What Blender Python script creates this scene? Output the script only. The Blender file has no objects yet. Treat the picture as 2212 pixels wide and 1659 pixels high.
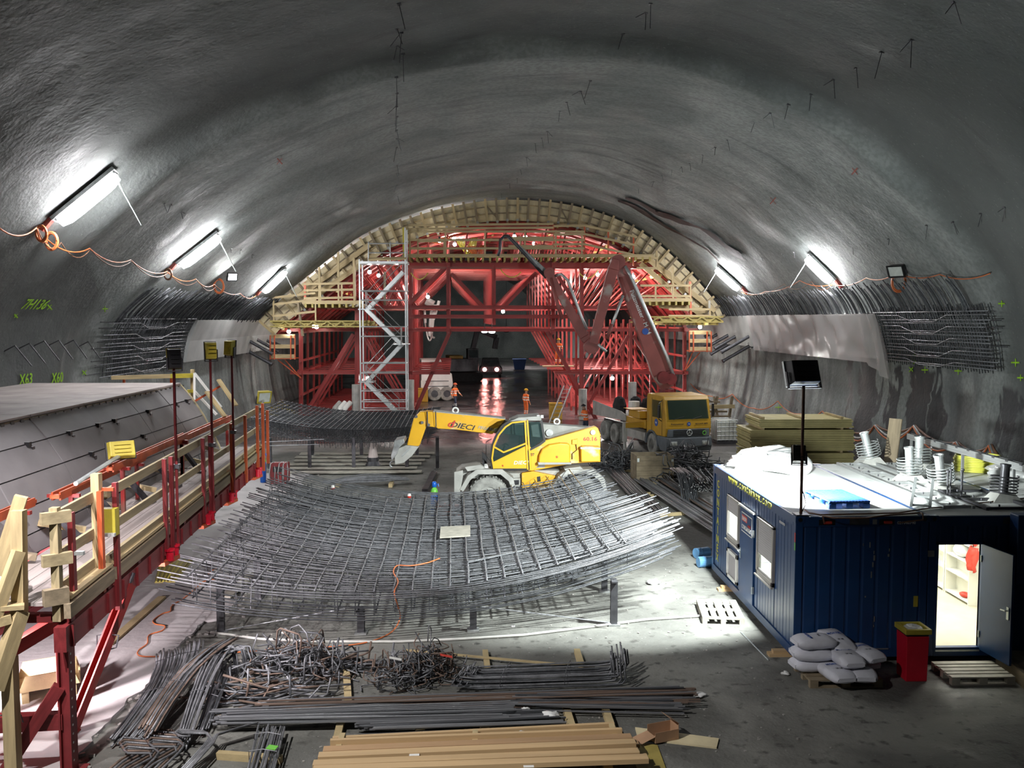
import bpy, math, random
from mathutils import Vector, Matrix, noise
R = random.Random(7)
sc = bpy.context.scene
COL = sc.collection
pi = math.pi
# ------------------------------------------------------------------ camera
FPX, PITCH, YAW, HC = 2000.0, 0.07, 0.0296, 6.27
cam_d = bpy.data.cameras.new('camera'); cam = bpy.data.objects.new('camera', cam_d); COL.objects.link(cam)
cam_d.sensor_width = 36; cam_d.lens = 36*FPX/2212; cam_d.clip_start = .1; cam_d.clip_end = 400
cam.location = (0, 0, HC); cam.rotation_euler = (pi/2-PITCH, 0, -YAW)
sc.camera = cam
# ------------------------------------------------------------------ world, exposure
w = bpy.data.worlds.new('world'); sc.world = w; w.use_nodes = True
w.node_tree.nodes['Background'].inputs[0].default_value = (.55, .62, .7, 1)
w.node_tree.nodes['Background'].inputs[1].default_value = .012
vs = sc.view_settings
sc.display_settings.display_device = 'sRGB'
vs.view_transform = 'Standard'; vs.look = 'None'; vs.gamma = 1; vs.exposure = 1.35; vs.use_curve_mapping = False
sc.cycles.use_denoising = True; sc.cycles.use_adaptive_sampling = True; sc.cycles.adaptive_threshold = .035
sc.cycles.max_bounces = 6; sc.cycles.diffuse_bounces = 3; sc.cycles.glossy_bounces = 3; sc.cycles.transmission_bounces = 5
sc.cycles.sample_clamp_indirect = 6
E_TUBE, E_BULB = 62.0, 30.0
ORD = ['first', 'second', 'third', 'fourth', 'fifth', 'sixth', 'seventh', 'eighth', 'ninth', 'tenth', 'eleventh', 'twelfth', 'thirteenth', 'fourteenth', 'fifteenth', 'sixteenth']

def spot(name, loc, tgt, power, ang, blend=.4, col=(1, 1, 1), r=.12):
    d = bpy.data.lights.new(name, 'SPOT'); d.energy = power; d.spot_size = math.radians(ang); d.spot_blend = blend
    d.color = col; d.shadow_soft_size = r
    o = bpy.data.objects.new(name, d); COL.objects.link(o); o.location = loc
    o.rotation_euler = (Vector(tgt)-Vector(loc)).to_track_quat('-Z', 'Y').to_euler()
    o['kind'] = 'helper'
    return o
def point(name, loc, power, col=(1, 1, 1), r=.15):
    d = bpy.data.lights.new(name, 'POINT'); d.energy = power; d.color = col; d.shadow_soft_size = r
    o = bpy.data.objects.new(name, d); COL.objects.link(o); o.location = loc; o['kind'] = 'helper'
    return o
# site floodlights and one added slab fill (overhead left lamps are unseen, without housings)
spot('flood_mast_upper', (5.66, 17.05, 5.3), (2.6, 22.3, 0), 3700, 88, .5, (.93, 1, .98))
spot('flood_mast_lower', (5.78, 16.95, 3.75), (7.4, 20.5, 2.71), 1300, 130, .6, (.93, 1, .98))
spot('flood_left_low', (-7.75, 13.1, 1.72), (-6.2, 18.6, 0), 950, 110, .7, (1, .88, .92))
spot('flood_left_high', (-7.6, 9.0, 9.8), (-6.4, 15.5, 2.3), 1900, 46, .6, (1, .92, .95))
spot('flood_left_wide', (-6.4, 6.5, 10.2), (-2.0, 14.5, 0), 2500, 66, .9, (1, .97, .95))
0 and spot('flood_right_truck', (14.0, 30.0, 8.5), (5.0, 36.0, 0), 1500, 100, .8, (.92, 1, .98))
spot('slab_fill', (-2.6, 9.5, 10.3), (-6.7, 18.0, 0), 1400, 40, .7, (1, .92, .95))  # added fill that evens out the slab, no lamp hangs here
spot('flood_platform', (-6.5, 24.5, 5.5), (-13.5, 33.0, 4.6), 80, 120, .9, (1, .96, .96))

# ------------------------------------------------------------------ pixel rays of the photo turned into places in the tunnel
_cp, _sp, _cy, _sy = math.cos(PITCH), math.sin(PITCH), math.cos(YAW), math.sin(YAW)
def ray(px, py):
    u = (px-1106)/FPX; v = -(py-829.5)/FPX
    yr = _cp+v*_sp; z = v*_cp-_sp
    return Vector((_cy*u+_sy*yr, -_sy*u+_cy*yr, z))
EYE = Vector((0, 0, HC))
def at(px, py, Y): d = ray(px, py); return EYE+d*(Y/d.y)
def g(px, py, z=0.0): d = ray(px, py); return EYE+d*((z-HC)/d.z)

# ------------------------------------------------------------------ mesh helpers
WM = {}
def thing(name, label, cat, loc=(0, 0, 0), rz=0.0, group=None, kind=None):
    o = bpy.data.objects.new(name, None); COL.objects.link(o)
    o.location = loc; o.rotation_euler = (0, 0, rz); o.empty_display_size = .2
    WM[o] = Matrix.Translation(Vector(loc)) @ Matrix.Rotation(rz, 4, 'Z')
    tag(o, label, cat, group, kind); return o
def tag(o, label=None, cat=None, group=None, kind=None):
    if label: o['label'] = label
    if cat: o['category'] = cat
    if group: o['group'] = group
    if kind: o['kind'] = kind
    return o
def addmesh(name, me, m, parent=None, M=None, kind=None):
    o = bpy.data.objects.new(name, me); COL.objects.link(o)
    if m is not None and not me.materials: me.materials.append(m)
    if parent is not None: o.parent = parent
    M = M or Matrix()
    o.matrix_local = M
    WM[o] = (WM[parent] @ M) if parent is not None else M.copy()
    if kind: o['kind'] = kind
    return o
def inst(src, parent, M): return addmesh(src.name.split('.')[0], src.data, None, parent, M)
def T(x, y, z): return Matrix.Translation((x, y, z))
def Rz(a): return Matrix.Rotation(a, 4, 'Z')
def frame(d, up=(0, 0, 1)):
    d = Vector(d).normalized(); up = Vector(up)
    s = d.cross(up)
    if s.length < 1e-4: s = d.cross(Vector((0, 1, 0)))
    s.normalize(); u = s.cross(d); return d, s, u
class MB:
    def __init__(self): self.v = []; self.f = []; self.mi = []; self.cur = 0
    def _f(self, *idx): self.f.append(idx); self.mi.append(self.cur)
    def hexa(self, P):
        n = len(self.v); self.v += [tuple(p) for p in P]
        for q in ((0, 3, 2, 1), (4, 5, 6, 7), (0, 1, 5, 4), (1, 2, 6, 5), (2, 3, 7, 6), (3, 0, 4, 7)): self._f(*[n+i for i in q])
        return self
    def box(self, x0, x1, y0, y1, z0, z1, M=None):
        P = [Vector(p) for p in ((x0, y0, z0), (x1, y0, z0), (x1, y1, z0), (x0, y1, z0), (x0, y0, z1), (x1, y0, z1), (x1, y1, z1), (x0, y1, z1))]
        return self.hexa([M @ p for p in P] if M else P)
    def bar(self, a, b, wd, h, up=(0, 0, 1)):
        a = Vector(a); b = Vector(b); d, s, u = frame(b-a, up); s = s*wd/2; u = u*h/2
        return self.hexa([a-s-u, a+s-u, b+s-u, b-s-u, a-s+u, a+s+u, b+s+u, b-s+u])
    def prism(self, poly, off, M=None):
        """poly: list of 3D points (planar), off: extrusion vector"""
        off = Vector(off); A = [Vector(p) for p in poly]; B = [p+off for p in A]
        nn = Vector((0, 0, 0))
        for i in range(len(A)): nn += A[i].cross(A[(i+1) % len(A)])
        if nn.dot(off) > 0: A.reverse(); B.reverse()
        if M: A = [M @ p for p in A]; B = [M @ p for p in B]
        n = len(self.v); k = len(A); self.v += [tuple(p) for p in A+B]
        self._f(*range(n, n+k)); self._f(*range(n+2*k-1, n+k-1, -1))
        for i in range(k): j = (i+1) % k; self._f(n+j, n+i, n+k+i, n+k+j)
        return self
    def tube(self, pts, r, n=5, cap=True, closed=False):
        pts = [Vector(p) for p in pts]; m = len(pts); base = len(self.v)
        t0 = (pts[1]-pts[0]).normalized(); _, s, u = frame(t0)
        pt = t0
        for i, p in enumerate(pts):
            if closed: t = pts[(i+1) % m]-pts[i-1]
            else: t = pts[min(i+1, m-1)]-pts[max(i-1, 0)]
            t = t.normalized() if t.length > 1e-9 else pt
            q = pt.rotation_difference(t); s = q @ s; u = q @ u; pt = t
            rr = r[i] if isinstance(r, (list, tuple)) else r
            for k in range(n):
                a = 2*pi*k/n; self.v.append(tuple(p+s*(rr*math.cos(a))+u*(rr*math.sin(a))))
        for i in range(m if closed else m-1):
            i2 = (i+1) % m
            for k in range(n):
                k2 = (k+1) % n
                self._f(base+i*n+k, base+i*n+k2, base+i2*n+k2, base+i2*n+k)
        if cap and not closed:
            self._f(*[base+n-1-k for k in range(n)]); self._f(*[base+(m-1)*n+k for k in range(n)])
        return self
    def cyl(self, a, b, r, n=12, r2=None): return self.tube([a, b], [r, r if r2 is None else r2], n)
    def lathe(self, prof, M=None, n=20):
        """prof: (radius, height) along local z"""
        base = len(self.v); M = M or Matrix()
        for r, h in prof:
            for k in range(n):
                a = 2*pi*k/n; self.v.append(tuple(M @ Vector((r*math.cos(a), r*math.sin(a), h))))
        for i in range(len(prof)-1):
            for k in range(n):
                k2 = (k+1) % n; self._f(base+i*n+k, base+i*n+k2, base+(i+1)*n+k2, base+(i+1)*n+k)
        self._f(*[base+n-1-k for k in range(n)]); self._f(*[base+(len(prof)-1)*n+k for k in range(n)])
        return self
    def grid(self, P):
        """P: rows of points; open sheet"""
        base = len(self.v); nr, nc = len(P), len(P[0])
        for row in P: self.v += [tuple(p) for p in row]
        for i in range(nr-1):
            for j in range(nc-1):
                a = base+i*nc+j; self._f(a, a+1, a+nc+1, a+nc)
        return self
    def build(self, name, m, parent=None, world=False, smooth=False, bevel=0, kind=None, solid=0, M=None, seg=2):
        me = bpy.data.meshes.new(name)
        V = self.v
        if world and parent is not None:
            I = WM[parent].inverted(); V = [tuple(I @ Vector(p)) for p in V]
        me.from_pydata(V, [], self.f)
        ms = m if isinstance(m, (list, tuple)) else [m]
        for x in ms: me.materials.append(x)
        if len(ms) > 1: me.polygons.foreach_set('material_index', self.mi)
        if smooth: me.polygons.foreach_set('use_smooth', [True]*len(me.polygons))
        me.update()
        o = addmesh(name, me, None, parent, M, kind)
        if solid:
            s = o.modifiers.new('solid', 'SOLIDIFY'); s.thickness = solid; s.offset = 0
        if bevel:
            b = o.modifiers.new('bevel', 'BEVEL'); b.width = bevel; b.segments = seg; b.limit_method = 'ANGLE'; b.angle_limit = .6
            try: b.harden_normals = False
            except Exception: pass
        return o
def barM(a, b, r1, r2=None):
    """matrix carrying a unit bar along z onto a..b"""
    a = Vector(a); b = Vector(b); d, s, u = frame(b-a); L = (b-a).length
    M = Matrix(((s.x*r1, u.x*(r2 or r1), d.x*L, a.x), (s.y*r1, u.y*(r2 or r1), d.y*L, a.y), (s.z*r1, u.z*(r2 or r1), d.z*L, a.z), (0, 0, 0, 1)))
    return M
_unit = {}
def rod(name, a, b, r, m, parent, n=6, world=False):
    k = (n, m.name)
    if k not in _unit:
        q = MB().cyl((0, 0, 0), (0, 0, 1), 1.0, n); me = bpy.data.meshes.new('rod'); me.from_pydata(q.v, [], q.f); me.materials.append(m); _unit[k] = me
    M = barM(a, b, r)
    if world and parent is not None: M = WM[parent].inverted() @ M
    o = bpy.data.objects.new(name, _unit[k]); COL.objects.link(o)
    if parent is not None: o.parent = parent
    o.matrix_local = M; WM[o] = (WM[parent] @ M) if parent is not None else M
    return o
def beam(name, a, b, wd, h, m, parent, world=False, up=None):
    """square section member a..b sharing one unit mesh"""
    k = ('sq', m.name)
    if k not in _unit:
        q = MB().box(-.5, .5, -.5, .5, 0, 1); me = bpy.data.meshes.new('beam'); me.from_pydata(q.v, [], q.f); me.materials.append(m); _unit[k] = me
    M = barM(a, b, wd, h)
    if world and parent is not None: M = WM[parent].inverted() @ M
    o = bpy.data.objects.new(name, _unit[k]); COL.objects.link(o)
    if parent is not None: o.parent = parent
    o.matrix_local = M; WM[o] = (WM[parent] @ M) if parent is not None else M
    return o
def kids(o): return [c for c in COL.objects if c.parent is o]
def dup(root, loc, rz=0.0, label=None, cmap=None):
    ch = {}
    for c in COL.objects:
        if c.parent is not None: ch.setdefault(c.parent, []).append(c)
    def rec(o, par):
        c = o.copy(); COL.objects.link(c)
        if par is not None: c.parent = par
        for k in ch.get(o, []): rec(k, c)
        return c
    r = rec(root, None); r.location = loc; r.rotation_euler = (0, 0, rz)
    WM[r] = T(*loc) @ Rz(rz)
    if label: r['label'] = label
    return r
def text(name, body, size, M, m, parent=None, extr=.003, align='CENTER', world=False, space=1.0, sx=1.0, line=1.0, shear=0, bold=.012):
    c = bpy.data.curves.new(name, 'FONT'); c.body = body; c.size = size; c.align_x = align; c.extrude = extr; c.space_character = space
    c.space_line = line; c.resolution_u = 2; c.shear = shear; c.offset = size*bold
    t = bpy.data.objects.new(name+'_src', c); COL.objects.link(t)
    dg = bpy.context.evaluated_depsgraph_get()
    me = bpy.data.meshes.new_from_object(t.evaluated_get(dg)); bpy.data.objects.remove(t)
    me.materials.clear(); me.materials.append(m); me.name = name
    if sx != 1: me.transform(Matrix.Diagonal((sx, 1, 1, 1)))
    if world and parent is not None: M = WM[parent].inverted() @ M
    return addmesh(name, me, None, parent, M)
def TM(o, right, up):
    r = Vector(right).normalized(); u = Vector(up).normalized(); n = r.cross(u); o = Vector(o)
    return Matrix(((r.x, u.x, n.x, o.x), (r.y, u.y, n.y, o.y), (r.z, u.z, n.z, o.z), (0, 0, 0, 1)))

# ------------------------------------------------------------------ materials
def mat(name, col, rough=.6, metal=0.0, var=.18, scale=3.0, bump=.0, bscale=25.0, emit=0.0, dirt=None, stretch=None, spec=.5):
    m = bpy.data.materials.new(name); m.use_nodes = True; nt = m.node_tree; N = nt.nodes; L = nt.links
    b = N['Principled BSDF']; b.inputs['Roughness'].default_value = rough; b.inputs['Metallic'].default_value = metal
    b.inputs['Specular IOR Level'].default_value = spec
    tc = N.new('ShaderNodeTexCoord'); src = tc.outputs['Object']
    if stretch:
        mp = N.new('ShaderNodeMapping'); mp.inputs['Scale'].default_value = stretch; L.new(src, mp.inputs[0]); src = mp.outputs[0]
    nz = N.new('ShaderNodeTexNoise'); nz.inputs['Scale'].default_value = scale; nz.inputs['Detail'].default_value = 5; L.new(src, nz.inputs['Vector'])
    rp = N.new('ShaderNodeValToRGB'); rp.color_ramp.elements[0].position = .3; rp.color_ramp.elements[1].position = .7
    rp.color_ramp.elements[0].color = tuple(c*(1-var) for c in col)+(1,); rp.color_ramp.elements[1].color = tuple(min(1, c*(1+var)) for c in col)+(1,)
    L.new(nz.outputs[0], rp.inputs[0]); out = rp.outputs[0]
    if dirt:
        dc, lo, ds = dirt
        n2 = N.new('ShaderNodeTexNoise'); n2.inputs['Scale'].default_value = ds; n2.inputs['Detail'].default_value = 6; L.new(tc.outputs['Object'], n2.inputs['Vector'])
        r2 = N.new('ShaderNodeValToRGB'); r2.color_ramp.elements[0].position = lo; r2.color_ramp.elements[1].position = lo+.12; L.new(n2.outputs[0], r2.inputs[0])
        mx = N.new('ShaderNodeMix'); mx.data_type = 'RGBA'; L.new(r2.outputs[0], mx.inputs[0]); L.new(out, mx.inputs[6]); mx.inputs[7].default_value = dc+(1,); out = mx.outputs[2]
    L.new(out, b.inputs['Base Color'])
    if bump:
        n3 = N.new('ShaderNodeTexNoise'); n3.inputs['Scale'].default_value = bscale; n3.inputs['Detail'].default_value = 4; L.new(src, n3.inputs['Vector'])
        bp = N.new('ShaderNodeBump'); bp.inputs['Strength'].default_value = bump; bp.inputs['Distance'].default_value = .03; L.new(n3.outputs[0], bp.inputs['Height']); L.new(bp.outputs[0], b.inputs['Normal'])
    if emit:
        b.inputs['Emission Color'].default_value = tuple(col)+(1,); b.inputs['Emission Strength'].default_value = emit
    return m
def glassmat(name, col, rough=.05, alpha_mix=.35):
    m = bpy.data.materials.new(name); m.use_nodes = True; nt = m.node_tree; N = nt.nodes; L = nt.links
    b = N['Principled BSDF']; b.inputs['Base Color'].default_value = col+(1,); b.inputs['Roughness'].default_value = rough; b.inputs['IOR'].default_value = 1.45
    t = N.new('ShaderNodeBsdfTransparent'); t.inputs[0].default_value = tuple(min(1, .6+.4*c/max(col)) for c in col)+(1,)
    mx = N.new('ShaderNodeMixShader'); mx.inputs[0].default_value = 1-alpha_mix
    L.new(t.outputs[0], mx.inputs[2]); L.new(b.outputs[0], mx.inputs[1]); L.new(mx.outputs[0], N['Material Output'].inputs[0])
    return m
mBAR = mat('rebar_steel', (.20, .205, .22), .45, .45, .35, 6, .3, 60)
mBARL = mat('rebar_steel_bright', (.30, .31, .33), .38, .6, .3, 6, .3, 60)
mBARR = mat('rebar_rusty', (.17, .12, .095), .6, .3, .35, 6, .3, 60)
mBARD = mat('rebar_dark', (.095, .10, .11), .4, .5, .35, 6, .3, 60)
mRED = mat('red_steel_paint', (.27, .024, .022), .45, .05, .3, 1.5, .1, 20, dirt=((.20, .085, .065), .54, 1.3))
mREDD = mat('dark_red_steel_paint', (.20, .025, .028), .5, .1, .3, 2, .1, 20)
mORA = mat('orange_red_paint', (.52, .10, .035), .5, .1, .25, 3)
mTIM = mat('pine_timber', (.47, .37, .20), .7, 0, .22, 2.2, .15, 30, stretch=(1, 1, 1))
mTIMD = mat('weathered_timber', (.25, .20, .13), .75, 0, .3, 3, .2, 30)
mTIMY = mat('yellow_formwork_beam', (.36, .29, .08), .6, 0, .25, 3)
mPLY = mat('formwork_plywood', (.66, .57, .36), .65, 0, .2, 1.5, .05, 20, dirt=((.40, .36, .26), .56, 2.2))
mTIML = mat('fresh_planed_timber', (.52, .36, .19), .65, 0, .18, 1.2, .1, 40, stretch=(.15, 3, 3))
mYEL = mat('machine_yellow', (.78, .42, .02), .4, 0, .08, 2, dirt=((.62, .55, .42), .60, 1.7))
mYELC = mat('machine_yellow_clean', (.80, .43, .02), .35, 0, .06, 2)
mDUST = mat('dusty_grey_paint', (.40, .40, .375), .75, 0, .22, 2.5, .1, 20, dirt=((.34, .34, .32), .58, 3))
mOCH = mat('truck_ochre_paint', (.55, .31, .03), .42, 0, .12, 2, dirt=((.36, .27, .12), .62, 2.5))
mGRYP = mat('grey_plastic', (.13, .15, .17), .6, 0, .15, 4)
mBLK = mat('black_plastic', (.012, .012, .014), .45, 0, .2, 5)
mRUB = mat('black_rubber', (.03, .03, .032), .8, 0, .3, 6, .2, 30)
mTYRD = mat('dust_covered_tyre', (.30, .30, .28), .85, 0, .3, 5, .3, 30)
mGAL = mat('galvanised_steel', (.62, .66, .66), .4, .7, .15, 6)
mGALD = mat('dull_galvanised_steel', (.34, .35, .35), .5, .6, .25, 6)
mSTL = mat('dark_steel_profile', (.10, .10, .11), .45, .6, .3, 5)
mBLUE = mat('container_blue_paint', (.010, .048, .155), .38, 0, .10, 2)
mWHT = mat('white_roof_coating', (.78, .80, .78), .6, 0, .08, 1.2, dirt=((.55, .58, .55), .62, 1.3))
mWHP = mat('white_paint', (.80, .80, .77), .5, 0, .05, 3)
mBLIND = mat('grey_roller_blind', (.40, .385, .40), .6, 0, .04, 3, stretch=(1, 1, 30))
mFRM = mat('beige_window_frame', (.36, .34, .32), .5, 0, .06, 3)
mYTX = mat('yellow_lettering', (.62, .60, .06), .5, 0, .05)
mRTX = mat('red_lettering', (.62, .05, .03), .5, 0, .05)
mKTX = mat('dark_lettering', (.03, .03, .035), .5, 0, .05)
mWTX = mat('white_lettering', (.75, .75, .75), .5, 0, .05)
mBTX = mat('blue_sign', (.03, .10, .42), .5, 0, .05)
mREDB = mat('bright_red_paint', (.62, .008, .03), .45, 0, .08, 3)
mYRIM = mat('yellow_rim', (.50, .42, .05), .5, 0, .15, 4)
mBAG = mat('white_paper_bag', (.66, .67, .74), .75, 0, .08, 4, .3, 8)
mGCB = mat('gas_bottle_blue', (.01, .12, .55), .35, 0, .08)
mGCG = mat('gas_bottle_green', (.16, .55, .06), .4, 0, .08)
mPALB = mat('blue_plastic', (.02, .09, .34), .45, 0, .1)
mPALW = mat('pale_pallet_wood', (.42, .40, .34), .75, 0, .2, 5, .1, 30)
mCRD = mat('cardboard', (.40, .24, .14), .8, 0, .15, 3)
mORC = mat('orange_cable_sheath', (.60, .16, .05), .5, 0, .1)
mBRC = mat('brown_cable_sheath', (.20, .10, .06), .55, 0, .15)
mYHO = mat('yellow_hose', (.62, .62, .10), .45, 0, .1)
mHIV = mat('hivis_orange', (.90, .18, .03), .7, 0, .08)
mREF = mat('reflective_band', (.8, .82, .8), .4, 0, .05)
mSKN = mat('skin', (.45, .26, .18), .6, 0, .06)
mNAVY = mat('dark_trousers', (.03, .04, .07), .8, 0, .1)
mGREENP = mat('survey_paint_green', (.28, .55, .02), .8, 0, .25, 9)
mREDP = mat('survey_paint_red', (.30, .09, .07), .8, 0, .25, 9)
mMEM = mat('dark_membrane', (.030, .013, .013), .75, 0, .25, 3, .2, 6)
mFORMP = mat('grey_form_panel', (.26, .255, .26), .55, 0, .16, 1.2, .06, 14, dirt=((.26, .25, .25), .60, 1.6))
mDECK = mat('form_deck_boards', (.33, .29, .275), .7, 0, .18, 1.4, .05, 20)
mCONC = mat('fresh_concrete', (.38, .39, .38), .75, 0, .14, 1.1, .12, 18)
mPLAST = glassmat('clear_plastic_sheet', (.62, .60, .60), .22, .45)
mWRAP = mat('wrapping_film', (.72, .73, .72), .25, 0, .1, 6, .4, 9)
mGLS = glassmat('dark_cab_glass', (.03, .05, .05), .05, .55)
mGLW = glassmat('window_glass', (.5, .55, .55), .05, .25)
mEM_T = mat('tube_light', (1, .985, 1), .5, 0, 0, emit=E_TUBE)
mEM_B = mat('bulb_light', (1, .97, .92), .5, 0, 0, emit=E_BULB)
mEM_B3 = mat('bright_bulb_light', (1, .97, .92), .5, 0, 0, emit=700)
mEM_S = mat('interior_strip_light', (1, 1, .93), .5, 0, 0, emit=3.6)
mEM_S2 = mat('office_strip_light', (1, 1, 1), .5, 0, 0, emit=11)
mEM_R = mat('tail_light', (1, .34, .30), .5, 0, 0, emit=48)
mEM_H = mat('work_light_far', (1, 1, .97), .5, 0, 0, emit=170)
mEM_O = mat('warning_light', (1, .2, .02), .5, 0, 0, emit=8)
mLENS = mat('lamp_glass', (.62, .66, .62), .15, 0, .08, 8)
mINT = mat('cabin_interior_white', (.78, .78, .70), .6, 0, .04)
mLINO = mat('cabin_floor', (.55, .52, .40), .5, 0, .08, 3)
# ================================================================== SETTING: the tunnel
from bisect import bisect_left
PROF = [(-14.3, -.6), (-14.75, 1), (-15.0, 2.6), (-15.05, 4.2), (-14.6, 6.0), (-13.4, 7.4), (-11.6, 8.95), (-8.7, 11.15), (-4.6, 12.95), (-1.4, 13.75), (1.4, 14.0),
        (5.7, 13.7), (9.85, 12.1), (12.6, 10.0), (14.45, 8.25), (15.4, 6.9), (15.9, 5.2), (16.0, 3.4), (15.75, 1.5), (15.3, -.6)]
CXC, CZC = .6, 4.0
def crv(Y): return .3-.0004*max(0.0, Y-30)**2
def _cr(p, i, t):
    a, b, c, d = (Vector(p[max(0, min(len(p)-1, i+k))]) for k in (-1, 0, 1, 2))
    return .5*((2*b)+(c-a)*t+(2*a-5*b+4*c-d)*t*t+(3*b-a-3*c+d)*t**3)
_dense = [_cr(PROF, i, k/12) for i in range(len(PROF)-1) for k in range(12)]+[Vector(PROF[-1])]
_A = [math.atan2(p.x-CXC, p.y-CZC) for p in _dense]; _Rr = [math.hypot(p.x-CXC, p.y-CZC) for p in _dense]
A0, A1 = _A[0], _A[-1]
def rad(a):
    i = bisect_left(_A, a)
    if i <= 0: return _Rr[0]
    if i >= len(_A): return _Rr[-1]
    t = (a-_A[i-1])/(_A[i]-_A[i-1]+1e-12); return _Rr[i-1]*(1-t)+_Rr[i]*t
def disp(a, Y):
    s = max(0.0, min(1.0, (28.2+.8*noise.noise(Vector((a*1.5, 7, 0)))-Y)/.9)); s = s*s*(3-2*s)*(.42 if abs(a) < 1.15 else .42*max(0, 1-(abs(a)-1.15)/.25))
    return s+.13*noise.noise(Vector((a*2.0, Y*.25, 3.1)))+.035*noise.noise(Vector((a*7, Y*.8, 9.4)))+.018*math.sin(Y*1.05+noise.noise(Vector((a*3, Y*.1, 0)))*3)
ARCH = [(560, 692), (578, 672), (600, 652), (630, 630), (660, 607), (690, 583), (725, 556), (760, 530), (800, 505), (845, 485), (900, 466), (950, 451), (1000, 441), (1045, 434), (1090, 431), (1140, 432), (1190, 436), (1240, 444), (1285, 456), (1325, 470), (1365, 488), (1400, 510), (1435, 536), (1470, 568), (1500, 598), (1530, 632), (1552, 660), (1562, 682)]
_AA = []
for _p in ARCH:
    _q = at(*_p, 57.5); _x, _z = _q.x-CXC-crv(57.5), _q.z-CZC; _AA.append((math.atan2(_x, _z), math.hypot(_x, _z)))
def rock(a, Y):
    # the vault narrows gently until it meets the formwork arch
    r = rad(a)+disp(a, Y)
    if Y > 44 and _AA[0][0] < a < _AA[-1][0]:
        i = max(1, min(len(_AA)-1, sum(1 for q in _AA if q[0] < a))); (a0, r0), (a1, r1) = _AA[i-1], _AA[i]
        t = r0+(r1-r0)*(a-a0)/(a1-a0)+.14+.3*disp(a, Y); w_ = min(1, (Y-44)/12); w_ = w_*w_*(3-2*w_); e = min(1, (a-_AA[0][0])/.12, (_AA[-1][0]-a)/.12)
        r = r+(t-r)*w_*e
    return r
def wp(a, Y, off=0.0):
    r = rock(a, Y)-off
    return Vector((CXC+crv(Y)+r*math.sin(a), Y, CZC+r*math.cos(a)))
def wall_aY(px, py):
    d = ray(px, py); lo = 4.0
    def ins(t):
        p = EYE+d*t; x = p.x-CXC-crv(p.y); z = p.z-CZC
        return math.hypot(x, z) < rock(math.atan2(x, z), p.y)
    t = lo
    while t < 200 and ins(t): t += .4
    a, b = t-.4, t
    for _ in range(20):
        m = (a+b)/2
        if ins(m): a = m
        else: b = m
    p = EYE+d*a
    return math.atan2(p.x-CXC-crv(p.y), p.z-CZC), p.y
def wallp(px, py, off=0.0): return wp(*wall_aY(px, py), off)
def wnorm(a, Y):
    e = .02; t = wp(a+e, Y)-wp(a-e, Y); n = Vector((t.z, 0, -t.x)).normalized()
    if n.dot(Vector((CXC+crv(Y), Y, CZC))-wp(a, Y)) < 0: n = -n
    return n, t.normalized()
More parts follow.
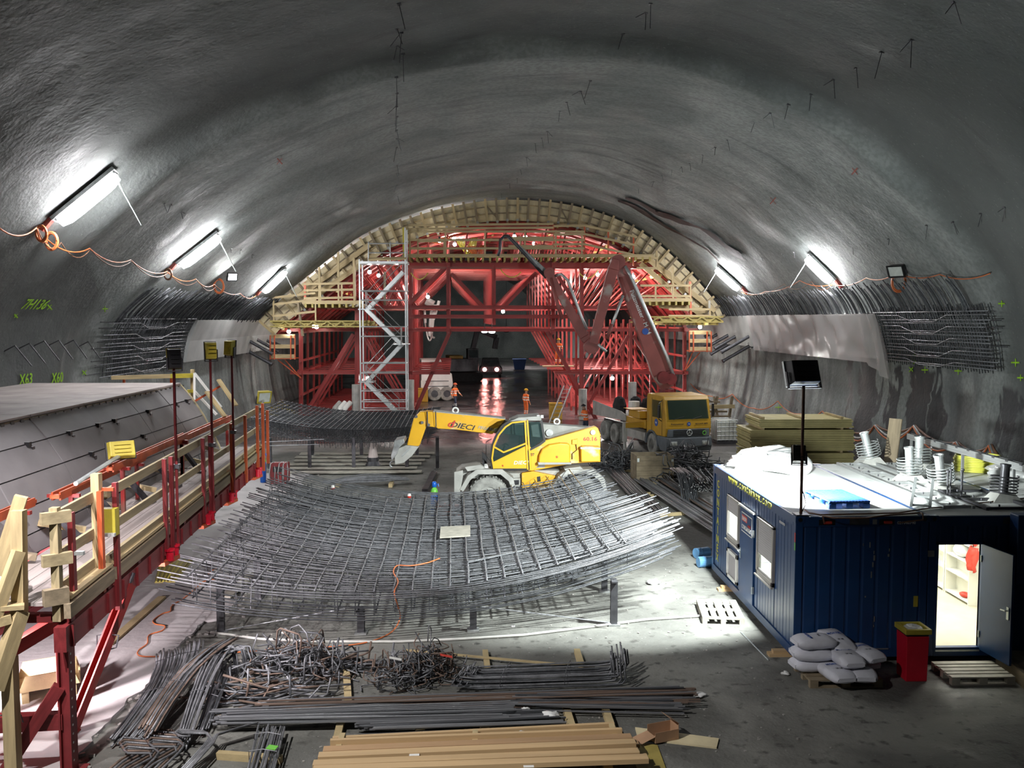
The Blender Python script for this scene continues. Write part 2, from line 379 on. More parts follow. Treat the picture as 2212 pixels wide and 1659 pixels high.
# shotcrete: grey-green, cloudy, with long wet streaks and soaked patches low on the right wall
def shot_mat():
    m = bpy.data.materials.new('shotcrete'); m.use_nodes = True; nt = m.node_tree; N = nt.nodes; L = nt.links; b = N['Principled BSDF']
    tc = N.new('ShaderNodeTexCoord'); P = tc.outputs['Object']
    def noi(scale, st, det=5, dist=0):
        mp = N.new('ShaderNodeMapping'); mp.inputs['Scale'].default_value = st; L.new(P, mp.inputs[0])
        n = N.new('ShaderNodeTexNoise'); n.inputs['Scale'].default_value = scale; n.inputs['Detail'].default_value = det; n.inputs['Distortion'].default_value = dist
        L.new(mp.outputs[0], n.inputs['Vector']); return n.outputs[0]
    def ramp(x, p0, p1, c0=0.0, c1=1.0):
        r = N.new('ShaderNodeMapRange'); r.interpolation_type = 'SMOOTHSTEP'; L.new(x, r.inputs[0])
        for i, v in enumerate((p0, p1, c0, c1)): r.inputs[i+1].default_value = v
        return r.outputs[0]
    def mth(op, a, c):
        q = N.new('ShaderNodeMath'); q.operation = op
        for i, v in enumerate((a, c)):
            if isinstance(v, (int, float)): q.inputs[i].default_value = v
            else: L.new(v, q.inputs[i])
        return q.outputs[0]
    def mix(f, a, c):
        q = N.new('ShaderNodeMix'); q.data_type = 'RGBA'; L.new(f, q.inputs[0])
        for i, v in ((6, a), (7, c)):
            if isinstance(v, tuple): q.inputs[i].default_value = v+(1,)
            else: L.new(v, q.inputs[i])
        return q.outputs[2]
    sx = N.new('ShaderNodeSeparateXYZ'); L.new(P, sx.inputs[0]); X, Y, Z = sx.outputs
    c = mix(ramp(noi(.30, (1, 1, 1), 6, .6), .35, .66), (.20, .225, .22), (.31, .335, .325))
    c = mix(ramp(noi(.8, (.25, 1.2, .25), 5, .8), .50, .72), c, (.165, .18, .18))
    near = ramp(mth('SUBTRACT', mth('ADD', Y, mth('MULTIPLY', mth('SUBTRACT', noi(.35, (1, .5, 1), 4), .5), 3.0)), mth('MULTIPLY', ramp(X, -11.5, -14.0), 6.0)), 28.6, 27.2)  # near section darker: partly its own older tone, partly shade put into the colour
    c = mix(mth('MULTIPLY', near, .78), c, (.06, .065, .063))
    c = mix(mth('MULTIPLY', ramp(noi(7.0, (1, 1, 1), 8), .40, .62), .35), c, (.10, .11, .105))
    c = mix(mth('MULTIPLY', ramp(noi(16.0, (.6, 1.6, .6), 3), .66, .72), .35), c, (.42, .43, .41))
    low = ramp(Z, 8.5, 3.0)
    streak = mth('MULTIPLY', ramp(noi(1.0, (.3, .75, .07), 4, .3), .50, .70), low)
    c = mix(mth('MULTIPLY', streak, .7), c, (.075, .082, .088))
    lime = mth('MULTIPLY', ramp(noi(1.0, (.3, 1.3, .08), 4, .2), .64, .78), low)
    c = mix(mth('MULTIPLY', lime, .6), c, (.34, .35, .33))
    # soaked dark patches, by place along the right wall
    wob = mth('MULTIPLY', mth('SUBTRACT', noi(1.1, (1, 1, .6), 7, .6), .5), 2.6)
    tot = None
    for (y0, hw, z0, z1) in STAINS:
        d = mth('SUBTRACT', hw, mth('ABSOLUTE', mth('ADD', mth('SUBTRACT', Y, y0), wob), 0))
        k = mth('MULTIPLY', mth('MULTIPLY', ramp(d, -.02, .12), ramp(mth('ADD', Z, mth('MULTIPLY', wob, .5)), z1, z1-.25)), ramp(mth('ADD', Z, mth('MULTIPLY', wob, .3)), z0, z0+.3))
        k = mth('MULTIPLY', k, ramp(X, 2, 3)); tot = k if tot is None else mth('MAXIMUM', tot, k)
    c = mix(mth('MULTIPLY', tot, .9), c, (.028, .03, .036))
    L.new(c, b.inputs['Base Color'])
    ro = mth('SUBTRACT', .86, mth('MULTIPLY', ramp(noi(.5, (1, 1, .3), 4), .45, .7), .22)); L.new(mth('SUBTRACT', ro, mth('MULTIPLY', tot, .18)), b.inputs['Roughness'])
    h = mth('ADD', mth('MULTIPLY', noi(9, (1, 1, 1), 6), 1.0), mth('MULTIPLY', noi(1.6, (1, 1, 1), 5), 2.2))
    bp = N.new('ShaderNodeBump'); bp.inputs['Strength'].default_value = .5; bp.inputs['Distance'].default_value = .035; L.new(h, bp.inputs['Height']); L.new(bp.outputs[0], b.inputs['Normal'])
    return m
STAINS = []
for (px, hw, py0, py1) in ((1870, 1.05, 990, 778), (1928, .35, 985, 790), (1985, .85, 970, 800), (2026, .35, 900, 795), (2180, .45, 905, 850), (1720, .45, 880, 770), (1836, .25, 900, 775)):
    _a, _y = wall_aY(px, (py0+py1)/2); zz = sorted((wallp(px, py0).z, wallp(px, py1).z)); STAINS.append((_y, hw, zz[0]-1.2, zz[1]+.3))
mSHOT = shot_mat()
def shell(name, a0, a1, na):
    ys = []; y = -9.0
    while y < 150: ys.append(y); y += .34 if y < 75 else 2.5
    P = [[wp(a0+(a1-a0)*j/na, y) for j in range(na+1)] for y in ys]
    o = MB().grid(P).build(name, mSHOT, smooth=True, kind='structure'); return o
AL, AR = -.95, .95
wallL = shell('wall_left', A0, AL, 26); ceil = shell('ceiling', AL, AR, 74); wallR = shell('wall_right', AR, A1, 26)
me = MB().grid([[(x, y, 0) for x in (-19, -6, 6, 19)] for y in (-12, 20, 60, 152)])
def floor_mat():
    m = bpy.data.materials.new('site_floor'); m.use_nodes = True; nt = m.node_tree; N = nt.nodes; L = nt.links; b = N['Principled BSDF']
    tc = N.new('ShaderNodeTexCoord'); P = tc.outputs['Object']
    def noi(sc_, st=(1, 1, 1), det=6, dist=0):
        mp = N.new('ShaderNodeMapping'); mp.inputs['Scale'].default_value = st; L.new(P, mp.inputs[0])
        n = N.new('ShaderNodeTexNoise'); n.inputs['Scale'].default_value = sc_; n.inputs['Detail'].default_value = det; n.inputs['Distortion'].default_value = dist
        L.new(mp.outputs[0], n.inputs['Vector']); return n.outputs[0]
    def ramp(x, p0, p1, c0=0.0, c1=1.0):
        r = N.new('ShaderNodeMapRange'); r.interpolation_type = 'SMOOTHSTEP'; L.new(x, r.inputs[0])
        for i, v in enumerate((p0, p1, c0, c1)): r.inputs[i+1].default_value = v
        return r.outputs[0]
    def mth(op, a, c):
        q = N.new('ShaderNodeMath'); q.operation = op
        for i, v in enumerate((a, c)):
            if isinstance(v, (int, float)): q.inputs[i].default_value = v
            else: L.new(v, q.inputs[i])
        return q.outputs[0]
    def mix(f, a, c):
        q = N.new('ShaderNodeMix'); q.data_type = 'RGBA'; L.new(f, q.inputs[0])
        for i, v in ((6, a), (7, c)):
            if isinstance(v, tuple): q.inputs[i].default_value = v+(1,)
            else: L.new(v, q.inputs[i])
        return q.outputs[2]
    sx = N.new('ShaderNodeSeparateXYZ'); L.new(P, sx.inputs[0]); Y = sx.outputs[1]
    c = mix(ramp(noi(.55, dist=.5), .36, .66), (.115, .115, .105), (.215, .215, .195))
    c = mix(ramp(noi(4.0), .55, .72), c, (.07, .068, .062))
    c = mix(ramp(noi(14.0), .64, .72), c, (.25, .25, .235))
    wet = ramp(mth('ADD', Y, mth('MULTIPLY', noi(.2), 6)), 45, 52)
    c = mix(wet, c, mix(ramp(noi(.5, dist=1), .4, .6), (.075, .06, .065), (.14, .12, .12)))
    L.new(c, b.inputs['Base Color'])
    pud = ramp(noi(.28, (1, .6, 1), 4, 1.2), .44, .56)
    rw = mth('SUBTRACT', .26, mth('MULTIPLY', pud, .20)); r0 = mth('SUBTRACT', .82, mth('MULTIPLY', ramp(noi(.4, det=4, dist=.8), .52, .68), .42))
    L.new(mth('ADD', mth('MULTIPLY', wet, rw), mth('MULTIPLY', mth('SUBTRACT', 1.0, wet), r0)), b.inputs['Roughness'])
    h = mth('ADD', mth('ADD', noi(5.0), mth('MULTIPLY', noi(22.0), .35)), mth('MULTIPLY', mth('MULTIPLY', noi(1.6, (1, .45, 1), 4, .5), wet), 4.0))
    bp = N.new('ShaderNodeBump'); bp.inputs['Distance'].default_value = .05; L.new(mth('SUBTRACT', .55, mth('MULTIPLY', wet, .15)), bp.inputs['Strength'])
    L.new(h, bp.inputs['Height']); L.new(bp.outputs[0], b.inputs['Normal'])
    return m
floor = me.build('floor', floor_mat(), kind='structure')
endw = MB().grid([[(-24, 150, -1), (14, 150, -1)], [(-24, 150, 15), (14, 150, 15)]]).build('wall_end', mSHOT, kind='structure')
# concrete slab on the left with a ragged broken edge
mSLAB = mat('concrete_slab', (.47, .45, .45), .8, 0, .14, .8, .35, 7, dirt=((.30, .29, .28), .60, .9))
edge = []; y = 8.0
while y < 37.5:
    edge.append((-5.85+.28*noise.noise(Vector((y*.8, 1, 0)))+.16*noise.noise(Vector((y*3.1, 5, 0)))+(.35 if 19 < y < 20.4 else 0)-max(0, y-26)*.12, y, 0)); y += .14
P = [(-14.9, 8, 0)]+edge+[(-14.9, 37.5, 0)]
slab = MB().prism(P, (0, 0, .05)).build('floor_slab', mSLAB, kind='structure')
# rubble crumbs along the broken edge
q = MB()
for i in range(330):
    p = R.choice(edge); s = R.uniform(.012, .055); x = p[0]+R.gauss(.12, .16); yy = p[1]+R.uniform(-.1, .1)
    q.box(-s, s, -s*.8, s*.8, -s*.5, s*.6, T(x, yy, .012) @ Matrix.Rotation(R.uniform(0, 6), 4, 'Z') @ Matrix.Rotation(R.uniform(-.4, .4), 4, 'X'))
for i in range(420):
    s = R.uniform(.006, .022); x = R.uniform(-5, 5.2); yy = R.uniform(12.6, 24)
    q.box(-s, s, -s*.8, s*.8, 0, s*.8, T(x, yy, 0) @ Rz(R.uniform(0, 6)))
tag(q.build('rubble', mat('rubble', (.30, .29, .27), .85, 0, .3, 9)), 'small stones and concrete crumbs along the broken slab edge', 'rubble', kind='stuff')

# ------------------------------------------------------------------ concrete abutments along both walls
def az(side, z):   # wall angle at a height
    lo, hi = (A0, -.3) if side < 0 else (.3, A1)
    best = min((abs(CZC+rad(lo+(hi-lo)*k/400)*math.cos(lo+(hi-lo)*k/400)-z), lo+(hi-lo)*k/400) for k in range(401)); return best[1]
def abut(name, side, y0, y1, zt, zb, t_top, t_bot, m):
    rows = []; n = 14
    for k in range(n+1):
        y = y0+(y1-y0)*k/n; at_, ab = az(side, zt), az(side, zb)
        def pt(a, off): r = rad(a)-off; return Vector((CXC+crv(y)+r*math.sin(a), y, CZC+r*math.cos(a)))
        rows.append([pt(at_, -.3), pt(at_, t_top), pt((at_+ab)/2, (t_top+t_bot)/2+.03), pt(ab, t_bot), pt(ab, -.3)])
    q = MB().grid(rows); base = len(q.v)
    for r in (rows[0], rows[-1]):
        b0 = len(q.v); q.v += [tuple(p) for p in r]; q._f(*range(b0, b0+5))
    o = q.build(name, m, kind='structure'); return o
ZT, ZB = 6.55, 4.75
RY0 = wall_aY(1925, 700)[1]; LY0 = wall_aY(372, 800)[1]
abut('trim_1', 1, RY0, 84, ZT, ZB, .62, .62, mCONC)
abut('trim_2', -1, LY0, 84, ZT-.25, ZB-.55, .62, .62, mCONC)
def wire_pt(side, z, y, off):
    a = az(side, z); r = rad(a)-off; return Vector((CXC+crv(y)+r*math.sin(a), y, CZC+r*math.cos(a)))
def starters(side, y0, y1, n, zt, zlen, label):
    t = thing('starter_bars', label, 'rebar', (CXC+side*14.5, y0, zt))
    vars_ = []
    for k in range(n):
        y = y0+(y1-y0)*(k+R.uniform(-.3, .3))/n; j = k % 6
        if len(vars_) <= j:
            L_ = zlen*R.uniform(.82, 1.1)
            P = [wire_pt(side, zt+L_*s-.12, y0, .34+.10*s*s+.03*j) for s in (0, .25, .5, .75, 1)]
            P[-1].y -= 0
            b = MB().tube(P, .024, 5).build('bar', mBARD if j % 3 else mBAR, t, world=True, smooth=True); vars_.append(b)
            dy = 0
        else:
            am = az(side, zt+zlen*.7); sh = max(0.0, rad(am)-rock(am, y)-.1); inst(vars_[j], t, T(crv(y)-crv(y0)-side*sh, y-y0, R.uniform(-.05, .08)))
    return t
RYE = wall_aY(2105, 640)[1]; LYE = wall_aY(262, 650)[1]
starters(1, RYE, 63, 230, ZT, 1.25, 'dense row of curved dark starter bars above the concrete ledge on the right wall')
starters(-1, LYE, 60, 210, ZT-.25, 1.30, 'dense row of curved dark starter bars above the concrete ledge on the left wall')
def wallmesh(side, ya, yb, zt, zb, label, stick):
    t = thing('reinforcement_mat', label, 'rebar', (CXC+side*14.8, ya, zb))
    nz_ = 15
    for i in range(nz_):                                          # long horizontal bars
        z = zb+.02+(zt-zb)*i/(nz_-1); y0 = ya-R.uniform(.0, stick); y1 = yb+.1
        P = [wire_pt(side, z, y0, .50)]
        kink = (i % 3 == 1)
        if kink:
            for s, dz in ((.30, 0), (.42, .28), (.62, .28), (.74, 0)): P.append(wire_pt(side, z-dz*.8, y0+(y1-y0)*s, .54))
        P.append(wire_pt(side, z, y1, .50))
        MB().tube(P, .018, 5).build('bar', mBAR if i % 2 else mBARL, t, world=True, smooth=True)
    src = None; nv = 46
    for i in range(nv):
        y = ya+.1+(yb-ya-.1)*i/(nv-1)
        if src is None: src = MB().tube([wire_pt(side, zb-.1+(zt-zb+.2)*s, ya, .47) for s in (0, .33, .66, 1)], .017, 5).build('bar', mBARD, t, world=True, smooth=True); y00 = ya
        else: inst(src, t, T(crv(y)-crv(ya), y-ya, R.uniform(-.06, .04)))
    src = None
    for i in range(46):                                           # second layer against the rock
        y = ya+.18+(yb-ya-.1)*i/46
        if src is None: src = MB().tube([wire_pt(side, zb-.05+(zt-zb+.2)*s, ya, .2) for s in (0, .33, .66, 1)], .019, 5).build('bar', mBARD, t, world=True, smooth=True)
        else: inst(src, t, T(crv(y)-crv(ya), y-ya, R.uniform(-.05, .05)))
    for i in range(9):
        z = zb+(zt-zb)*(i+.4)/9
        MB().tube([wire_pt(side, z, ya-R.uniform(0, stick), .22), wire_pt(side, z, yb, .22)], .018, 5).build('bar', mBARD, t, world=True)
    return t
wallmesh(1, wall_aY(2170, 740)[1], RY0, ZT+.05, ZB-.05, 'exposed two-layer rebar mat hanging on the right wall beside plastic sheeting', .5)
wallmesh(-1, wall_aY(215, 760)[1], LY0, ZT-.2, ZB-.65, 'exposed rebar mat with projecting bar ends on the left wall', 1.6)
# plastic sheeting over part of the right ledge
ya, yb = RY0-.9, wall_aY(1650, 720)[1]; rows = []
for i in range(60):
    y = ya+(yb-ya)*i/59; row = []
    for j in range(15):
        s = j/14; z = ZT+.03-(ZT-ZB+.25+(.7*max(0, 1-(i/7)) if i < 7 else 0))*s
        fold = .12*noise.noise(Vector((y*1.2, s*2, 4)))+(.16*math.sin(y*7+s*2)*max(0, 1-i/9))+.05
        row.append(wire_pt(1, z, y, .68+fold))
    rows.append(row)
tag(MB().grid(rows).build('plastic_sheet', mPLAST, smooth=True), 'clear plastic sheet draped over the concrete ledge on the right wall', 'plastic sheet')
# anchor heads: dark tubes sticking out of the ledges
def anchor_tube(px, py, side, label, L_):
    p = at(px, py, 54 if side > 0 else 50); aa, yy = wall_aY(px, py); p = wire_pt(side, max(4.3, min(6.4, wp(aa, yy).z)), yy, .5)
    t = thing('anchor_tube', label, 'tube', p, group='anchor tubes on the right wall' if side > 0 else 'anchor tubes on the left wall')
    d = Vector((-side*1.0, -.12, -.55)).normalized()
    MB().cyl((0, 0, 0), d*L_, .10, 10).build('pipe', mSTL, t)
    MB().cyl(-d*.02, d*.10, .21, 12).build('flange', mGALD, t)
    MB().cyl(d*(L_-.01), d*(L_+.05), .125, 10).build('collar', mSTL, t)
for _k, (x, y, L_) in enumerate(((1553, 718, .5), (1568, 718, .5), (1596, 720, 1.5), (1611, 722, 1.6), (1641, 722, 2.0), (1553, 740, .5), (1593, 742, 1.3), (1640, 745, 1.9))):
    anchor_tube(x, y, 1, ORD[_k]+' dark anchor tube from the wooden arch, sticking out of the right concrete ledge', L_)
for _k, (x, y, L_) in enumerate(((516, 733, 1.7), (535, 730, 1.7), (555, 733, .6), (572, 737, .6), (516, 757, 1.7))):
    anchor_tube(x, y, -1, ORD[_k]+' dark anchor tube sticking out of the left concrete ledge, counted towards the wooden arch', L_)
# ------------------------------------------------------------------ marks and membrane strips on the shotcrete
def ribbon(parent, name, pts, wd, m, off=.05):
    P = []
    AY = [wall_aY(*p) for p in pts]; D = []
    for i in range(len(AY)-1):
        for k in range(6): D.append((AY[i][0]+(AY[i+1][0]-AY[i][0])*k/6, AY[i][1]+(AY[i+1][1]-AY[i][1])*k/6))
    D.append(AY[-1])
    for i, (a, y) in enumerate(D):
        p = wp(a, y); q0 = wp(*D[max(0, i-1)]); q1 = wp(*D[min(len(D)-1, i+1)]); t = (q1-q0).normalized(); n, _ = wnorm(a, y); s = t.cross(n).normalized()
        ww = (wd(i/(len(D)-1)) if callable(wd) else wd)*.5; P.append([p+n*off-s*ww, p+n*(off+.012), p+n*off+s*ww])
    return MB().grid(P).build(name, m, parent, smooth=True)
f = lambda t: .95*(.35+math.sin(pi*min(1, t*1.4+.15))*.65)*(1+.5*noise.noise(Vector((t*9, 2, 1))))
f2 = lambda t: 1.05*(.35+abs(math.sin(pi*(t*1.6+.1)))*.65)*(1+.5*noise.noise(Vector((t*8, 7, 1))))
ribbon(ceil, 'membrane_strip', [(1336, 430), (1368, 441), (1400, 462), (1440, 487), (1490, 513), (1530, 536), (1556, 562)], f, mMEM, .10)
ribbon(ceil, 'membrane_strip', [(1352, 424), (1385, 436), (1420, 457), (1460, 470), (1512, 488), (1545, 508), (1575, 535), (1606, 551)], f2, mMEM, .10)
def cross(parent, px, py, s, m, x=False):
    for (dx, dy) in (((s, 0), (0, s)) if not x else ((s*.7, s*.8), (s*.7, -s*.8))):
        ribbon(parent, 'paint_mark', [(px-dx, py-dy), (px+dx, py+dy)], .05, m, .035)
for (x, y, s, xx) in ((2166, 655, 7, 0), (2072, 801, 8, 0), (2000, 799, 7, 0), (1970, 798, 6, 1), (2196, 783, 9, 0), (2207, 816, 7, 0), (1979, 781, 6, 1), (1773, 767, 6, 1), (1683, 880, 7, 0)): cross(wallR, x, y, s, mGREENP, xx)
for (x, y, s, xx) in ((105, 662, 7, 1), (225, 666, 6, 0), (32, 681, 5, 1), (296, 858, 6, 0), (377, 857, 6, 0), (180, 805, 6, 1)): cross(wallL, x, y, s, mGREENP, xx)
for (x, y, s) in ((1671, 432, 9), (603, 346, 8), (1848, 368, 9)): cross(ceil, x, y, s, mREDP, True)
def wtext(parent, px, py, body, size):
    a, y = wall_aY(px, py); n, t = wnorm(a, y); p = wp(a, y)+n*.06; right = Vector((0, 1, 0)) if p.x < 0 else Vector((0, -1, 0))
    up = n.cross(right); text('paint_lettering', body, size, TM(p, right, up), mGREENP, parent, .004, world=True)
wtext(wallL, 66, 665, '7H136', .55); wtext(wallL, 52, 830, 'X63', .5); wtext(wallL, 120, 826, 'X60', .5); wtext(wallR, 1978, 768, 'X', .3)
# anchor bars hanging out of the roof (parts of the ceiling)
q = MB().cyl((0, 0, 0), (0, 0, -.62), .010, 5).box(-.05, .05, -.05, .05, -.04, .03)
abar = None
APX = [(862, 8, 1.5), (868, 70, 1.6), (858, 62, 1), (871, 116, 1.6), (858, 100, .8), (857, 166, 1.7), (858, 201, 1.2), (857, 230, 1.3), (858, 251, 1.2), (857, 281, 1.1), (858, 299, 1), (857, 318, 1.3), (858, 357, 1), (857, 374, .9), (857, 400, .8), (859, 424, 1), (1395, 28, 1), (1345, 73, 1.1), (1275, 174, 1.3), (1254, 197, 1.1), (1224, 221, 1), (1209, 240, .8), (1182, 284, 1), (1170, 298, .9), (1156, 310, .9), (1137, 340, .9), (1124, 366, .6), (1117, 385, .6), (1101, 396, .6), (1083, 418, .6),
       (1405, 8, 1.3), (1968, 86, 1.3), (1904, 112, 1.3), (1849, 147, 1.1), (1800, 172, 1.1), (1751, 204, 1), (1702, 227, .9), (1664, 244, 1), (1629, 265, .7), (1571, 303, .8), (1545, 318, .7), (1518, 335, .7), (1490, 354, .6), (1472, 361, .5), (1451, 367, .6), (1430, 379, .6), (1412, 392, .6), (1379, 408, .5), (2119, 462, .8), (2170, 448, .8), (2058, 480, .8), (2002, 487, .9), (1920, 516, .5), (1873, 531, .5), (1842, 537, .5), (1715, 545, .5), (1690, 548, .4), (1645, 556, .4), (2060, 5, 1), (355, 440, .6), (370, 442, .6), (392, 458, .5), (500, 537, .4), (520, 540, .4), (545, 550, .4)]
for i, (x, y, s) in enumerate(APX):
    p = wallp(x, y, -.02); lean = Matrix.Rotation(R.uniform(-.35, .35), 4, 'Y') @ Matrix.Rotation(R.uniform(-.3, .3), 4, 'X')
    M = T(*p) @ lean @ Matrix.Diagonal((1, 1, s*.8, 1))
    if abar is None: abar = q.build('anchor_bar', mSTL, ceil, M=M)
    else: inst(abar, ceil, M)
    if i % 3 == 1:
        inst(abar, ceil, T(*p) @ Matrix.Rotation(R.uniform(.6, 1.2)*R.choice((-1, 1)), 4, 'Y') @ Matrix.Diagonal((.8, .8, s*.5, 1)))
# row of hooks on the left wall
for (x, y) in ((8, 762), (40, 756), (73, 750), (105, 749), (138, 748), (170, 751)):
    a, yy = wall_aY(x, y); n, tt = wnorm(a, yy); p = wp(a, yy)
    MB().tube([p-n*.05, p+n*.35+Vector((0, 0, .30)), p+n*.4+Vector((0, .9, -.35))], .022, 5).build('hook_bar', mSTL, wallL)
# ================================================================== lamps and cables on the walls
def tube_light(pa, pb, label):
    (a0, y0), (a1, y1) = wall_aY(*pa), wall_aY(*pb); p0, p1 = wp(a0, y0, .12), wp(a1, y1, .12); n, _ = wnorm((a0+a1)/2, (y0+y1)/2)
    t = thing('tube_light', label, 'lamp', p0, group='long tube lights along the tunnel walls')
    d, s, u = frame(p1-p0, n)
    MB().bar(p0-d*.08, p1+d*.08, .46, .10, n).build('housing', mGALD, t, True)
    MB().tube([p0+n*.16+d*(p1-p0).length*k/8 for k in range(9)], [.12, .19, .2, .2, .2, .2, .2, .19, .12], 10).build('diffuser', mEM_T, t, True, smooth=True)
    for e in (p0, p1): MB().bar(e-n*.02, e+n*.12, .34, .05, d).build('end_cap', mGAL, t, True)
    MB().cyl(p1-n*.1, p1-n*.1+d*.1+n*1.1+Vector((0, 0, -.75)), .022, 6).build('bracket_rod', mGAL, t, True)
    MB().bar(p0+n*-.1, p0-d*.5, .2, .14, n).build('junction_box', mRED, t, True)
    return t
tube_light((112, 468), (236, 366), 'nearest and largest bright tube light high on the left wall')
tube_light((380, 566), (462, 502), 'middle bright tube light on the left wall')
tube_light((563, 624), (608, 580), 'farthest bright tube light on the left wall beside the wooden arch')
tube_light((1806, 602), (1754, 550), 'bright tube light on the right wall nearest the camera')
tube_light((1604, 620), (1556, 576), 'bright tube light on the right wall beside the wooden arch')
def floodlight(loc, direc, size, label, body, lens, glass_frame=None, bracket=True, name='floodlight', lit=None, group=None):
    t = thing(name, label, 'floodlight', loc, group=group); d = Vector(direc).normalized(); d, s, u = frame(d)
    M = Matrix(((s.x, u.x, -d.x, 0), (s.y, u.y, -d.y, 0), (s.z, u.z, -d.z, 0), (0, 0, 0, 1)))
    w_, h_, dp = size
    back = MB(); F = [(-w_/2, -h_/2), (w_/2, -h_/2), (w_/2, h_/2), (-w_/2, h_/2)]
    back.hexa([M @ Vector((x, y, 0)) for x, y in F]+[M @ Vector((x*.90, y*.86, dp)) for x, y in F]); back.build('housing', body, t, bevel=.03*w_)
    fr = MB()
    for (x0, x1, y0, y1) in ((-.5, .5, .42, .52), (-.5, .5, -.52, -.42), (-.54, -.46, -.52, .52), (.46, .54, -.52, .52)): fr.box(x0*w_, x1*w_, y0*h_, y1*h_, -.05*w_-.015, .01, M)
    fr.build('front_frame', glass_frame or body, t)
    MB().box(-w_*.46, w_*.46, -h_*.42, h_*.42, -.012, .004, M).build('lens', lit or lens, t)
    if bracket:
        b = MB(); 
        for sx in (-1, 1): b.box(sx*w_*.56-.008, sx*w_*.56+.012, -h_*.62, h_*.05, dp*.2, dp*.2+.05, M)
        b.box(-w_*.57, w_*.57, -h_*.64, -h_*.60, dp*.2, dp*.2+.05, M); b.build('bracket', mSTL, t)
    for k in range(3): MB().box(-w_*.3, w_*.3, -h_*.25+h_*.22*k, -h_*.21+h_*.22*k, dp, dp+.03, M).build('cooling_fin', body, t)
    return t
p = wallp(1956, 580, .35)
floodlight(p, (-1, -.55, -.5), (.62, .42, .22), 'unlit floodlight mounted high on the right wall above a hanging cable coil', mBLK, mLENS)
p = wallp(484, 592, .4)
floodlight(p, (.7, -1, -.35), (.42, .34, .2), 'small lit floodlight on the left wall between two tube lights', mBLK, mLENS, lit=mEM_H)
def sagline(P, sag, n=8):
    out = []
    for i in range(len(P)-1):
        for k in range(n): s = k/n; out.append(P[i].lerp(P[i+1], s)+Vector((0, 0, -sag*4*s*(1-s))))
    return out+[P[-1]]
def wall_cable(pts, r, sag, m, label, off=.16, cat='cable'):
    P = [wallp(x, y, off) for x, y in pts]
    o = MB().tube(sagline(P, sag), r, 5).build('cable', m, smooth=True); tag(o, label, cat); return o
wall_cable([(-20, 484), (66, 488), (88, 512), (182, 533), (272, 558), (352, 584), (415, 600), (455, 612), (512, 632), (548, 636)], .022, .22, mORC, 'orange supply cable sagging along the left wall under the tube lights')
wall_cable([(68, 489), (120, 520), (184, 534), (275, 560), (356, 586), (420, 603), (460, 615)], .018, .34, mBRC, 'brown second cable sagging just below the orange one on the left wall')
wall_cable([(1608, 630), (1660, 628), (1735, 604), (1806, 612), (1880, 598), (1948, 586), (2040, 590), (2150, 588)], .02, .16, mORC, 'orange supply cable running along the right wall from the tube lights to the floodlight')
wall_cable([(1612, 628), (1700, 612), (1760, 606), (1806, 613)], .016, .3, mBRC, 'thin brown cable looping between the two tube lights on the right wall')
wall_cable([(1500, 830), (1548, 858), (1592, 853), (1640, 884), (1692, 868), (1742, 896), (1790, 890), (1848, 926)], .028, .22, mORC, 'pinkish orange cable hung in loops low along the far right wall', .3)
for k, (mm, sg, r_) in enumerate(((mBRC, .25, .05), (mGALD, .45, .06), (mORC, .55, .035))):
    wall_cable([(1846, 930+k), (1912, 921+k), (1998, 922+k), (2092, 958+k), (2166, 964+k), (2230, 1015+k)], r_, sg, mm, ('thick brown', 'grey', 'thin orange')[k]+' cable hung in long swags on the right wall behind the container roofs', .35+.05*k)
def coil(c, r, n, rr, m, label, axis='wall', flat=.35, name='cable_coil', cat='cable', tilt=0):
    P = []
    for i in range(n*18+1):
        a = 2*pi*i/18; k = i/18
        w2 = 1+.12*math.sin(k*2.3)
        P.append(Vector((r*w2*math.cos(a), flat*rr*2*math.sin(k*1.7)+k*rr*.5, r*w2*1.45*math.sin(a))) if axis == 'wall' else Vector((r*w2*math.cos(a), r*w2*math.sin(a), k*rr*.6+.5*rr)))
    t = thing(name, label, cat, c); MB().tube(P, rr, 5).build('windings', m, t, smooth=True)
    if axis == 'wall': MB().tube([(0, 0, r*1.3), (0, .05, r*1.7), (.02, .3, r*2.0)], rr, 5).build('hook', mSTL, t)
    else: MB().tube([(r*.9, 0, 0), (r*1.1, 0, n*rr*.4), (r*.9, 0, n*rr*.8)], rr*.6, 5).build('tie', mWHP, t)
    return t
coil(wallp(1960, 604, .3), .24, 9, .018, mORC, 'orange cable coil hanging under the floodlight on the right wall')
coil(wallp(91, 514, .25), .16, 8, .02, mORC, 'red orange cable coil at the lower end of the nearest left tube light')
coil(wallp(69, 497, .25), .14, 3, .02, mORC, 'loose pale cable loop at the left picture edge of the left wall')
coil(wallp(349, 588, .25), .14, 4, .02, mBRC, 'small brown cable coil below the middle left tube light')
coil(wallp(459, 614, .3), .22, 6, .022, mORC, 'orange cable coil on the left wall below the small floodlight')

# ================================================================== FORMWORK TRAVELLER
Y0 = 57.5; SK = -.031
def V(px, py, dy=0.0): p = at(px, py, Y0); return Vector((p.x+SK*dy, p.y+dy, p.z))
trav = thing('formwork_traveller', 'huge red steel tunnel formwork carriage under an arch of wooden boards', 'formwork', V(1065, 900))
def part(name, parent, loc):
    o = bpy.data.objects.new(name, None); COL.objects.link(o); o.parent = parent; o.empty_display_size = .1
    M = WM[parent].inverted() @ T(*loc); o.matrix_local = M; WM[o] = T(*loc); return o
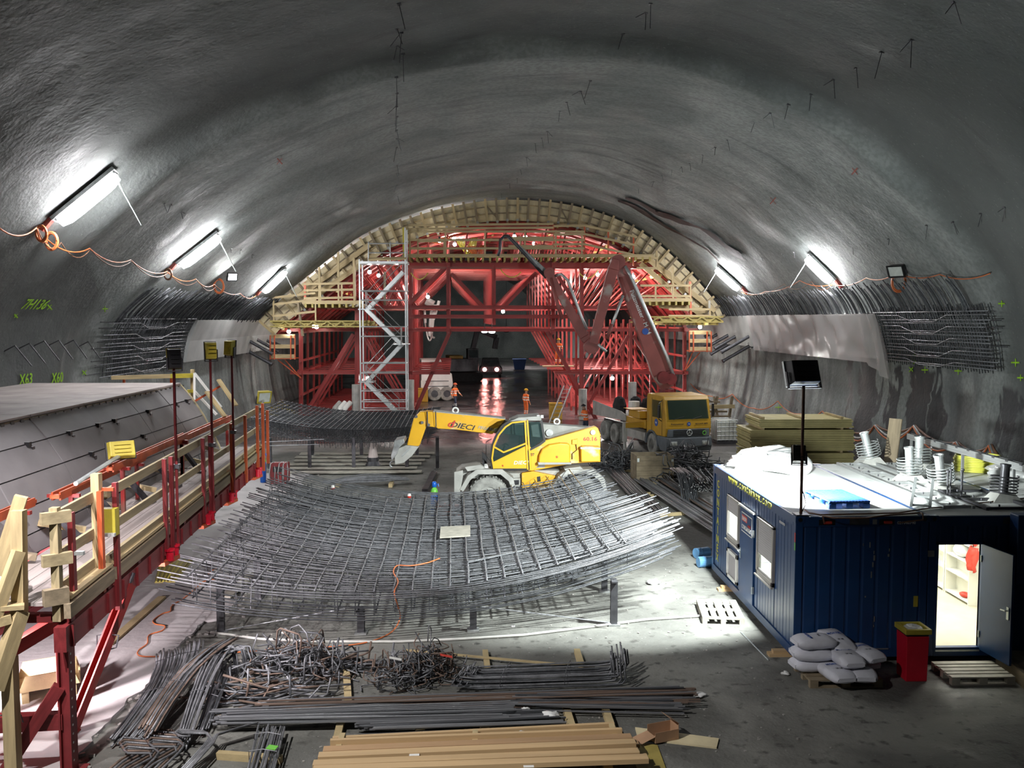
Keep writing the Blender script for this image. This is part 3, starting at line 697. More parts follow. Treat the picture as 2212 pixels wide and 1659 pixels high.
#ARCH = [(560, 692), (578, 672), (600, 652), (630, 630), (660, 607), (690, 583), (725, 556), (760, 530), (800, 505), (845, 485), (900, 466), (950, 451), (1000, 441), (1045, 434), (1090, 431), (1140, 432), (1190, 436), (1240, 444), (1285, 456), (1325, 470), (1365, 488), (1400, 510), (1435, 536), (1470, 568), (1500, 598), (1530, 632), (1552, 660), (1562, 682)]
arcP = [V(*p) for p in ARCH]
def resample(P, n):
    L = [0]
    for i in range(1, len(P)): L.append(L[-1]+(P[i]-P[i-1]).length)
    out = []
    for k in range(n+1):
        s = L[-1]*k/n; i = min(max(1, bisect_left(L, s)), len(P)-1); t = (s-L[i-1])/(L[i]-L[i-1]); out.append(P[i-1].lerp(P[i], t))
    return out
NA = 50
AO = resample(arcP, NA)
def anrm(i):
    t = (AO[min(NA, i+1)]-AO[max(0, i-1)]).normalized(); return Vector((t.z, 0, -t.x)), t   # inward (down)
BW = 1.28
AI = [AO[i]+anrm(i)[0]*BW for i in range(NA+1)]
for i in range(NA):
    j = R.uniform(0, .05)
    q = MB(); a, b, c, d = AO[i]+(AO[i+1]-AO[i])*.01, AO[i+1]-(AO[i+1]-AO[i])*.01, AI[i+1], AI[i]
    pw = q.prism([p+Vector((0, j, 0)) for p in (a, b, c, d)], (0, .05, 0)).build('plywood_panel', mPLY, trav, True)
for i in range(NA+1):
    n, t = anrm(i); a = AO[i]-n*.10+Vector((0, -.16, 0)); b = AI[i]+n*R.uniform(.05, .28)+Vector((0, -.16, 0))
    m_ = mTIMD if i % 3 else mTIM
    bt = beam('batten', a, b, .13, .14, m_, trav, True)
    rod('clamp', b+Vector((0, -.14, 0))-n*.18, b+Vector((0, .1, 0))-n*.18, .085, mGALD, trav, 8, True)
    if i < NA:
        for s in (.28, .66):
            s2 = s+R.uniform(-.03, .03)
            beam('waler', AO[i].lerp(AI[i], s2)+Vector((0, -.05, 0)), AO[i+1].lerp(AI[i+1], s2)+Vector((0, -.05, 0)), .06, .07, mTIMD if R.random() < .7 else mTIM, trav, True)
        if i % 7 == 3: beam('tie_board', AO[i].lerp(AI[i], .2)+Vector((0, -.07, 0)), AO[i+1].lerp(AI[i+1], .85)+Vector((0, -.07, 0)), .05, .08, mTIMD, trav, True)
# curved form skin running back from the arch; red glow put into its colour
NF, DS = 9, 2.6
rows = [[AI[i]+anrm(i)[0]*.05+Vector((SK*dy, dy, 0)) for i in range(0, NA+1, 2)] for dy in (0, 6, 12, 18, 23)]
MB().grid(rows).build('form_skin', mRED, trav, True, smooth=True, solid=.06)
for i in range(1, NA, 6):     # yellow beams behind the skin
    n, _ = anrm(i); beam('form_beam', AI[i]+n*.12, AI[i]+n*.12+Vector((SK*22.5, 22.5, 0)), .12, .2, mTIMY, trav, True)
# repeated red truss frames
MEM = [  # name, px a, px b, width, depth
    ('column', (648, 712), (648, 902), .20, .24), ('column', (770, 660), (770, 912), .26, .26), ('column', (886, 560), (886, 902), .18, .22), ('column', (968, 566), (968, 718), .24, .22),
    ('column', (1068, 572), (1068, 702), .22, .20), ('column', (1196, 566), (1196, 720), .24, .22), ('column', (1258, 566), (1258, 925), .26, .26), ('column', (1365, 690), (1365, 905), .2, .2), ('column', (1408, 700), (1408, 880), .12, .12), ('column', (1445, 700), (1445, 880), .12, .12), ('column', (1482, 690), (1482, 885), .2, .2),
    ('beam', (880, 571), (1400, 571), .22, .50), ('beam', (690, 664), (1410, 664), .18, .20), ('beam', (590, 713), (1510, 713), .18, .20), ('beam', (640, 806), (972, 806), .18, .20), ('beam', (1200, 806), (1490, 806), .18, .20), ('beam', (650, 640), (1490, 640), .2, .2) if 0 else ('beam', (625, 806), (650, 806), .2, .2),
    ('brace', (972, 716), (893, 898), .18, .24), ('brace', (1183, 716), (1292, 912), .16, .24), ('brace', (975, 590), (1045, 664), .13, .24), ('brace', (1160, 588), (1088, 664), .13, .24), ('brace', (888, 650), (962, 575), .18, .22), ('brace', (1250, 662), (1203, 590), .2, .22),
    ('brace', (762, 722), (660, 892), .2, .24), ('brace', (782, 722), (882, 895), .16, .2), ('brace', (1360, 725), (1262, 895), .16, .2), ('brace', (1370, 725), (1470, 880), .16, .2),
    ('brace', (830, 660), (880, 560), .2, .2), ('brace', (830, 560), (880, 660), .18, .2)]
for k in range(NF):
    dy = k*DS+.4; fr = part('truss_frame', trav, V(1065, 900, dy))
    for (nm, a, b, wd, h) in MEM:
        if k > 2 and nm == 'brace' and a[1] > 720 and a[0] < 1000: continue
        if k > 5 and nm == 'brace' and a[1] > 700: continue
        kf = 1 if k == 0 else .55
        beam(nm, V(*a, dy), V(*b, dy), wd*kf, h*kf, mRED, fr, True)
    # radial struts from the platforms up to the arch
    for i in range(4, NA-3, 2):
        top = AI[i]+anrm(i)[0]*.2+Vector((SK*dy, dy, 0)); px_ = 1065+(i-NA/2)*15.5
        base = V(px_, 664 if abs(i-NA/2) > 9 else 571, dy)
        if abs(i-NA/2) <= 9: base = V(1065+(i-NA/2)*21, 562, dy)
        if top.z-base.z > .5: rod('strut', base, top, .055, mRED, fr, 6, True)
    # arch rib
    P = [AI[i]+anrm(i)[0]*.22+Vector((SK*dy, dy, 0)) for i in range(1, NA, 4)]
    if k == 0: rib = MB()
    q = MB()
    for a, b in zip(P, P[1:]): q.bar(a, b, .16, .26, (0, 1, 0))
    q.build('arch_rib', mRED, fr, True)
# longitudinal members
for (x, y, wd, h, y2) in ((648, 900, .22, .25, 0), (770, 905, .4, .4, 0), (886, 900, .3, .3, 0), (1258, 915, .4, .45, 0), (1365, 903, .3, .3, 0), (1482, 882, .3, .3, 0), (968, 716, .2, .25, 0), (1196, 718, .2, .25, 0), (648, 806, .2, .2, 0), (1482, 806, .2, .2, 0), (648, 716, .2, .25, 0), (1482, 712, .2, .25, 0), (968, 572, .25, .3, 0), (1196, 572, .25, .3, 0)):
    beam('side_beam', V(x, y, 0), V(x, y, NF*DS-1), wd, h, mRED, trav, True)
for k in range(18):
    dy = .3+k*1.25
    for (xa, xb, yy) in ((650, 770, 897), (775, 886, 897), (1262, 1480, 893)): beam('cross_tube', V(xa, yy, dy), V(xb, yy, dy), .12, .12, mRED, trav, True)
for k in range(7):   # side-wall ties of the left and right trestles
    for (x, y) in ((648, 770), (648, 858), (1482, 760), (1482, 850)): pass
for (xs, ys) in (((648, 780), 0), ((648, 855), 0), ((1482, 770), 0), ((1482, 845), 0)):
    beam('tie_rail', V(xs[0], xs[1], 0), V(xs[0], xs[1], 20), .1, .14, mRED, trav, True)
# screw feet
for (x, y) in ((770, 905), (886, 895), (1258, 915), (1365, 900)): MB().cyl(V(x, y-75)+Vector((0, -.2, 0)), Vector((V(x, y).x, Y0-.2, .02)), .26, 12).build('jack_foot', mDUST, trav, True)
# hanging longitudinal tie bars across the opening
for y in (684, 664): beam('tie_beam', V(885, y, -.3), V(1260, y, -.3), .2, .24, mRED, trav, True)
# ---------------- platforms
def platform(xa, xb, y, dep, h, m_edge, nbeam, mb=mTIMY, yo=0):
    pf = part('platform', trav, V((xa+xb)/2, y))
    a, b = V(xa, y, -1.5+yo), V(xb, y, -1.5+yo)
    n = 6
    for k in range(n): beam('deck_board', a+Vector((0, dep*(k+.5)/n, 0)), b+Vector((0, dep*(k+.5)/n, 0)), dep/n*.96, .05, mTIM, pf, True)
    beam('edge_beam', a+Vector((0, -.05, -.1)), b+Vector((0, -.05, -.1)), .08, .18, m_edge, pf, True)
    for k in range(nbeam):
        c = a.lerp(b, (k+.5)/nbeam); beam('joist', c+Vector((0, -.1, -.28)), c+Vector((0, dep+.6, -.28)), .12, .24, mb, pf, True)
    return pf
def rail(P, hs, post_px, m=mTIM, yo=-1.55, red=False):
    gr = part('guard_rail', trav, V(*P[0], yo))
    for h in hs:
        for a, b in zip(P, P[1:]):
            A, B = V(*a, yo)+Vector((0, 0, h)), V(*b, yo)+Vector((0, 0, h)); beam('board', A, B, .05, .13, m, gr, True)
    for (x, y) in post_px: beam('post', V(x, y+2, yo+.06), V(x, y+2, yo+.06)+Vector((0, 0, max(hs)+.15)), .09, .10, mORA if red else m, gr, True)
platform(880, 1400, 553, 3.0, 0, mTIM, 34)
rail([(884, 553), (1255, 553)], (.35, .85, 1.35), [(888, 553), (963, 553), (1046, 553), (1130, 553), (1195, 553), (1250, 553)])
rail([(885, 500), (1190, 497)], (.0, .22), [])
rail([(1190, 552), (1255, 551), (1365, 575)], (.55, 1.15, 1.65), [(1190, 552), (1255, 552), (1305, 562), (1358, 575)], red=True)
beam('yellow_post', V(877, 560, -1.8), V(876, 498, -1.8), .22, .16, mYRIM, trav, True)
rail([(905, 552), (960, 552)], (.3, .75), [(905, 552), (960, 552)]); rail([(1095, 552), (1190, 552)], (.45, .95), [(1120, 552)])
platform(662, 790, 651, 2.6, 0, mTIM, 9); rail([(665, 651), (772, 649)], (.15, .62, 1.0), [(700, 651), (738, 651), (745, 651)])
platform(600, 815, 694, 2.2, 0, mTIMY, 12); rail([(600, 692), (690, 682)], (.25, .95, 1.35), [(602, 694), (690, 694)])
platform(1372, 1482, 646, 2.6, 0, mTIM, 8); rail([(1372, 645), (1478, 645)], (.12, .75), [(1405, 645), (1442, 645), (1478, 645)]); rail([(1365, 582), (1408, 582)], (0, .6), [(1408, 582)])
platform(1415, 1542, 688, 2.2, 0, mTIMY, 8); rail([(1432, 686), (1520, 686)], (.1, .5), [(1480, 700), (1519, 690)], m=mTIM)
def lattice(xa, xb, y):
    lt = part('lattice_beam', trav, V(xa, y, -1.75)); a, b = V(xa, y, -1.75), V(xb, y, -1.75); n = max(6, int((b-a).length/.42))
    for dz in (.16, -.16): beam('chord', a+Vector((0, 0, dz)), b+Vector((0, 0, dz)), .09, .08, mTIMY, lt, True)
    for k in range(n):
        p0, p1 = a.lerp(b, k/n), a.lerp(b, (k+1)/n); s = 1 if k % 2 else -1
        beam('web', p0+Vector((0, 0, -.14*s)), p1+Vector((0, 0, .14*s)), .05, .07, mTIMY, lt, True)
lattice(596, 805, 699); lattice(1350, 1545, 690)
# side baskets
for (xa, xb, ya, yb) in ((587, 640, 724, 772), (1485, 1532, 716, 756)):
    bk = part('side_basket', trav, V(xa, yb))
    for y in (ya+2, (ya+yb)/2, yb-3): beam('board', V(xa, y, -.4), V(xb, y, -.4), .05, .24, mTIM, bk, True)
    for x in (xa, xa+9, xb-9, xb): beam('post', V(x, ya, -.46), V(x, yb+4, -.46), .07, .07, mORA, bk, True)
    beam('floor_board', V(xa, yb+2, .2), V(xb, yb+2, .2), 1.2, .06, mORA, bk, True)
    for x in (xa+12, xa+28): beam('strut', V(x, yb+5, .1), V(650 if xa < 900 else 1480, yb+45, .1), .06, .06, mORA, bk, True)
# wooden shores and props
for (a, b, m_, wd) in (((652, 650), (662, 725), mTIMD, .22), ((770, 560), (772, 660), mTIM, .42), ((667, 612), (667, 650), mORA, .12), ((697, 580), (697, 650), mTIM, .12), ((737, 548), (737, 600), mTIM, .1), ((1478, 610), (1480, 690), mORA, .16), ((1408, 545), (1408, 585), mTIM, .12), ((1442, 580), (1442, 640), mTIM, .12), ((1519, 650), (1519, 692), mPALW, .12), ((1290, 640), (1200, 700), mRED, .1) if 0 else ((835, 590), (835, 660), mTIMD, .3)):
    beam('prop', V(*a, -1.4), V(*b, -1.4), wd, .12, m_, trav, True)
for (a, b) in (((668, 650), (822, 545)), ((650, 640), (800, 530)), ((1395, 560), (1540, 672)), ((1380, 570), (1520, 690)), ((1420, 660), (1520, 672))):
    beam('raking_board', V(*a, -.5), V(*b, -.5), .08, .3, mTIM, trav, True)
# site lamps inside the carriage
bulb = MB().lathe([(.01, -.12), (.09, -.09), (.125, 0), (.09, .09), (.01, .12)], n=10); lampm = None
mEM_B2 = mEM_B
LP = [(733, 603, 2), (795, 586, 1), (809, 590, 3), (955, 499, 3), (980, 502, 3.5), (982, 514, 5), (950, 523, -1), (1120, 498, 4), (1143, 503, 3), (940, 588, 6), (919, 637, 5), (1105, 656, 6), (1099, 671, 7), (1375, 596, 2), (1388, 593, 3), (1283, 594, 4), (1307, 588, 3), (689, 706, -1), (627, 716, -.5), (1503, 706, -1), (1298, 811, 4), (1340, 824, 3), (788, 821, 2), (765, 833, 5), (1230, 600, 8), (850, 620, 8), (1010, 520, 9), (1180, 500, 9)]
lm = None; lm2 = None
SIDE = ['left', 'right']
for i, (x, y, dy) in enumerate(LP):
    p = V(x, y, dy)
    hgt = 'under the arch crown' if y < 530 else ('below the upper deck' if y < 640 else ('at mid height' if y < 730 else 'low down'))
    same = sorted(q_[0] for q_ in LP if (q_[1] < 530, q_[1] < 640, q_[1] < 730) == (y < 530, y < 640, y < 730))
    lab = '%s white site lamp from the left %s in the red carriage' % (ORD[same.index(x)], hgt)
    HOT = (y < 512 and x < 1000) or (x, y) in ((1283, 594), (1375, 596), (733, 603), (1340, 824), (1230, 600), (850, 620))
    if HOT and lm2 is None:
        lm2 = thing('site_lamp', lab, 'lamp', p, group='white site lamps in the red carriage'); bulb.build('bulb', mEM_B3, lm2, smooth=True); MB().cyl((0, 0, .1), (0, 0, .26), .07, 8).build('socket', mBLK, lm2)
    elif HOT: dup(lm2, p, 0, lab)
    elif lm is None:
        lm = thing('site_lamp', lab, 'lamp', p, group='white site lamps in the red carriage'); addmesh('bulb', None, None) if 0 else bulb.build('bulb', mEM_B, lm, smooth=True)
        MB().cyl((0, 0, .1), (0, 0, .26), .07, 8).build('socket', mBLK, lm)
    else: dup(lm, p, 0, lab)
for s, (x, y) in enumerate(((1048, 715), (1064, 716))):
    t = thing('work_light', 'oval white work light hanging over the roadway, %s of the pair' % ('left' if s == 0 else 'right'), 'lamp', V(x, y, 1.2), group='pair of work lights over the roadway')
    MB().lathe([(.02, -.14), (.16, -.11), (.22, -.03), (.2, .04), (.03, .07)], n=12).build('lens', mEM_B, t, smooth=True)
    MB().lathe([(.23, .05), (.18, .12), (.05, .18)], n=12).build('shade', mBLK, t); MB().cyl((0, 0, .17), (0, 0, .5), .02, 6).build('hanger', mSTL, t)
# hoses festooned under the crown
for i, (xa, xb, y, sg, m_, lab) in enumerate(((985, 1020, 512, 1.1, mYHO, 'yellow hose loops hanging under the crown, left bunch'), (1010, 1040, 528, .9, mORC, 'orange hose loops hanging beside the yellow ones'), (900, 960, 510, .3, mORC, 'orange cable slung under the crown near the yellow post'))):
    t = thing('hose_bundle', lab, 'hose', V(xa, y, 1.2))
    for k in range(7):
        A, B = V(xa+k*3, y, 1.2), V(xb+k*2, y-3, 1.6); MB().tube(sagline([A, B], sg*(.6+.1*k), 10), .035, 5).build('hose', m_, t, True, smooth=True)
for (a, b, lab) in (((888, 590), (925, 590), 'yellow cable sagging below the upper deck at the stair tower'), ((1080, 582), (1125, 588), 'yellow cable sagging below the upper deck at mid opening'), ((1250, 590), (1290, 584), 'yellow cable sagging below the upper deck near the pump boom')):
    o = MB().tube(sagline([V(*a, -.3), V(*b, -.3)], .4, 10), .03, 5).build('cable', mYHO, smooth=True); tag(o, lab, 'cable')

# ================================================================== STAIR TOWER
YT = 54.2
def S(px, py, dy=0): p = at(px, py, YT); return Vector((p.x, p.y+dy, p.z))
tw = thing('stair_tower', 'galvanised scaffold stair tower with zigzag flights in front of the red carriage', 'scaffold', S(830, 905))
for x in (780, 878):
    for dy in (0, 1.3): beam('standard', Vector((S(x, 900).x, YT+dy, .02)), Vector((S(x, 900).x, YT+dy, S(x, 492 if x > 800 else 560).z)), .075, .075, mGAL, tw, True)
for y in (628, 648, 706, 727, 785, 806, 845, 868, 886):
    for dy in (0, 1.3): rod('ledger', S(780, y, dy), S(878, y, dy), .035, mGAL, tw, 6, True)
    for x in (780, 878): rod('transom', S(x, y), S(x, y, 1.3), .03, mGAL, tw, 6, True)
beam('top_platform', S(776, 567, .65), S(880, 567, .65), 1.4, .14, mGAL, tw, True)
for y in (526, 546): rod('top_rail', S(796, y), S(878, y), .04, mGAL, tw, 6, True)
for x in (796, 843): rod('top_post', S(x, 567), S(x, 522), .035, mGAL, tw, 6, True)
rod('top_board', S(796, 560), S(878, 558), .1, mTIM, tw, 4, True)
FL = [((868, 586), (790, 668)), ((790, 668), (866, 744)), ((866, 744), (790, 826)), ((790, 826), (862, 898))]
for k, (a, b) in enumerate(FL):
    fl = part('stair_flight', tw, S(*a, .65)); off = .35 if k % 2 else .95
    for dy in (off-.3, off+.3): beam('stringer', S(*a, dy), S(*b, dy), .05, .22, mGAL, fl, True)
    for s in range(11):
        c = S(*a, off).lerp(S(*b, off), (s+.5)/11); MB().box(c.x-.13, c.x+.13, c.y-.3, c.y+.3, c.z-.02, c.z+.02).build('tread', mGAL, fl, True)
    hz = Vector((0, 0, 1.0))
    for h in (.55, 1.0): rod('handrail', S(*a, off-.32)+Vector((0, 0, h)), S(*b, off-.32)+Vector((0, 0, h)), .025, mGALD, fl, 6, True)
    for e in (a, b): rod('rail_post', S(*e, off-.32), S(*e, off-.32)+hz, .025, mGALD, fl, 6, True)
    c = S(*b, .65); beam('landing', c+Vector((-.45, 0, 0)), c+Vector((.45, 0, 0)), 1.2, .06, mGAL, tw, True)
# ================================================================== OFFICE CONTAINERS
CL, CW, CH = 6.055, 2.435, 2.591
CX, CYY, CZ = 5.60, 16.31, .12
def cells(rect, holes):
    """split a rectangle (a0,a1,b0,b1) into boxes that leave the holes open"""
    A = sorted({rect[0], rect[1], *[h[0] for h in holes], *[h[1] for h in holes]}); B = sorted({rect[2], rect[3], *[h[2] for h in holes], *[h[3] for h in holes]})
    out = []
    for a0, a1 in zip(A, A[1:]):
        run = None
        for b0, b1 in zip(B, B[1:]):
            c = ((a0+a1)/2, (b0+b1)/2)
            if any(h[0] < c[0] < h[1] and h[2] < c[1] < h[3] for h in holes): run = None; continue
            if run: out[-1] = (a0, a1, out[-1][2], b1)
            else: out.append((a0, a1, b0, b1)); run = True
    return out
def ribbed(q, axis, rect, pitch, base, outw, rib):
    """strips with recessed joints covering rect; axis 'y': wall at x=base facing -x; axis 'x': wall at y=base facing -y"""
    a = rect[0]; n = max(1, round((rect[1]-rect[0])/pitch)); st = (rect[1]-rect[0])/n
    for i in range(n):
        a0, a1 = rect[0]+i*st+.005, rect[0]+(i+1)*st-.005
        if axis == 'y': q.box(base-rib, base+.005, a0, a1, rect[2], rect[3])
        else: q.box(a0, a1, base-rib, base+.005, rect[2], rect[3])
def container(label, x, left_holes, front_holes, left_panels, front_panels):
    t = thing('office_container', label, 'container', (x, CYY, CZ))
    q = MB()
    for (a, b) in ((0, 0), (CW-.14, 0), (0, CL-.14), (CW-.14, CL-.14)): q.box(a, a+.14, b, b+.14, 0, CH)
    q.build('corner_post', mBLUE, t, bevel=.012)
    f = MB()
    for z0, z1 in ((0, .16), (CH-.18, CH)):
        f.box(.14, CW-.14, .0, .10, z0, z1); f.box(.14, CW-.14, CL-.10, CL, z0, z1); f.box(0, .10, .14, CL-.14, z0, z1); f.box(CW-.10, CW, .14, CL-.14, z0, z1)
    f.build('frame_rail', mBLUE, t)
    for (a, b) in ((0, 0), (CW-.16, 0), (0, CL-.16), (CW-.16, CL-.16)):
        c = MB().box(a-.006, a+.166, b-.006, b+.166, CH-.11, CH+.012); c.build('corner_casting', mBLUE, t, bevel=.008)
        MB().lathe([(.035, 0), (.04, .004)], T(a+.08, b-.008, CH-.05) @ Matrix.Rotation(pi/2, 4, 'X'), 10).build('casting_hole', mBLK, t)
    MB().box(.05, CW-.05, .05, CL-.05, CH-.06, CH+.004).build('roof', mWHT, t)
    # liner with openings
    q = MB()
    for (a0, a1, b0, b1) in cells((.10, CL-.10, .12, CH-.12), left_holes): q.box(.05, .085, a0, a1, b0, b1)
    for (a0, a1, b0, b1) in cells((.10, CW-.10, .12, CH-.12), front_holes): q.box(a0, a1, .05, .085, b0, b1)
    q.box(CW-.085, CW-.05, .1, CL-.1, .12, CH-.12); q.box(.1, CW-.1, CL-.085, CL-.05, .12, CH-.12); q.build('wall_core', mBLUE, t)
    q = MB()
    for (a0, a1, b0, b1) in cells((.10, CL-.10, .12, CH-.12), left_holes): q.box(.085, .095, a0, a1, b0, b1)
    for (a0, a1, b0, b1) in cells((.10, CW-.10, .12, CH-.12), front_holes): q.box(a0, a1, .085, .095, b0, b1)
    q.box(CW-.095, CW-.085, .1, CL-.1, .12, CH-.12); q.box(.1, CW-.1, CL-.095, CL-.085, .12, CH-.12); q.box(.1, CW-.1, .1, CL-.1, CH-.10, CH-.07); q.build('inner_lining', mINT, t)
    MB().box(.06, CW-.06, .06, CL-.06, .06, .15).build('floor_plate', mLINO, t)
    for r in left_panels:
        q = MB(); ribbed(q, 'y', r, .19, .05, 0, .022); q.build('wall_panel', mBLUE, t, bevel=.004, seg=1)
    for r in front_panels:
        q = MB(); n = max(1, round((r[1]-r[0])/.28)); st = (r[1]-r[0])/n
        for i in range(n):
            a0 = r[0]+i*st
            q.prism([(a0, .032, r[2]), (a0+.02, .032, r[2]), (a0+.05, .018, r[2]), (a0+st-.03, .018, r[2]), (a0+st, .032, r[2]), (a0+st, .055, r[2]), (a0, .055, r[2])], (0, 0, r[3]-r[2]))
        q.build('wall_panel', mBLUE, t)
    return t
W1 = (3.70, 4.68, 1.10, 2.13); W2 = (1.25, 2.33, .93, 2.11)
c1 = container('blue office container with yellow lettering, windows and a floodlight mast on its roof corner', CX, [W1, W2], [],
               [(.14, .68, .16, 2.41), (.69, 1.22, .16, 2.41), (1.25, 2.33, .16, .92), (1.25, 2.33, 2.12, 2.41), (2.36, 2.54, .16, 2.41), (2.57, 3.62, 2.10, 2.41), (3.70, 4.70, 2.14, 2.41), (3.66, 3.78, .16, 1.08), (4.68, 5.28, .16, 2.41), (5.29, 5.91, .16, 2.41)], [(.14, CW-.14, .16, 2.41)])
def cwin(t, w, blind, vent=None):
    y0, y1, z0, z1 = w
    q = MB()
    for (a0, a1, b0, b1) in ((y0, y1, z0, z0+.09), (y0, y1, z1-.05, z1), (y0, y0+.07, z0, z1), (y1-.07, y1, z0, z1)): q.box(-.02, .06, a0, a1, b0, b1)
    wf = q.build('window_frame', mFRM, t, bevel=.006)
    MB().box(.03, .036, y0+.05, y1-.05, z0+.07, z1-.04).build('pane', mGLW, wf)
    bz = z1-(z1-z0)*blind
    q = MB(); k = int((z1-.03-bz)/.045)
    for i in range(k): q.box(.0, .012, y0+.06, y1-.06, bz+i*.045, bz+i*.045+.041)
    q.build('roller_blind', mBLIND, wf)
    MB().box(.012, .03, y0+.07, y1-.07, z0+.09, z0+.13).build('inner_sash', mWHP, wf)
    MB().box(-.05, .0, y0-.02, y1+.02, z0-.03, z0).build('sill', mFRM, wf)
cwin(c1, W1, .36); cwin(c1, W2, .62)
q = MB(); y0, y1, z0, z1 = 3.80, 4.66, .22, .88
for (a0, a1, b0, b1) in ((y0, y1, z0, z0+.08), (y0, y1, z1-.08, z1), (y0, y0+.1, z0, z1), (y1-.1, y1, z0, z1)): q.box(-.01, .06, a0, a1, b0, b1)
vf = q.build('vent_window', mWHP, c1, bevel=.006); MB().box(.02, .06, y0+.1, y1-.1, z0+.08, z1-.08).build('grey_insert', mBLIND, vf)
dr = MB().box(-.004, .05, 2.58, 3.60, .14, 2.09).build('door', mBLUE, c1, bevel=.01)
MB().box(-.03, .03, 2.53, 3.64, 2.09, 2.13).build('rain_strip', mWHP, dr)
for z_ in (.4, 1.6): MB().box(-.02, .02, 2.56, 2.60, z_, z_+.15).build('hinge', mGAL, dr)
hd = MB().box(-.016, .0, 3.49, 3.55, .93, 1.16).tube([(-.015, 3.52, 1.10), (-.07, 3.52, 1.10), (-.07, 3.40, 1.09)], .012, 6); hd.build('door_handle', mGAL, dr)
MB().box(-.010, -.003, 2.68, 3.46, 1.56, 1.98).build('sign_plate', mWHP, dr); MB().box(-.013, -.004, 2.70, 3.44, 1.58, 1.96).build('sign_face', mBLUE, dr)
MB().box(-.016, -.005, 3.02, 3.40, 1.80, 1.93).build('red_field', mRTX, dr)
LR, UP = (0, -1, 0), (0, 0, 1)
text('lettering', 'RAUM', .12, TM((-.018, 3.21, 1.82), LR, UP), mWTX, dr); text('lettering', 'CONTAINEX', .13, TM((-.016, 3.07, 1.63), LR, UP), mWTX, dr, sx=.9); text('lettering', 'mobil', .09, TM((-.016, 2.86, 1.74), LR, UP), mRTX, dr)
text('yellow_lettering', 'C\nO\nN\nT\nA\nI\nN\nE\nX', .26, TM((.0255, 5.62, 2.10), LR, UP), mYTX, c1, line=.86, extr=.004, sx=1.15)
text('yellow_lettering', 'www.containex.com', .25, TM((-.003, 3.02, CH-.155), LR, UP), mYTX, c1, extr=.003, sx=1.2, space=1.30, bold=.002)
text('white_lettering', '021040740', .07, TM((-.004, .75, CH-.30), LR, UP), mWTX, c1)
MB().box(-.003, .001, .0, .05, 2.13, 2.30).build('red_sticker', mRTX, c1); MB().box(-.003, .001, .0, .05, 1.98, 2.12).build('green_sticker', mGCG, c1)
for (a, b) in ((.42, .72), (1.52, 1.80)):
    rc = MB().box(a, b, -.003, .012, CH-.15, CH-.05).build('socket_recess', mBLK, c1); MB().cyl((a+.08, -.03, CH-.10), (a+.22, -.03, CH-.10), .025, 8).build('plug', mRTX, rc)
MB().box(.98, 1.34, -.004, .004, CH-.145, CH-.03).build('rating_plate', mSTL, c1); MB().box(1.40, 1.48, -.004, .004, CH-.14, CH-.05).build('sticker', mGALD, c1)
text('white_lettering', '021040740', .075, TM((2.02, -.004, CH-.14), (1, 0, 0), UP), mWTX, c1)
q = MB()
for (x, z, w_, h) in ((1.24, 2.05, .012, .05), (1.36, 2.02, .02, .1), (1.44, 1.9, .015, .06), (1.44, 1.78, .03, .1), (1.42, 1.66, .025, .09), (1.40, 1.46, .02, .12), (1.72, 1.95, .014, .05), (1.70, 1.85, .03, .05), (1.30, 1.1, .02, .03), (1.48, .65, .014, .1), (1.47, .55, .014, .04)): q.box(x, x+w_, .012, .0175, z, z+h)
q.build('paint_scratch', mGALD, c1); MB().box(2.2, 2.28, .010, .0178, .92, 1.12).build('yellow_tape', mYRIM, c1)
MB().box(1.2, 1.75, -.012, .0, .14, .16).build('edge_strip', mGALD, c1)
MB().box(.5, 1.9, 2.6, 5.2, CH-.13, CH-.10).build('ceiling_light', mEM_S2, c1)
c2 = container('blue container with its door standing open on a brightly lit store room', CX+CW+.015, [], [(.17, .98, .11, 2.07)], [], [(.14, .17, .16, 2.41), (1.0, CW-.14, .16, 2.41), (.17, 1.0, 2.10, 2.41)])
q = MB()
for (a0, a1, b0, b1) in ((.13, .17, .11, 2.11), (.98, 1.02, .11, 2.11), (.13, 1.02, 2.07, 2.11)): q.box(a0, a1, -.01, .10, b0, b1)
q.build('door_frame', mBLUE, c2); MB().box(.17, .98, -.02, .10, .09, .12).build('threshold', mGAL, c2)
M = T(1.0, -.01, 0) @ Rz(math.radians(-84))
dl = MB().box(0, .83, -.022, .022, .12, 2.08).build('door', mBLUE, c2, M=M, bevel=.006)
hd = MB().box(.72, .78, -.034, -.022, .92, 1.14).tube([(.75, -.03, 1.08), (.75, -.08, 1.08), (.63, -.08, 1.07)], .012, 6); hd.build('door_handle', mGAL, dl)
for z in (.35, 1.75): MB().cyl((-.01, -.03, z), (-.01, -.03, z+.12), .018, 8).build('hinge', mGAL, dl)
MB().box(-.02, .10, -.004, .004, CH-.145-.6, CH-.05-.58).build('sticker', mGALD, c2)
MB().box(1.35, 1.75, -.004, .004, CH-.145, CH-.03).build('rating_plate', mSTL, c2)
MB().box(1.45, 2.3, -.30, -.02, 1.4, CH+.07).build('shutter_box', mBLUE, c2, bevel=.02)
MB().box(.4, 2.0, .6, 2.2, CH-.13, CH-.10).box(.4, 2.0, 3.2, 5.2, CH-.13, CH-.10).build('ceiling_light', mEM_S, c2)
c3 = container('blue container at the right edge carrying a steel rail and a yellow hose coil', CX+2*(CW+.015), [], [], [], [(.14, CW-.14, .16, 2.41)])
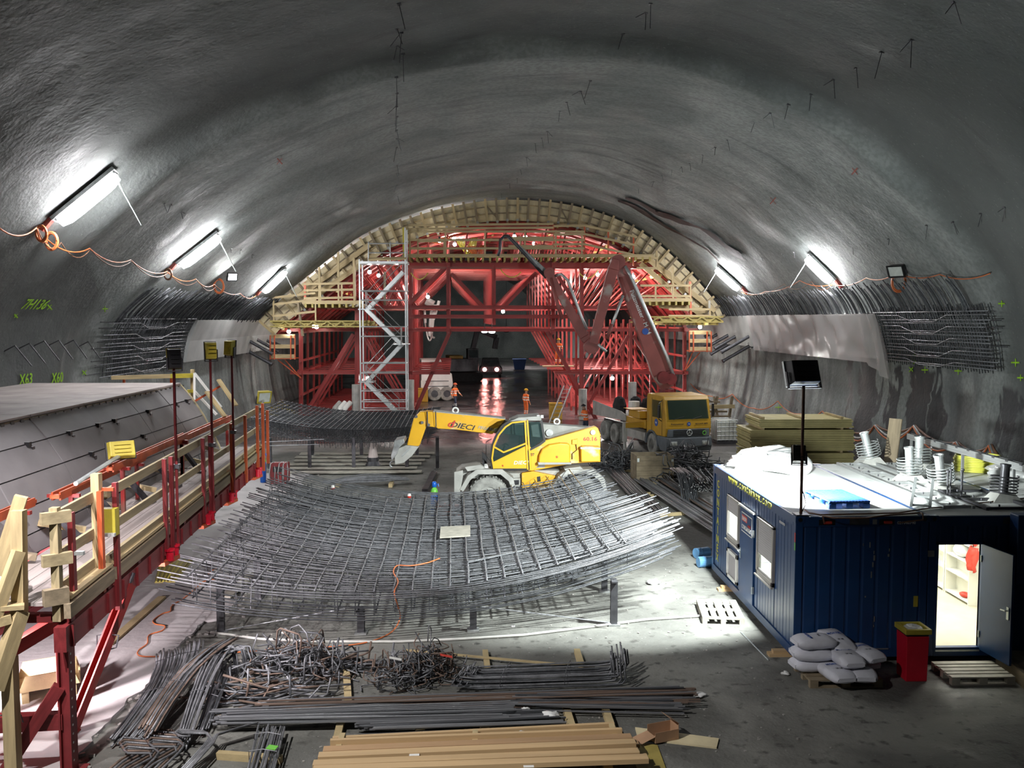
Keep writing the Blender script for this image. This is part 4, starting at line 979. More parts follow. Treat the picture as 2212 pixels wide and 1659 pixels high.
# store room shelves
def shelf_unit(y0, y1, label):
    t = thing('shelf_unit', label, 'shelf', (10.12, y0, CZ+.15)); L_ = y1-y0
    for yy in (0, L_-.03): MB().box(0, .26, yy, yy+.03, 0, 1.95).build('side_panel', mINT, t)
    for z in (.05, .52, .88, 1.24, 1.60, 1.92): MB().box(0, .26, .03, L_-.03, z, z+.03).build('shelf_board', mINT, t)
    MB().box(.245, .26, .03, L_-.03, .05, 1.92).build('back_panel', mINT, t)
    return t
shelf_unit(18.75, 19.75, 'white shelf unit nearest the open door of the store room'); shelf_unit(19.80, 21.1, 'white shelf unit deeper inside the store room')
def lump(name, label, cat, c, s, m, seed=1, amp=.25, group=None):
    q = MB(); n, k = 14, 10; rows = []
    for i in range(k+1):
        th = pi*i/k; row = []
        for j in range(n+1):
            ph = 2*pi*(j % n)/n; d = Vector((math.sin(th)*math.cos(ph), math.sin(th)*math.sin(ph), math.cos(th)))
            f = 1+amp*noise.noise(d*1.7+Vector((seed*3.1, seed, 0)))+amp*.4*noise.noise(d*5+Vector((seed, 0, 4))); row.append(Vector((d.x*s[0]*f, d.y*s[1]*f, max(d.z*s[2]*f, -s[2]*.85)+s[2]*.85)))
        rows.append(row)
    o = q.grid(rows).build(name, m, smooth=True); o.location = c; WM[o] = T(*c); tag(o, label, cat, group); return o
lump('white_bundle', 'white crumpled bundle lying on the store room shelf', 'bundle', (10.25, 19.3, CZ+1.06+.012), (.13, .28, .14), mWRAP, 3)
lump('black_bag', 'black bag on an upper shelf of the store room', 'bag', (10.25, 20.3, CZ+1.78+.012), (.11, .4, .10), mBLK, 5)
lump('red_cloth', 'small red cloth on the lowest shelf of the store room', 'cloth', (10.24, 19.1, CZ+.23+.012), (.10, .15, .05), mRTX, 6)
for k, (z, h, lab) in enumerate(((1.5, .5, 'red jacket hanging by the store room shelves, the upper one'), (.95, .5, 'red jacket hanging by the store room shelves, the lower one'))):
    t = thing('red_jacket', lab, 'jacket', (10.05, 18.55, CZ+z)); rows = []
    for i in range(6):
        row = [Vector((.05*math.sin(j*1.4+i)+.02, -.16+.32*j/6, h*(1-i/5))) for j in range(7)]; rows.append(row)
    MB().grid(rows).build('body', mRTX, t, smooth=True, solid=.04); MB().cyl((.03, 0, h), (.03, 0, h+.09), .01, 6).build('loop', mBLK, t)
# timber bearers below the containers
for k, (x, y, lab) in enumerate(((5.42, 16.75, 'stack of timber blocks under the near corner of the container'), (5.52, 20.9, 'timber block under the far end of the container'))):
    t = thing('timber_block', lab, 'timber', (x, y, 0)); MB().box(-.14, .5, -.09, .09, 0, .055).build('lower_block', mTIML, t); MB().box(-.06, .5, -.06, .06, .055, .115).build('upper_block', mTIML, t)
# ------------------------------------------------------------------ mast with two floodlights
mt = thing('lamp_mast', 'rusty thin steel mast standing on the roof corner of the container', 'mast', (5.74, 16.46, CZ+CH+.012))
MB().cyl((0, 0, .0), (0, 0, 2.35), .028, 8).build('pole', mat('rusty_steel', (.12, .06, .04), .6, .3, .3, 5), mt); MB().box(-.12, .12, -.12, .12, 0, .02).build('foot_plate', mSTL, mt)
MB().tube([(0, .0, .5), (.05, 0, .35), (.09, 0, .2), (.04, 0, .1), (.0, 0, .0)], .010, 5).build('cable', mBLK, mt)
ZR = CZ+CH
floodlight((5.73, 16.62, 5.28), (-.22, 1, -.34), (.58, .46, .22), 'large black floodlight on top of the mast, seen from behind', mBLK, mLENS, mGAL)
floodlight((5.73, 16.62, 3.80), (.25, 1, -.42), (.24, .34, .14), 'small black floodlight half way up the mast', mBLK, mLENS)
# ------------------------------------------------------------------ things on the roofs
ZT_ = ZR+.008
def pallet(name, label, loc, rz, m, lx=.8, ly=1.2, gap=True, group=None):
    t = thing(name, label, 'pallet', loc, rz, group); n = 5
    for i in range(n):
        w_ = lx*(.17 if i in (0, 2, 4) else .13); c = -lx/2+lx*.085+(lx*.83)*i/(n-1)
        MB().box(c-w_/2, c+w_/2, -ly/2, ly/2, .122, .144).build('top_board', m, t)
    for y in (-ly/2+.07, 0, ly/2-.07): MB().box(-lx/2, lx/2, y-.07, y+.07, .10, .122).build('cross_board', m, t)
    for x in (-lx/2+.05, 0, lx/2-.05):
        MB().box(x-.05, x+.05, -ly/2, ly/2, 0, .022).build('runner', m, t)
        for y in (-ly/2+.07, 0, ly/2-.07): MB().box(x-.05, x+.05, y-.07, y+.07, .022, .10).build('block', m, t)
    return t
t = thing('plastic_pallet', 'blue ribbed plastic pallet lying on the white container roof', 'pallet', (6.80, 17.55, ZT_), math.radians(4))
for i in range(13): MB().box(-.4+.8*i/13+.006, -.4+.8*(i+1)/13-.006, -.6, .6, .13, .15).build('top_rib', mPALB, t)
for y in (-.55, -.2, .2, .55): MB().box(-.4, .4, y-.03, y+.03, .10, .13).build('cross_rib', mPALB, t)
for x in (-.33, 0, .33):
    for y in (-.5, 0, .5): MB().box(x-.07, x+.07, y-.09, y+.09, 0, .10).build('block', mPALB, t, bevel=.015)
t = thing('wrapped_pipe_coil', 'pipe coil wrapped in white film lying on the container roof', 'coil', (7.0, 21.2, ZT_))
P = [Vector((.42*math.cos(a), .50*math.sin(a), .20+.04*math.sin(2*a))) for a in [2*pi*k/28 for k in range(28)]]
MB().tube(P, .19, 10, closed=True).build('film_wrap', mWRAP, t, smooth=True)
for k in range(4): MB().tube([p*(.72+.05*k)+Vector((0, 0, .12+.05*k)) for p in P], .05, 6, closed=True).build('pipe_winding', mGALD, t, smooth=True)
lump('film_bundle', 'crumpled white film bundle beside the wrapped pipe coil on the roof', 'bundle', (6.35, 21.55, ZT_), (.55, .42, .22), mWRAP, 8, .5)
t = thing('tarpaulin_roll', 'thick rolled white tarpaulin propped up at the far end of the roof', 'roll', (6.75, 22.0, ZT_))
MB().tube([Vector((-.65+1.2*k/8, .05*math.sin(k), .20+.16*k/8)) for k in range(9)], [.10, .19, .2, .21, .2, .21, .2, .19, .12], 10).build('roll', mWRAP, t, smooth=True); MB().tube([Vector((-.2, .21*math.cos(a), .26+.21*math.sin(a))) for a in [2*pi*k/14 for k in range(14)]], .02, 5, closed=True).build('strap', mWHP, t)
def former(loc, label, mp, tilt=(0, 0), sc_=1.0):
    t = thing('anchor_pocket', label, 'anchor', loc, group='steel pipe pockets with wire spirals on the roof')
    q = MB(); a, b, h = .30*sc_, .15*sc_, .17*sc_
    q.hexa([(-a, -a*.7, 0), (a, -a*.7, 0), (a, a*.7, 0), (-a, a*.7, 0), (-b, -b, h), (b, -b, h), (b, b, h), (-b, b, h)]); q.build('base_block', mDUST, t)
    Mt = T(0, 0, h*.75) @ Matrix.Rotation(tilt[0], 4, 'Y') @ Matrix.Rotation(tilt[1], 4, 'X')
    MB().lathe([(.085*sc_, 0), (.085*sc_, .56*sc_), (.10*sc_, .56*sc_), (.10*sc_, .60*sc_), (.075*sc_, .60*sc_), (.072*sc_, .3)], Mt, 16).build('pipe', mp, t, smooth=False)
    P = [Mt @ Vector((.25*sc_*math.cos(2*pi*k/16), .25*sc_*math.sin(2*pi*k/16), .02+.36*sc_*k/(16*6))) for k in range(16*6+1)]
    MB().tube(P, .011, 5).build('wire_spiral', mGAL if mp is not mSTL else mSTL, t, smooth=True)
former((*g(1880, 1002, ZT_)[:2], ZT_), 'steel pipe pocket with wire spiral leaning to the left at the far roof edge', mGAL, (-.28, 0), 1.1)
former((*g(1984, 1016, ZT_)[:2], ZT_), 'steel pipe pocket with a white sticker standing behind two others', mGAL, (0, 0), 1.1)
former((*g(1966, 1040, ZT_)[:2], ZT_), 'upright bright steel pipe pocket with wire spiral in the middle of the roof', mGAL, (-.08, 0), 1.05)
former((*g(2034, 1058, ZT_)[:2], ZT_), 'steel pipe pocket leaning left beside four upright threaded bars', mGALD, (-.2, .1), 1.05)
former((*g(2166, 1082, ZT_)[:2], ZT_), 'dark brown steel pipe pocket on a grey block near the right picture edge', mSTL, (.06, 0), 1.0)
def frame_on_roof(label, x, y0, y1, wx, n, z, rz=0, m=mGALD):
    t = thing('steel_grid', label, 'steel frame', (x, y0, z), rz); L_ = y1-y0
    for xx in (0, wx): beam('rail', (xx, 0, .03), (xx, L_, .03), .06, .06, m, t)
    for k in range(n): beam('crossbar', (0, L_*(k+.05)/(n-.9), .03), (wx, L_*(k+.05)/(n-.9), .03), .05, .05, m, t)
    for k in range(n*2):
        MB().cyl((wx*.3, L_*(k+.3)/(n*2), .05), (wx*.3, L_*(k+.3)/(n*2), .09), .018, 6).build('stud', mSTL, t)
    return t
frame_on_roof('long grey steel frame lying near the joint between the two container roofs', 8.62, 16.9, 22.2, .55, 5, ZT_)
frame_on_roof('grey steel frame lying at the back of the second container roof', 9.55, 19.9, 22.2, .75, 3, ZT_)
frame_on_roof('dark steel frame lying near the front edge of the second container roof', 9.35, 16.75, 18.6, .9, 3, ZT_, 0, mSTL)
t = thing('steel_ladder', 'bright little steel ladder tilted across the frames on the roof', 'ladder', (*g(1968, 1098, ZT_)[:2], ZT_), math.radians(-28))
for x in (0, .32): beam('stile', (x, 0, .05), (x, 1.5, .34), .05, .05, mGAL, t)
for k in range(4): beam('rung', (0, .05+k*.46, .06+k*.089), (.32, .05+k*.46, .06+k*.089), .04, .04, mGAL, t)
t = thing('bolt_template', 'four upright threaded bars standing in a steel template on the roof', 'bolts', (*g(2062, 1072, ZT_)[:2], ZT_))
MB().box(-.25, .25, -.15, .15, 0, .03).build('template_plate', mSTL, t)
for (x, y) in ((-.2, -.1), (-.04, .1), (.08, -.1), (.2, .1)): MB().lathe([(.016, .03), (.016, .5), (.035, .5), (.035, .54)], T(x, y, 0), 8).build('threaded_bar', mSTL, t)
t = thing('steel_rail', 'long perforated steel rail on posts along the back of the container roofs', 'rail', (10.62, 16.6, ZT_))
beam('rail_bar', (0, -.1, .62), (0, 6.2, .62), .05, .14, mGALD, t); beam('rail_bar', (.09, -.1, .62), (.09, 6.2, .62), .03, .14, mGALD, t)
for y in (.3, 1.6, 3.6, 6.1): beam('post', (.045, y, 0), (.045, y, .62), .05, .05, mGALD, t)
for k in range(12): MB().box(-.03, .12, .2+k*.5, .3+k*.5, .66, .70).build('spacer', mSTL, t)
t = thing('hose_coil', 'bright yellow hose coil lying on the right container roof', 'hose', (11.55, 21.2, ZT_))
for k in range(9): MB().tube([Vector(((.42-.012*(k % 3))*1.25*math.cos(a), (.42-.02*(k % 3))*math.sin(a), .035+.045*(k//1)*.9)) for a in [2*pi*i/26 for i in range(26)]], .028, 5, closed=True).build('winding', mYHO, t, smooth=True)
lump('film_heap', 'grey crumpled film heap beside the yellow hose coil', 'film', (11.75, 19.9, ZT_), (.7, .6, .16), mWRAP, 11, .6)
def roofcable(pts, m, label, r=.014):
    P = [g(x, y, ZT_+.02) for x, y in pts]; P = sagline(P, 0, 4); o = MB().tube(P, r, 5).build('cable', m, smooth=True); tag(o, label, 'cable')
roofcable([(1737, 1100), (1748, 1108), (1772, 1112), (1860, 1110), (1940, 1108), (2010, 1097), (2062, 1094), (2120, 1086), (2200, 1078), (2240, 1072)], mBRC, 'brown cable running along the front of the container roofs from the mast')
P = [Vector((CX+.5, CYY-.05, ZR-.10)), Vector((CX+.47, CYY-.05, ZR+.03)), g(1800, 1119, ZR+.03), g(1870, 1119, ZR+.03), g(1925, 1112, ZR+.03), g(1988, 1108, ZR+.03), Vector((CX+2.33, CYY+.04, ZR+.04)), Vector((CX+2.3, CYY-.06, ZR-.05)), Vector((CX+1.85, CYY-.07, ZR-.10))]
tag(MB().tube(sagline(P, .0, 4), .016, 5).build('cable', mBRC, smooth=True), 'red brown cable looping between the two sockets on the container front', 'cable')
a, y = wall_aY(1956, 940); p = g(1950, 1002, ZT_)
t = thing('board', 'wide wooden board leaning behind the pipe pockets', 'board', (10.0, 22.75, 1.0)); beam('plank', (0, 0, 0), (.42, .3, 2.75), .34, .04, mTIMD, t)

# ================================================================== on the ground round the containers
pallet('pallet', 'pale wooden pallet lying at the container door', (4.98, 19.15, 0), math.radians(-7), mPALW, .85, 1.25)
pallet('pallet', 'worn wooden pallet used as a step below the open door', (8.55, 15.62, 0), pi/2, mPALW, .75, 1.1)
pallet('pallet', 'dark wooden pallet under the white paper bags', (6.15, 15.62, 0), pi/2, mTIMD, .85, 1.25)
def bag(loc, rz, label, tilt=0):
    q = MB(); rows = []; nu, nv = 12, 12
    for i in range(nu+1):
        u = -1+2*i/nu; row = []
        for j in range(nv):
            a = 2*pi*j/nv; e = 1-abs(u)**5; cx_, cz_ = math.cos(a), math.sin(a)
            sx_ = abs(cx_)**.55*(1 if cx_ > 0 else -1); sz_ = abs(cz_)**.8*(1 if cz_ > 0 else -1)
            k = .72+.28*e; hh = .105*(.35+.65*e)*(1+.12*noise.noise(Vector((u*3, a, loc[0]*9+loc[2]*7)))); row.append(Vector((sx_*.235*k, u*.36, sz_*hh)))
        row.append(row[0]); rows.append(row)
    t = thing('paper_bag', label, 'bag', loc, rz, group='white paper bags stacked at the container corner')
    M = Matrix.Rotation(tilt, 4, 'X'); rows = [[M @ p for p in r] for r in rows]
    q.grid(rows); n0 = len(q.v); q.build('sack', mBAG, t, smooth=True)
    for s in (-1, 1): MB().box(-.15, .15, s*.355-.012, s*.355+.012, -.03, .035, M).build('end_fold', mBAG, t)
    text('blue_print', 'MÖRTEL', .075, M @ TM((0, .08, .109), (1, 0, 0), (0, 1, 0)), mBTX, t, .001); text('black_print', '25 kg', .05, M @ TM((0, -.10, .108), (1, 0, 0), (0, 1, 0)), mKTX, t, .001)
ZB0 = .144+.10
for (loc, rz, tl, lab) in (((5.72, 15.70, ZB0), pi/2+.1, 0, 'bottom bag of the left pile of white paper bags'), ((5.72, 15.68, ZB0+.20), pi/2-.05, 0, 'second bag from the bottom in the left pile of white bags'), ((5.75, 15.70, ZB0+.40), pi/2+.12, 0, 'top bag of the left pile of white paper bags'),
                          ((6.0, 15.28, ZB0), .15, 0, 'front white bag at the left lying end on to the viewer'), ((6.42, 15.30, ZB0), -.1, 0, 'front white bag at the right with a crumpled end'), ((6.22, 15.42, ZB0+.20), .1, 0, 'white bag lying across the two front bags'), ((6.62, 15.62, ZB0+.20), .35, 0, 'rightmost white bag with a blue corner print'), ((6.22, 15.86, ZB0+.33), .25, .22, 'highest white bag leaning against the container wall'), ((6.25, 15.90, ZB0), .1, 0, 'bottom white bag against the container wall'), ((6.65, 15.85, ZB0), .2, 0, 'white bag at the rear right of the pallet')):
    bag(loc, rz, lab, tl)
t = thing('waste_bin', 'tall bright red waste bin with a yellow rim by the container', 'bin', (7.47, 15.62, 0))
q = MB(); a, b = .185, .20; q.hexa([(-a, -a, 0), (a, -a, 0), (a, a, 0), (-a, a, 0), (-b, -b, .80), (b, -b, .80), (b, b, .80), (-b, b, .80)]); q.build('body', mREDB, t, bevel=.012)
MB().box(-.19, .19, -.19, .19, .80, .84).build('collar', mBLK, t)
q = MB()
for (x0, x1, y0, y1) in ((-.23, .23, -.23, -.17), (-.23, .23, .17, .23), (-.23, -.17, -.17, .17), (.17, .23, -.17, .17)): q.box(x0, x1, y0, y1, .84, .93)
q.build('rim', mYRIM, t, bevel=.01); MB().lathe([(.16, .80), (.165, .90), (.12, .93), (.05, .90)], n=9).build('rubbish', mWRAP, t)
a, b = g(2128, 1418, .1)+Vector((.14, 0, 0)), g(2225, 1500, .1)+Vector((.1, 0, 0))
t = thing('ramp_beam', 'long brown timber beam on edge beside the open container door', 'timber', (a.x, a.y, 0)); beam('plank', (.05, -.1, .13), (b.x-a.x+.05, b.y-a.y, .13), .09, .26, mTIMD, t); beam('plank', (.35, -.1, .22), (b.x-a.x+.4, b.y-a.y, .22), .5, .05, mTIMD, t)
tag(MB().cyl(g(1600, 1365, .012), g(1660, 1426, .012), .013, 6).build('steel_rod', mGAL), 'thin bright steel rod lying on the ground beside the container', 'rod')
for k, (x, y, rz) in enumerate(((1512, 1205, .4), (1520, 1225, .2))):
    p = g(x, y, 0); t = thing('blue_drum', ('rear', 'front')[k]+' pale blue drum lying on its side at the container', 'drum', (p.x+.05, p.y, .14), rz); WM[t] = WM[t] @ Matrix.Scale(.8, 4); t.scale = (.8, .8, .8)
    MB().lathe([(.02, -.26), (.16, -.26), (.17, -.25), (.17, -.08), (.18, -.07), (.17, -.06), (.17, .24), (.16, .26), (.12, .26), (.11, .22), (.01, .22)], Matrix.Rotation(pi/2, 4, 'Y'), 16).build('shell', mat('pale_blue_plastic', (.13, .32, .58), .4, 0, .1) if k == 0 else bpy.data.materials['pale_blue_plastic'], t, smooth=False)
    MB().tube([(.26, -.1, 0), (.36, -.05, .1), (.30, .1, .12), (.26, .1, 0)], .015, 5).build('handle', mSTL, t)
# pile of formwork panels
r_ = 0; ZP = 0.0; yP = 36.0
xa, xb = at(1622, 960, yP).x, at(1846, 960, yP).x
for k in range(8):
    pass
zz = 0.0; n_ = 0
def panel(x0, x1, y0, y1, z, th, lab):
    o = MB().box(x0, x1, y0, y1, z, z+th).build('formwork_sheet', mPLYY); tag(o, lab, 'formwork', 'yellow formwork sheets in the tall pile'); return o
mPLYY = mat('yellow_panel', (.50, .44, .20), .6, 0, .14, 2)
levels = [(0, 14), (1, 12), (2, 5)]
for lv, cnt in levels:
    for i in range(cnt):
        th = .058; j = R.uniform(-.05, .05)
        panel(xa+(.35 if lv == 2 else 0)+j, xb+j-(.1 if lv == 2 else 0), yP+R.uniform(-.04, .04), yP+2.0, zz, th, '%s yellow sheet from the bottom of the %s bundle in the tall formwork pile' % (ORD[i], ('lowest', 'middle', 'top')[lv])); zz += th+.012
    for x in (.12, .5, .88):
        o = MB().box(xa+(xb-xa)*x-.05, xa+(xb-xa)*x+.05, yP+.05, yP+1.9, zz, zz+.08).build('bearer', mTIM); tag(o, '%s short timber bearer on the %s bundle of yellow sheets' % ({.12: 'left', .5: 'middle', .88: 'right'}[x], ('lowest', 'middle', 'top')[lv]), 'timber', 'bearers in the panel pile')
    zz += .084
# IBC tank
t = thing('ibc_tank', 'white liquid tank in a wire cage on a pallet behind the truck', 'tank', (12.15, 46.5, 0), .1)
MB().box(-.5, .5, -.5, .5, .16, 1.18).build('tank', mat('milky_plastic', (.62, .64, .58), .4, 0, .06), t, bevel=.06); MB().box(-.55, .55, -.55, .55, 0, .14).build('pallet_base', mSTL, t)
for z in (.2, .42, .64, .86, 1.08, 1.2):
    MB().tube([(-.53, -.53, z), (.53, -.53, z), (.53, .53, z), (-.53, .53, z)], .014, 5, closed=True).build('cage_bar', mGAL, t)
for k in range(6):
    for (x, y) in ((-.53+1.06*k/5, -.535), (-.535, -.53+1.06*k/5)): rod('cage_bar', (x, y, .14), (x, y, 1.2), .014, mGAL, t, 5)
# timber trestles behind the truck
t = thing('timber_stack', 'loose grey boards stacked crosswise behind the truck cab', 'timber', (11.9, 49.5, 0))
for k in range(4): beam('board', (-1.0, -.1+.05*k, 1.0+.28*k), (1.4-.2*k, .1, 1.02+.26*k), .3, .08, mTIMD, t)
for (x, x2) in ((-.6, -.2), (.2, .7), (.9, .5), (1.2, 1.5)): beam('post', (x, 0, 0), (x2, .1, 2.1), .12, .12, mTIMD, t)
beam('board', (-1.4, -.5, 1.55), (1.5, -.4, 1.6), .1, .2, mTIM, t)
# crate
p = g(1408, 1046, 0); t = thing('wooden_crate', 'wooden crate on a pallet in front of the truck', 'crate', (p.x+.1, p.y+.55, 0), .05)
for k in range(5): MB().box(-.72, .72, -.55, -.52, .14+k*.19, .14+k*.19+.182).build('front_board', mTIMD, t); MB().box(-.72, .72, .52, .55, .14+k*.19, .14+k*.19+.182).build('rear_board', mTIMD, t)
for s in (-1, 1):
    for k in range(5): MB().box(s*.70-.015, s*.70+.015, -.52, .52, .14+k*.19, .14+k*.19+.182).build('side_board', mTIMD, t)
MB().box(-.72, .72, -.55, .55, .10, .14).build('base', mTIM, t)
for x in (-.6, 0, .6): MB().box(x-.08, x+.08, -.55, .55, 0, .10).build('skid', mTIM, t)
for x in (-.66, .66): MB().box(x-.04, x+.04, -.565, -.55, .86, 1.0).build('corner_bracket', mGAL, t)
# ================================================================== TELEHANDLER
YH = 29.0
def H(px, py, dy=0.0): return at(px, py, YH+dy)
def slab_px(pts, dy, wd): return MB().prism([H(x, y, dy) for x, y in pts], (0, wd, 0))
o0 = at(1050, 1122, YH); tele = thing('telehandler', 'yellow and white rotating telehandler with its boom stretched to the left', 'telehandler', (o0.x, YH, 0))
def wheel(parent, c, r, w_, mt_, axis='y', mrim=None, name='wheel', lugs=20, flip=1):
    M = T(*c) @ (Matrix.Rotation(pi/2, 4, 'X') if axis == 'y' else Matrix.Rotation(pi/2, 4, 'Y'))
    q = MB().lathe([(r*.50, -w_/2), (r*.86, -w_/2), (r*.97, -w_*.40), (r, -w_*.2), (r, w_*.2), (r*.97, w_*.40), (r*.86, w_/2), (r*.50, w_/2), (r*.5, -w_/2)], M, 28)
    if lugs:
        for k in range(lugs):
            for s in (-1, 1): q.box(-r*.035, r*.035, s*w_*.05, s*w_*.46, r*.965, r*1.035, T(*c) @ (Matrix.Rotation(2*pi*(k+.25*s)/lugs, 4, 'Y') if axis == 'y' else Matrix.Rotation(pi/2, 4, 'Z') @ Matrix.Rotation(2*pi*(k+.25*s)/lugs, 4, 'Y')))
    tw_ = q.build(name, mt_, parent, smooth=False)
    MB().lathe([(r*.52, -w_*.40), (r*.5, -w_*.30), (r*.3, -w_*.12), (r*.16, -w_*.12), (r*.15, -w_*.3), (.01, -w_*.32)], M, 20).lathe([(r*.52, w_*.40), (r*.5, w_*.30), (r*.3, w_*.12), (r*.16, w_*.12), (r*.15, w_*.3), (.01, w_*.32)], M, 20).build('rim', mrim or mt_, tw_)
    q = MB()
    for k in range(8):
        a = 2*pi*k/8
        for s in (-1, 1): q.lathe([(.02, 0), (.02, .04)], M @ T(r*.24*math.cos(a), r*.24*math.sin(a), s*w_*.14-(.02)), 6)
    q.build('wheel_nut', mSTL, tw_)
    return tw_
WR = .64
for (px_, dy) in ((1055, .28), (1055, 2.12), (1252, .28), (1252, 2.12)): wheel(tele, (H(px_, 1000, 0).x-o0.x, dy, WR), WR, .46, mTYRD, 'y', mDUST)
slab_px([(984, 1023), (996, 1014), (1028, 1009), (1072, 1014), (1282, 1018), (1296, 1026), (1290, 1052), (1120, 1056), (1110, 1040), (1085, 1032), (1020, 1034), (1000, 1052), (986, 1052)], .62, 1.15).build('chassis', mDUST, tele, True, bevel=.02)
for (x0, s) in ((1055, 1), (1252, 1)):      # fenders over the wheels
    for dy in (.02, 1.92):
        P = [(x0-62, 1058), (x0-45, 1028), (x0-25, 1014), (x0+30, 1014), (x0+54, 1034), (x0+60, 1060)]
        Q = [(x0+52, 1062), (x0+44, 1040), (x0+26, 1025), (x0-22, 1025), (x0-38, 1036), (x0-54, 1062)]
        slab_px(P+Q, dy, .58).build('fender', mDUST, tele, True, bevel=.01)
slab_px([(981, 1020), (1000, 1016), (1000, 1030), (992, 1075), (981, 1080)], .05, .12).build('bumper_plate', mDUST, tele, True, bevel=.01)
MB().cyl(H(989, 1040, .3), H(993, 1080, .3), .12, 12).build('outrigger_cylinder', mDUST, tele, True); MB().cyl(H(991, 1062, .3), H(994, 1100, .3), .07, 10).build('outrigger_rod', mGAL, tele, True)
MB().box(-.2, .2, -.2, .2, 0, .05, T(H(994, 1100, .3).x-o0.x, .3, 0)).build('outrigger_foot', mDUST, tele)
slab_px([(1083, 1035), (1124, 1033), (1124, 1056), (1086, 1060)], .50, .12).build('step_box', mDUST, tele, True, bevel=.01); slab_px([(1105, 1038), (1121, 1037), (1121, 1047), (1106, 1048)], .485, .02).build('step_opening', mBLK, tele, True)
slab_px([(1127, 1022), (1150, 1018), (1200, 1028), (1198, 1054), (1127, 1054)], .45, 1.4).build('turret_base', mYEL, tele, True, bevel=.02)
slab_px([(1160, 1030), (1167, 1029), (1168, 1040), (1161, 1041)], .43, .03).build('hook_slot', mBLK, tele, True)
MB().lathe([(.75, 0), (.75, .16)], T(H(1165, 1000).x-o0.x, 1.2, 1.5), 24).build('slew_ring', mDUST, tele)
for (x, y) in ((1030, 1012), (1245, 1016)): slab_px([(x-26, y-3), (x+8, y-8), (x+18, y), (x-20, y+6)], .1, .5).build('tool_tray', mDUST, tele, True)
slab_px([(1046, 991), (1058, 1013), (1047, 1013)], .3, .06).build('lifting_bracket', mWHP, tele, True)
# upper carriage
slab_px([(1066, 1017), (1062, 1010), (1140, 975), (1168, 958), (1176, 952), (1285, 921), (1292, 925), (1297, 938), (1297, 998), (1240, 1001), (1165, 1003), (1152, 1017)], .20, .28).build('side_plate', mYEL, tele, True, bevel=.015)
slab_px([(1066, 1017), (1080, 1000), (1290, 985), (1297, 998), (1240, 1001), (1152, 1017)], .48, 1.7).build('deck', mYEL, tele, True, bevel=.02)
slab_px([(1200, 950), (1288, 925), (1297, 938), (1297, 998), (1215, 998)], 1.75, .3).build('side_plate', mYEL, tele, True, bevel=.015)
slab_px([(1164, 1001), (1165, 985), (1172, 970), (1186, 961), (1210, 957), (1228, 958), (1232, 963), (1232, 1001)], -.02, .28).build('engine_hood', mYELC, tele, True, bevel=.07, seg=3)
slab_px([(1162, 999), (1234, 999), (1234, 1003), (1163, 1004)], -.05, .3).build('hood_sill', mDUST, tele, True)
slab_px([(1255, 966), (1258, 964), (1296, 965), (1297, 997), (1256, 998)], -.06, .35).build('tool_box', mYEL, tele, True, bevel=.03); slab_px([(1254, 966), (1297, 967), (1297, 971), (1254, 970)], -.08, .2).build('box_lid', mDUST, tele, True)
slab_px([(1236, 950), (1248, 948), (1248, 960), (1236, 960)], .12, .1).build('control_box', mYEL, tele, True, bevel=.01)
MB().tube([H(1244, 960, .15), H(1246, 972, .15), H(1236, 980, .15), H(1236, 992, .15)], .012, 5).build('cable', mBLK, tele, True)
MB().cyl(H(1281, 934, .19), H(1281, 934, .10), .08, 14).build('pivot_pin', mGALD, tele, True); MB().cyl(H(1283, 931, .3), H(1283, 931, 1.9), .12, 14).build('boom_pin', mGALD, tele, True)
# cab
CAB = [(1064, 1014), (1060, 990), (1063, 962), (1073, 938), (1088, 918), (1104, 908), (1120, 904), (1166, 902), (1170, 912), (1176, 952), (1166, 960), (1141, 973), (1141, 1014)]
slab_px([(1064, 1014), (1061, 1000), (1141, 960), (1148, 968), (1148, 1014)], .10, .92).build('cab_body', mYELC, tele, True, bevel=.02)
ring = MB()
OUT = CAB; CX_, CY_ = 1115, 955
for dy in (.10, .97):
    for a, b in zip(OUT, OUT[1:]+OUT[:1]):
        ring.bar(H(*a, dy+.03), H(*b, dy+.03), .07, .075, (0, 1, 0))
for a in OUT[:10]: ring.bar(H(*a, .12), H(*a, .98), .07, .06, (0, 0, 1))
ring.build('cab_frame', mBLK, tele, True)
yf = MB()
YF = [(1067, 1012), (1063, 990), (1067, 962), (1077, 940), (1092, 922), (1106, 913), (1134, 910)]
for a, b in zip(YF, YF[1:]): yf.bar(H(*a, .085), H(*b, .085), .05, .045, (0, 1, 0))
for a, b in (((1134, 908), (1140, 1014)), ((1139, 905), (1146, 1014)), ((1067, 965), (1088, 977)), ((1088, 977), (1135, 958))): yf.bar(H(*a, .085), H(*b, .085), .05, .05, (0, 1, 0))
yf.build('door_frame', mYELC, tele, True)
slab_px([(1070, 964), (1079, 942), (1094, 924), (1107, 915), (1133, 912), (1136, 957), (1089, 975)], .12, .012).build('door_glass', mGLS, tele, True)
slab_px([(1064, 966), (1088, 979), (1136, 960), (1137, 978), (1070, 1008), (1064, 990)], .11, .012).build('lower_glass', mGLS, tele, True)
slab_px([(1142, 912), (1166, 911), (1174, 950), (1162, 958), (1143, 971)], .11, .012).build('rear_side_glass', mGLS, tele, True)
for a, b in zip(CAB[1:5], CAB[2:6]): MB().hexa([H(*a, .14), H(*b, .14), H(*b, .95), H(*a, .95)]+[p+Vector((.012, 0, .006)) for p in (H(*a, .14), H(*b, .14), H(*b, .95), H(*a, .95))]).build('windscreen', mGLS, tele, True)
slab_px([(1100, 911), (1120, 902), (1166, 899), (1170, 905), (1168, 909), (1120, 909)], .06, 1.0).build('cab_roof', mDUST, tele, True, bevel=.02)
for x in (1160, 1168): slab_px([(x, 897), (x+6, 897), (x+6, 903), (x, 903)], .1, .12).build('roof_lamp', mGAL, tele, True)
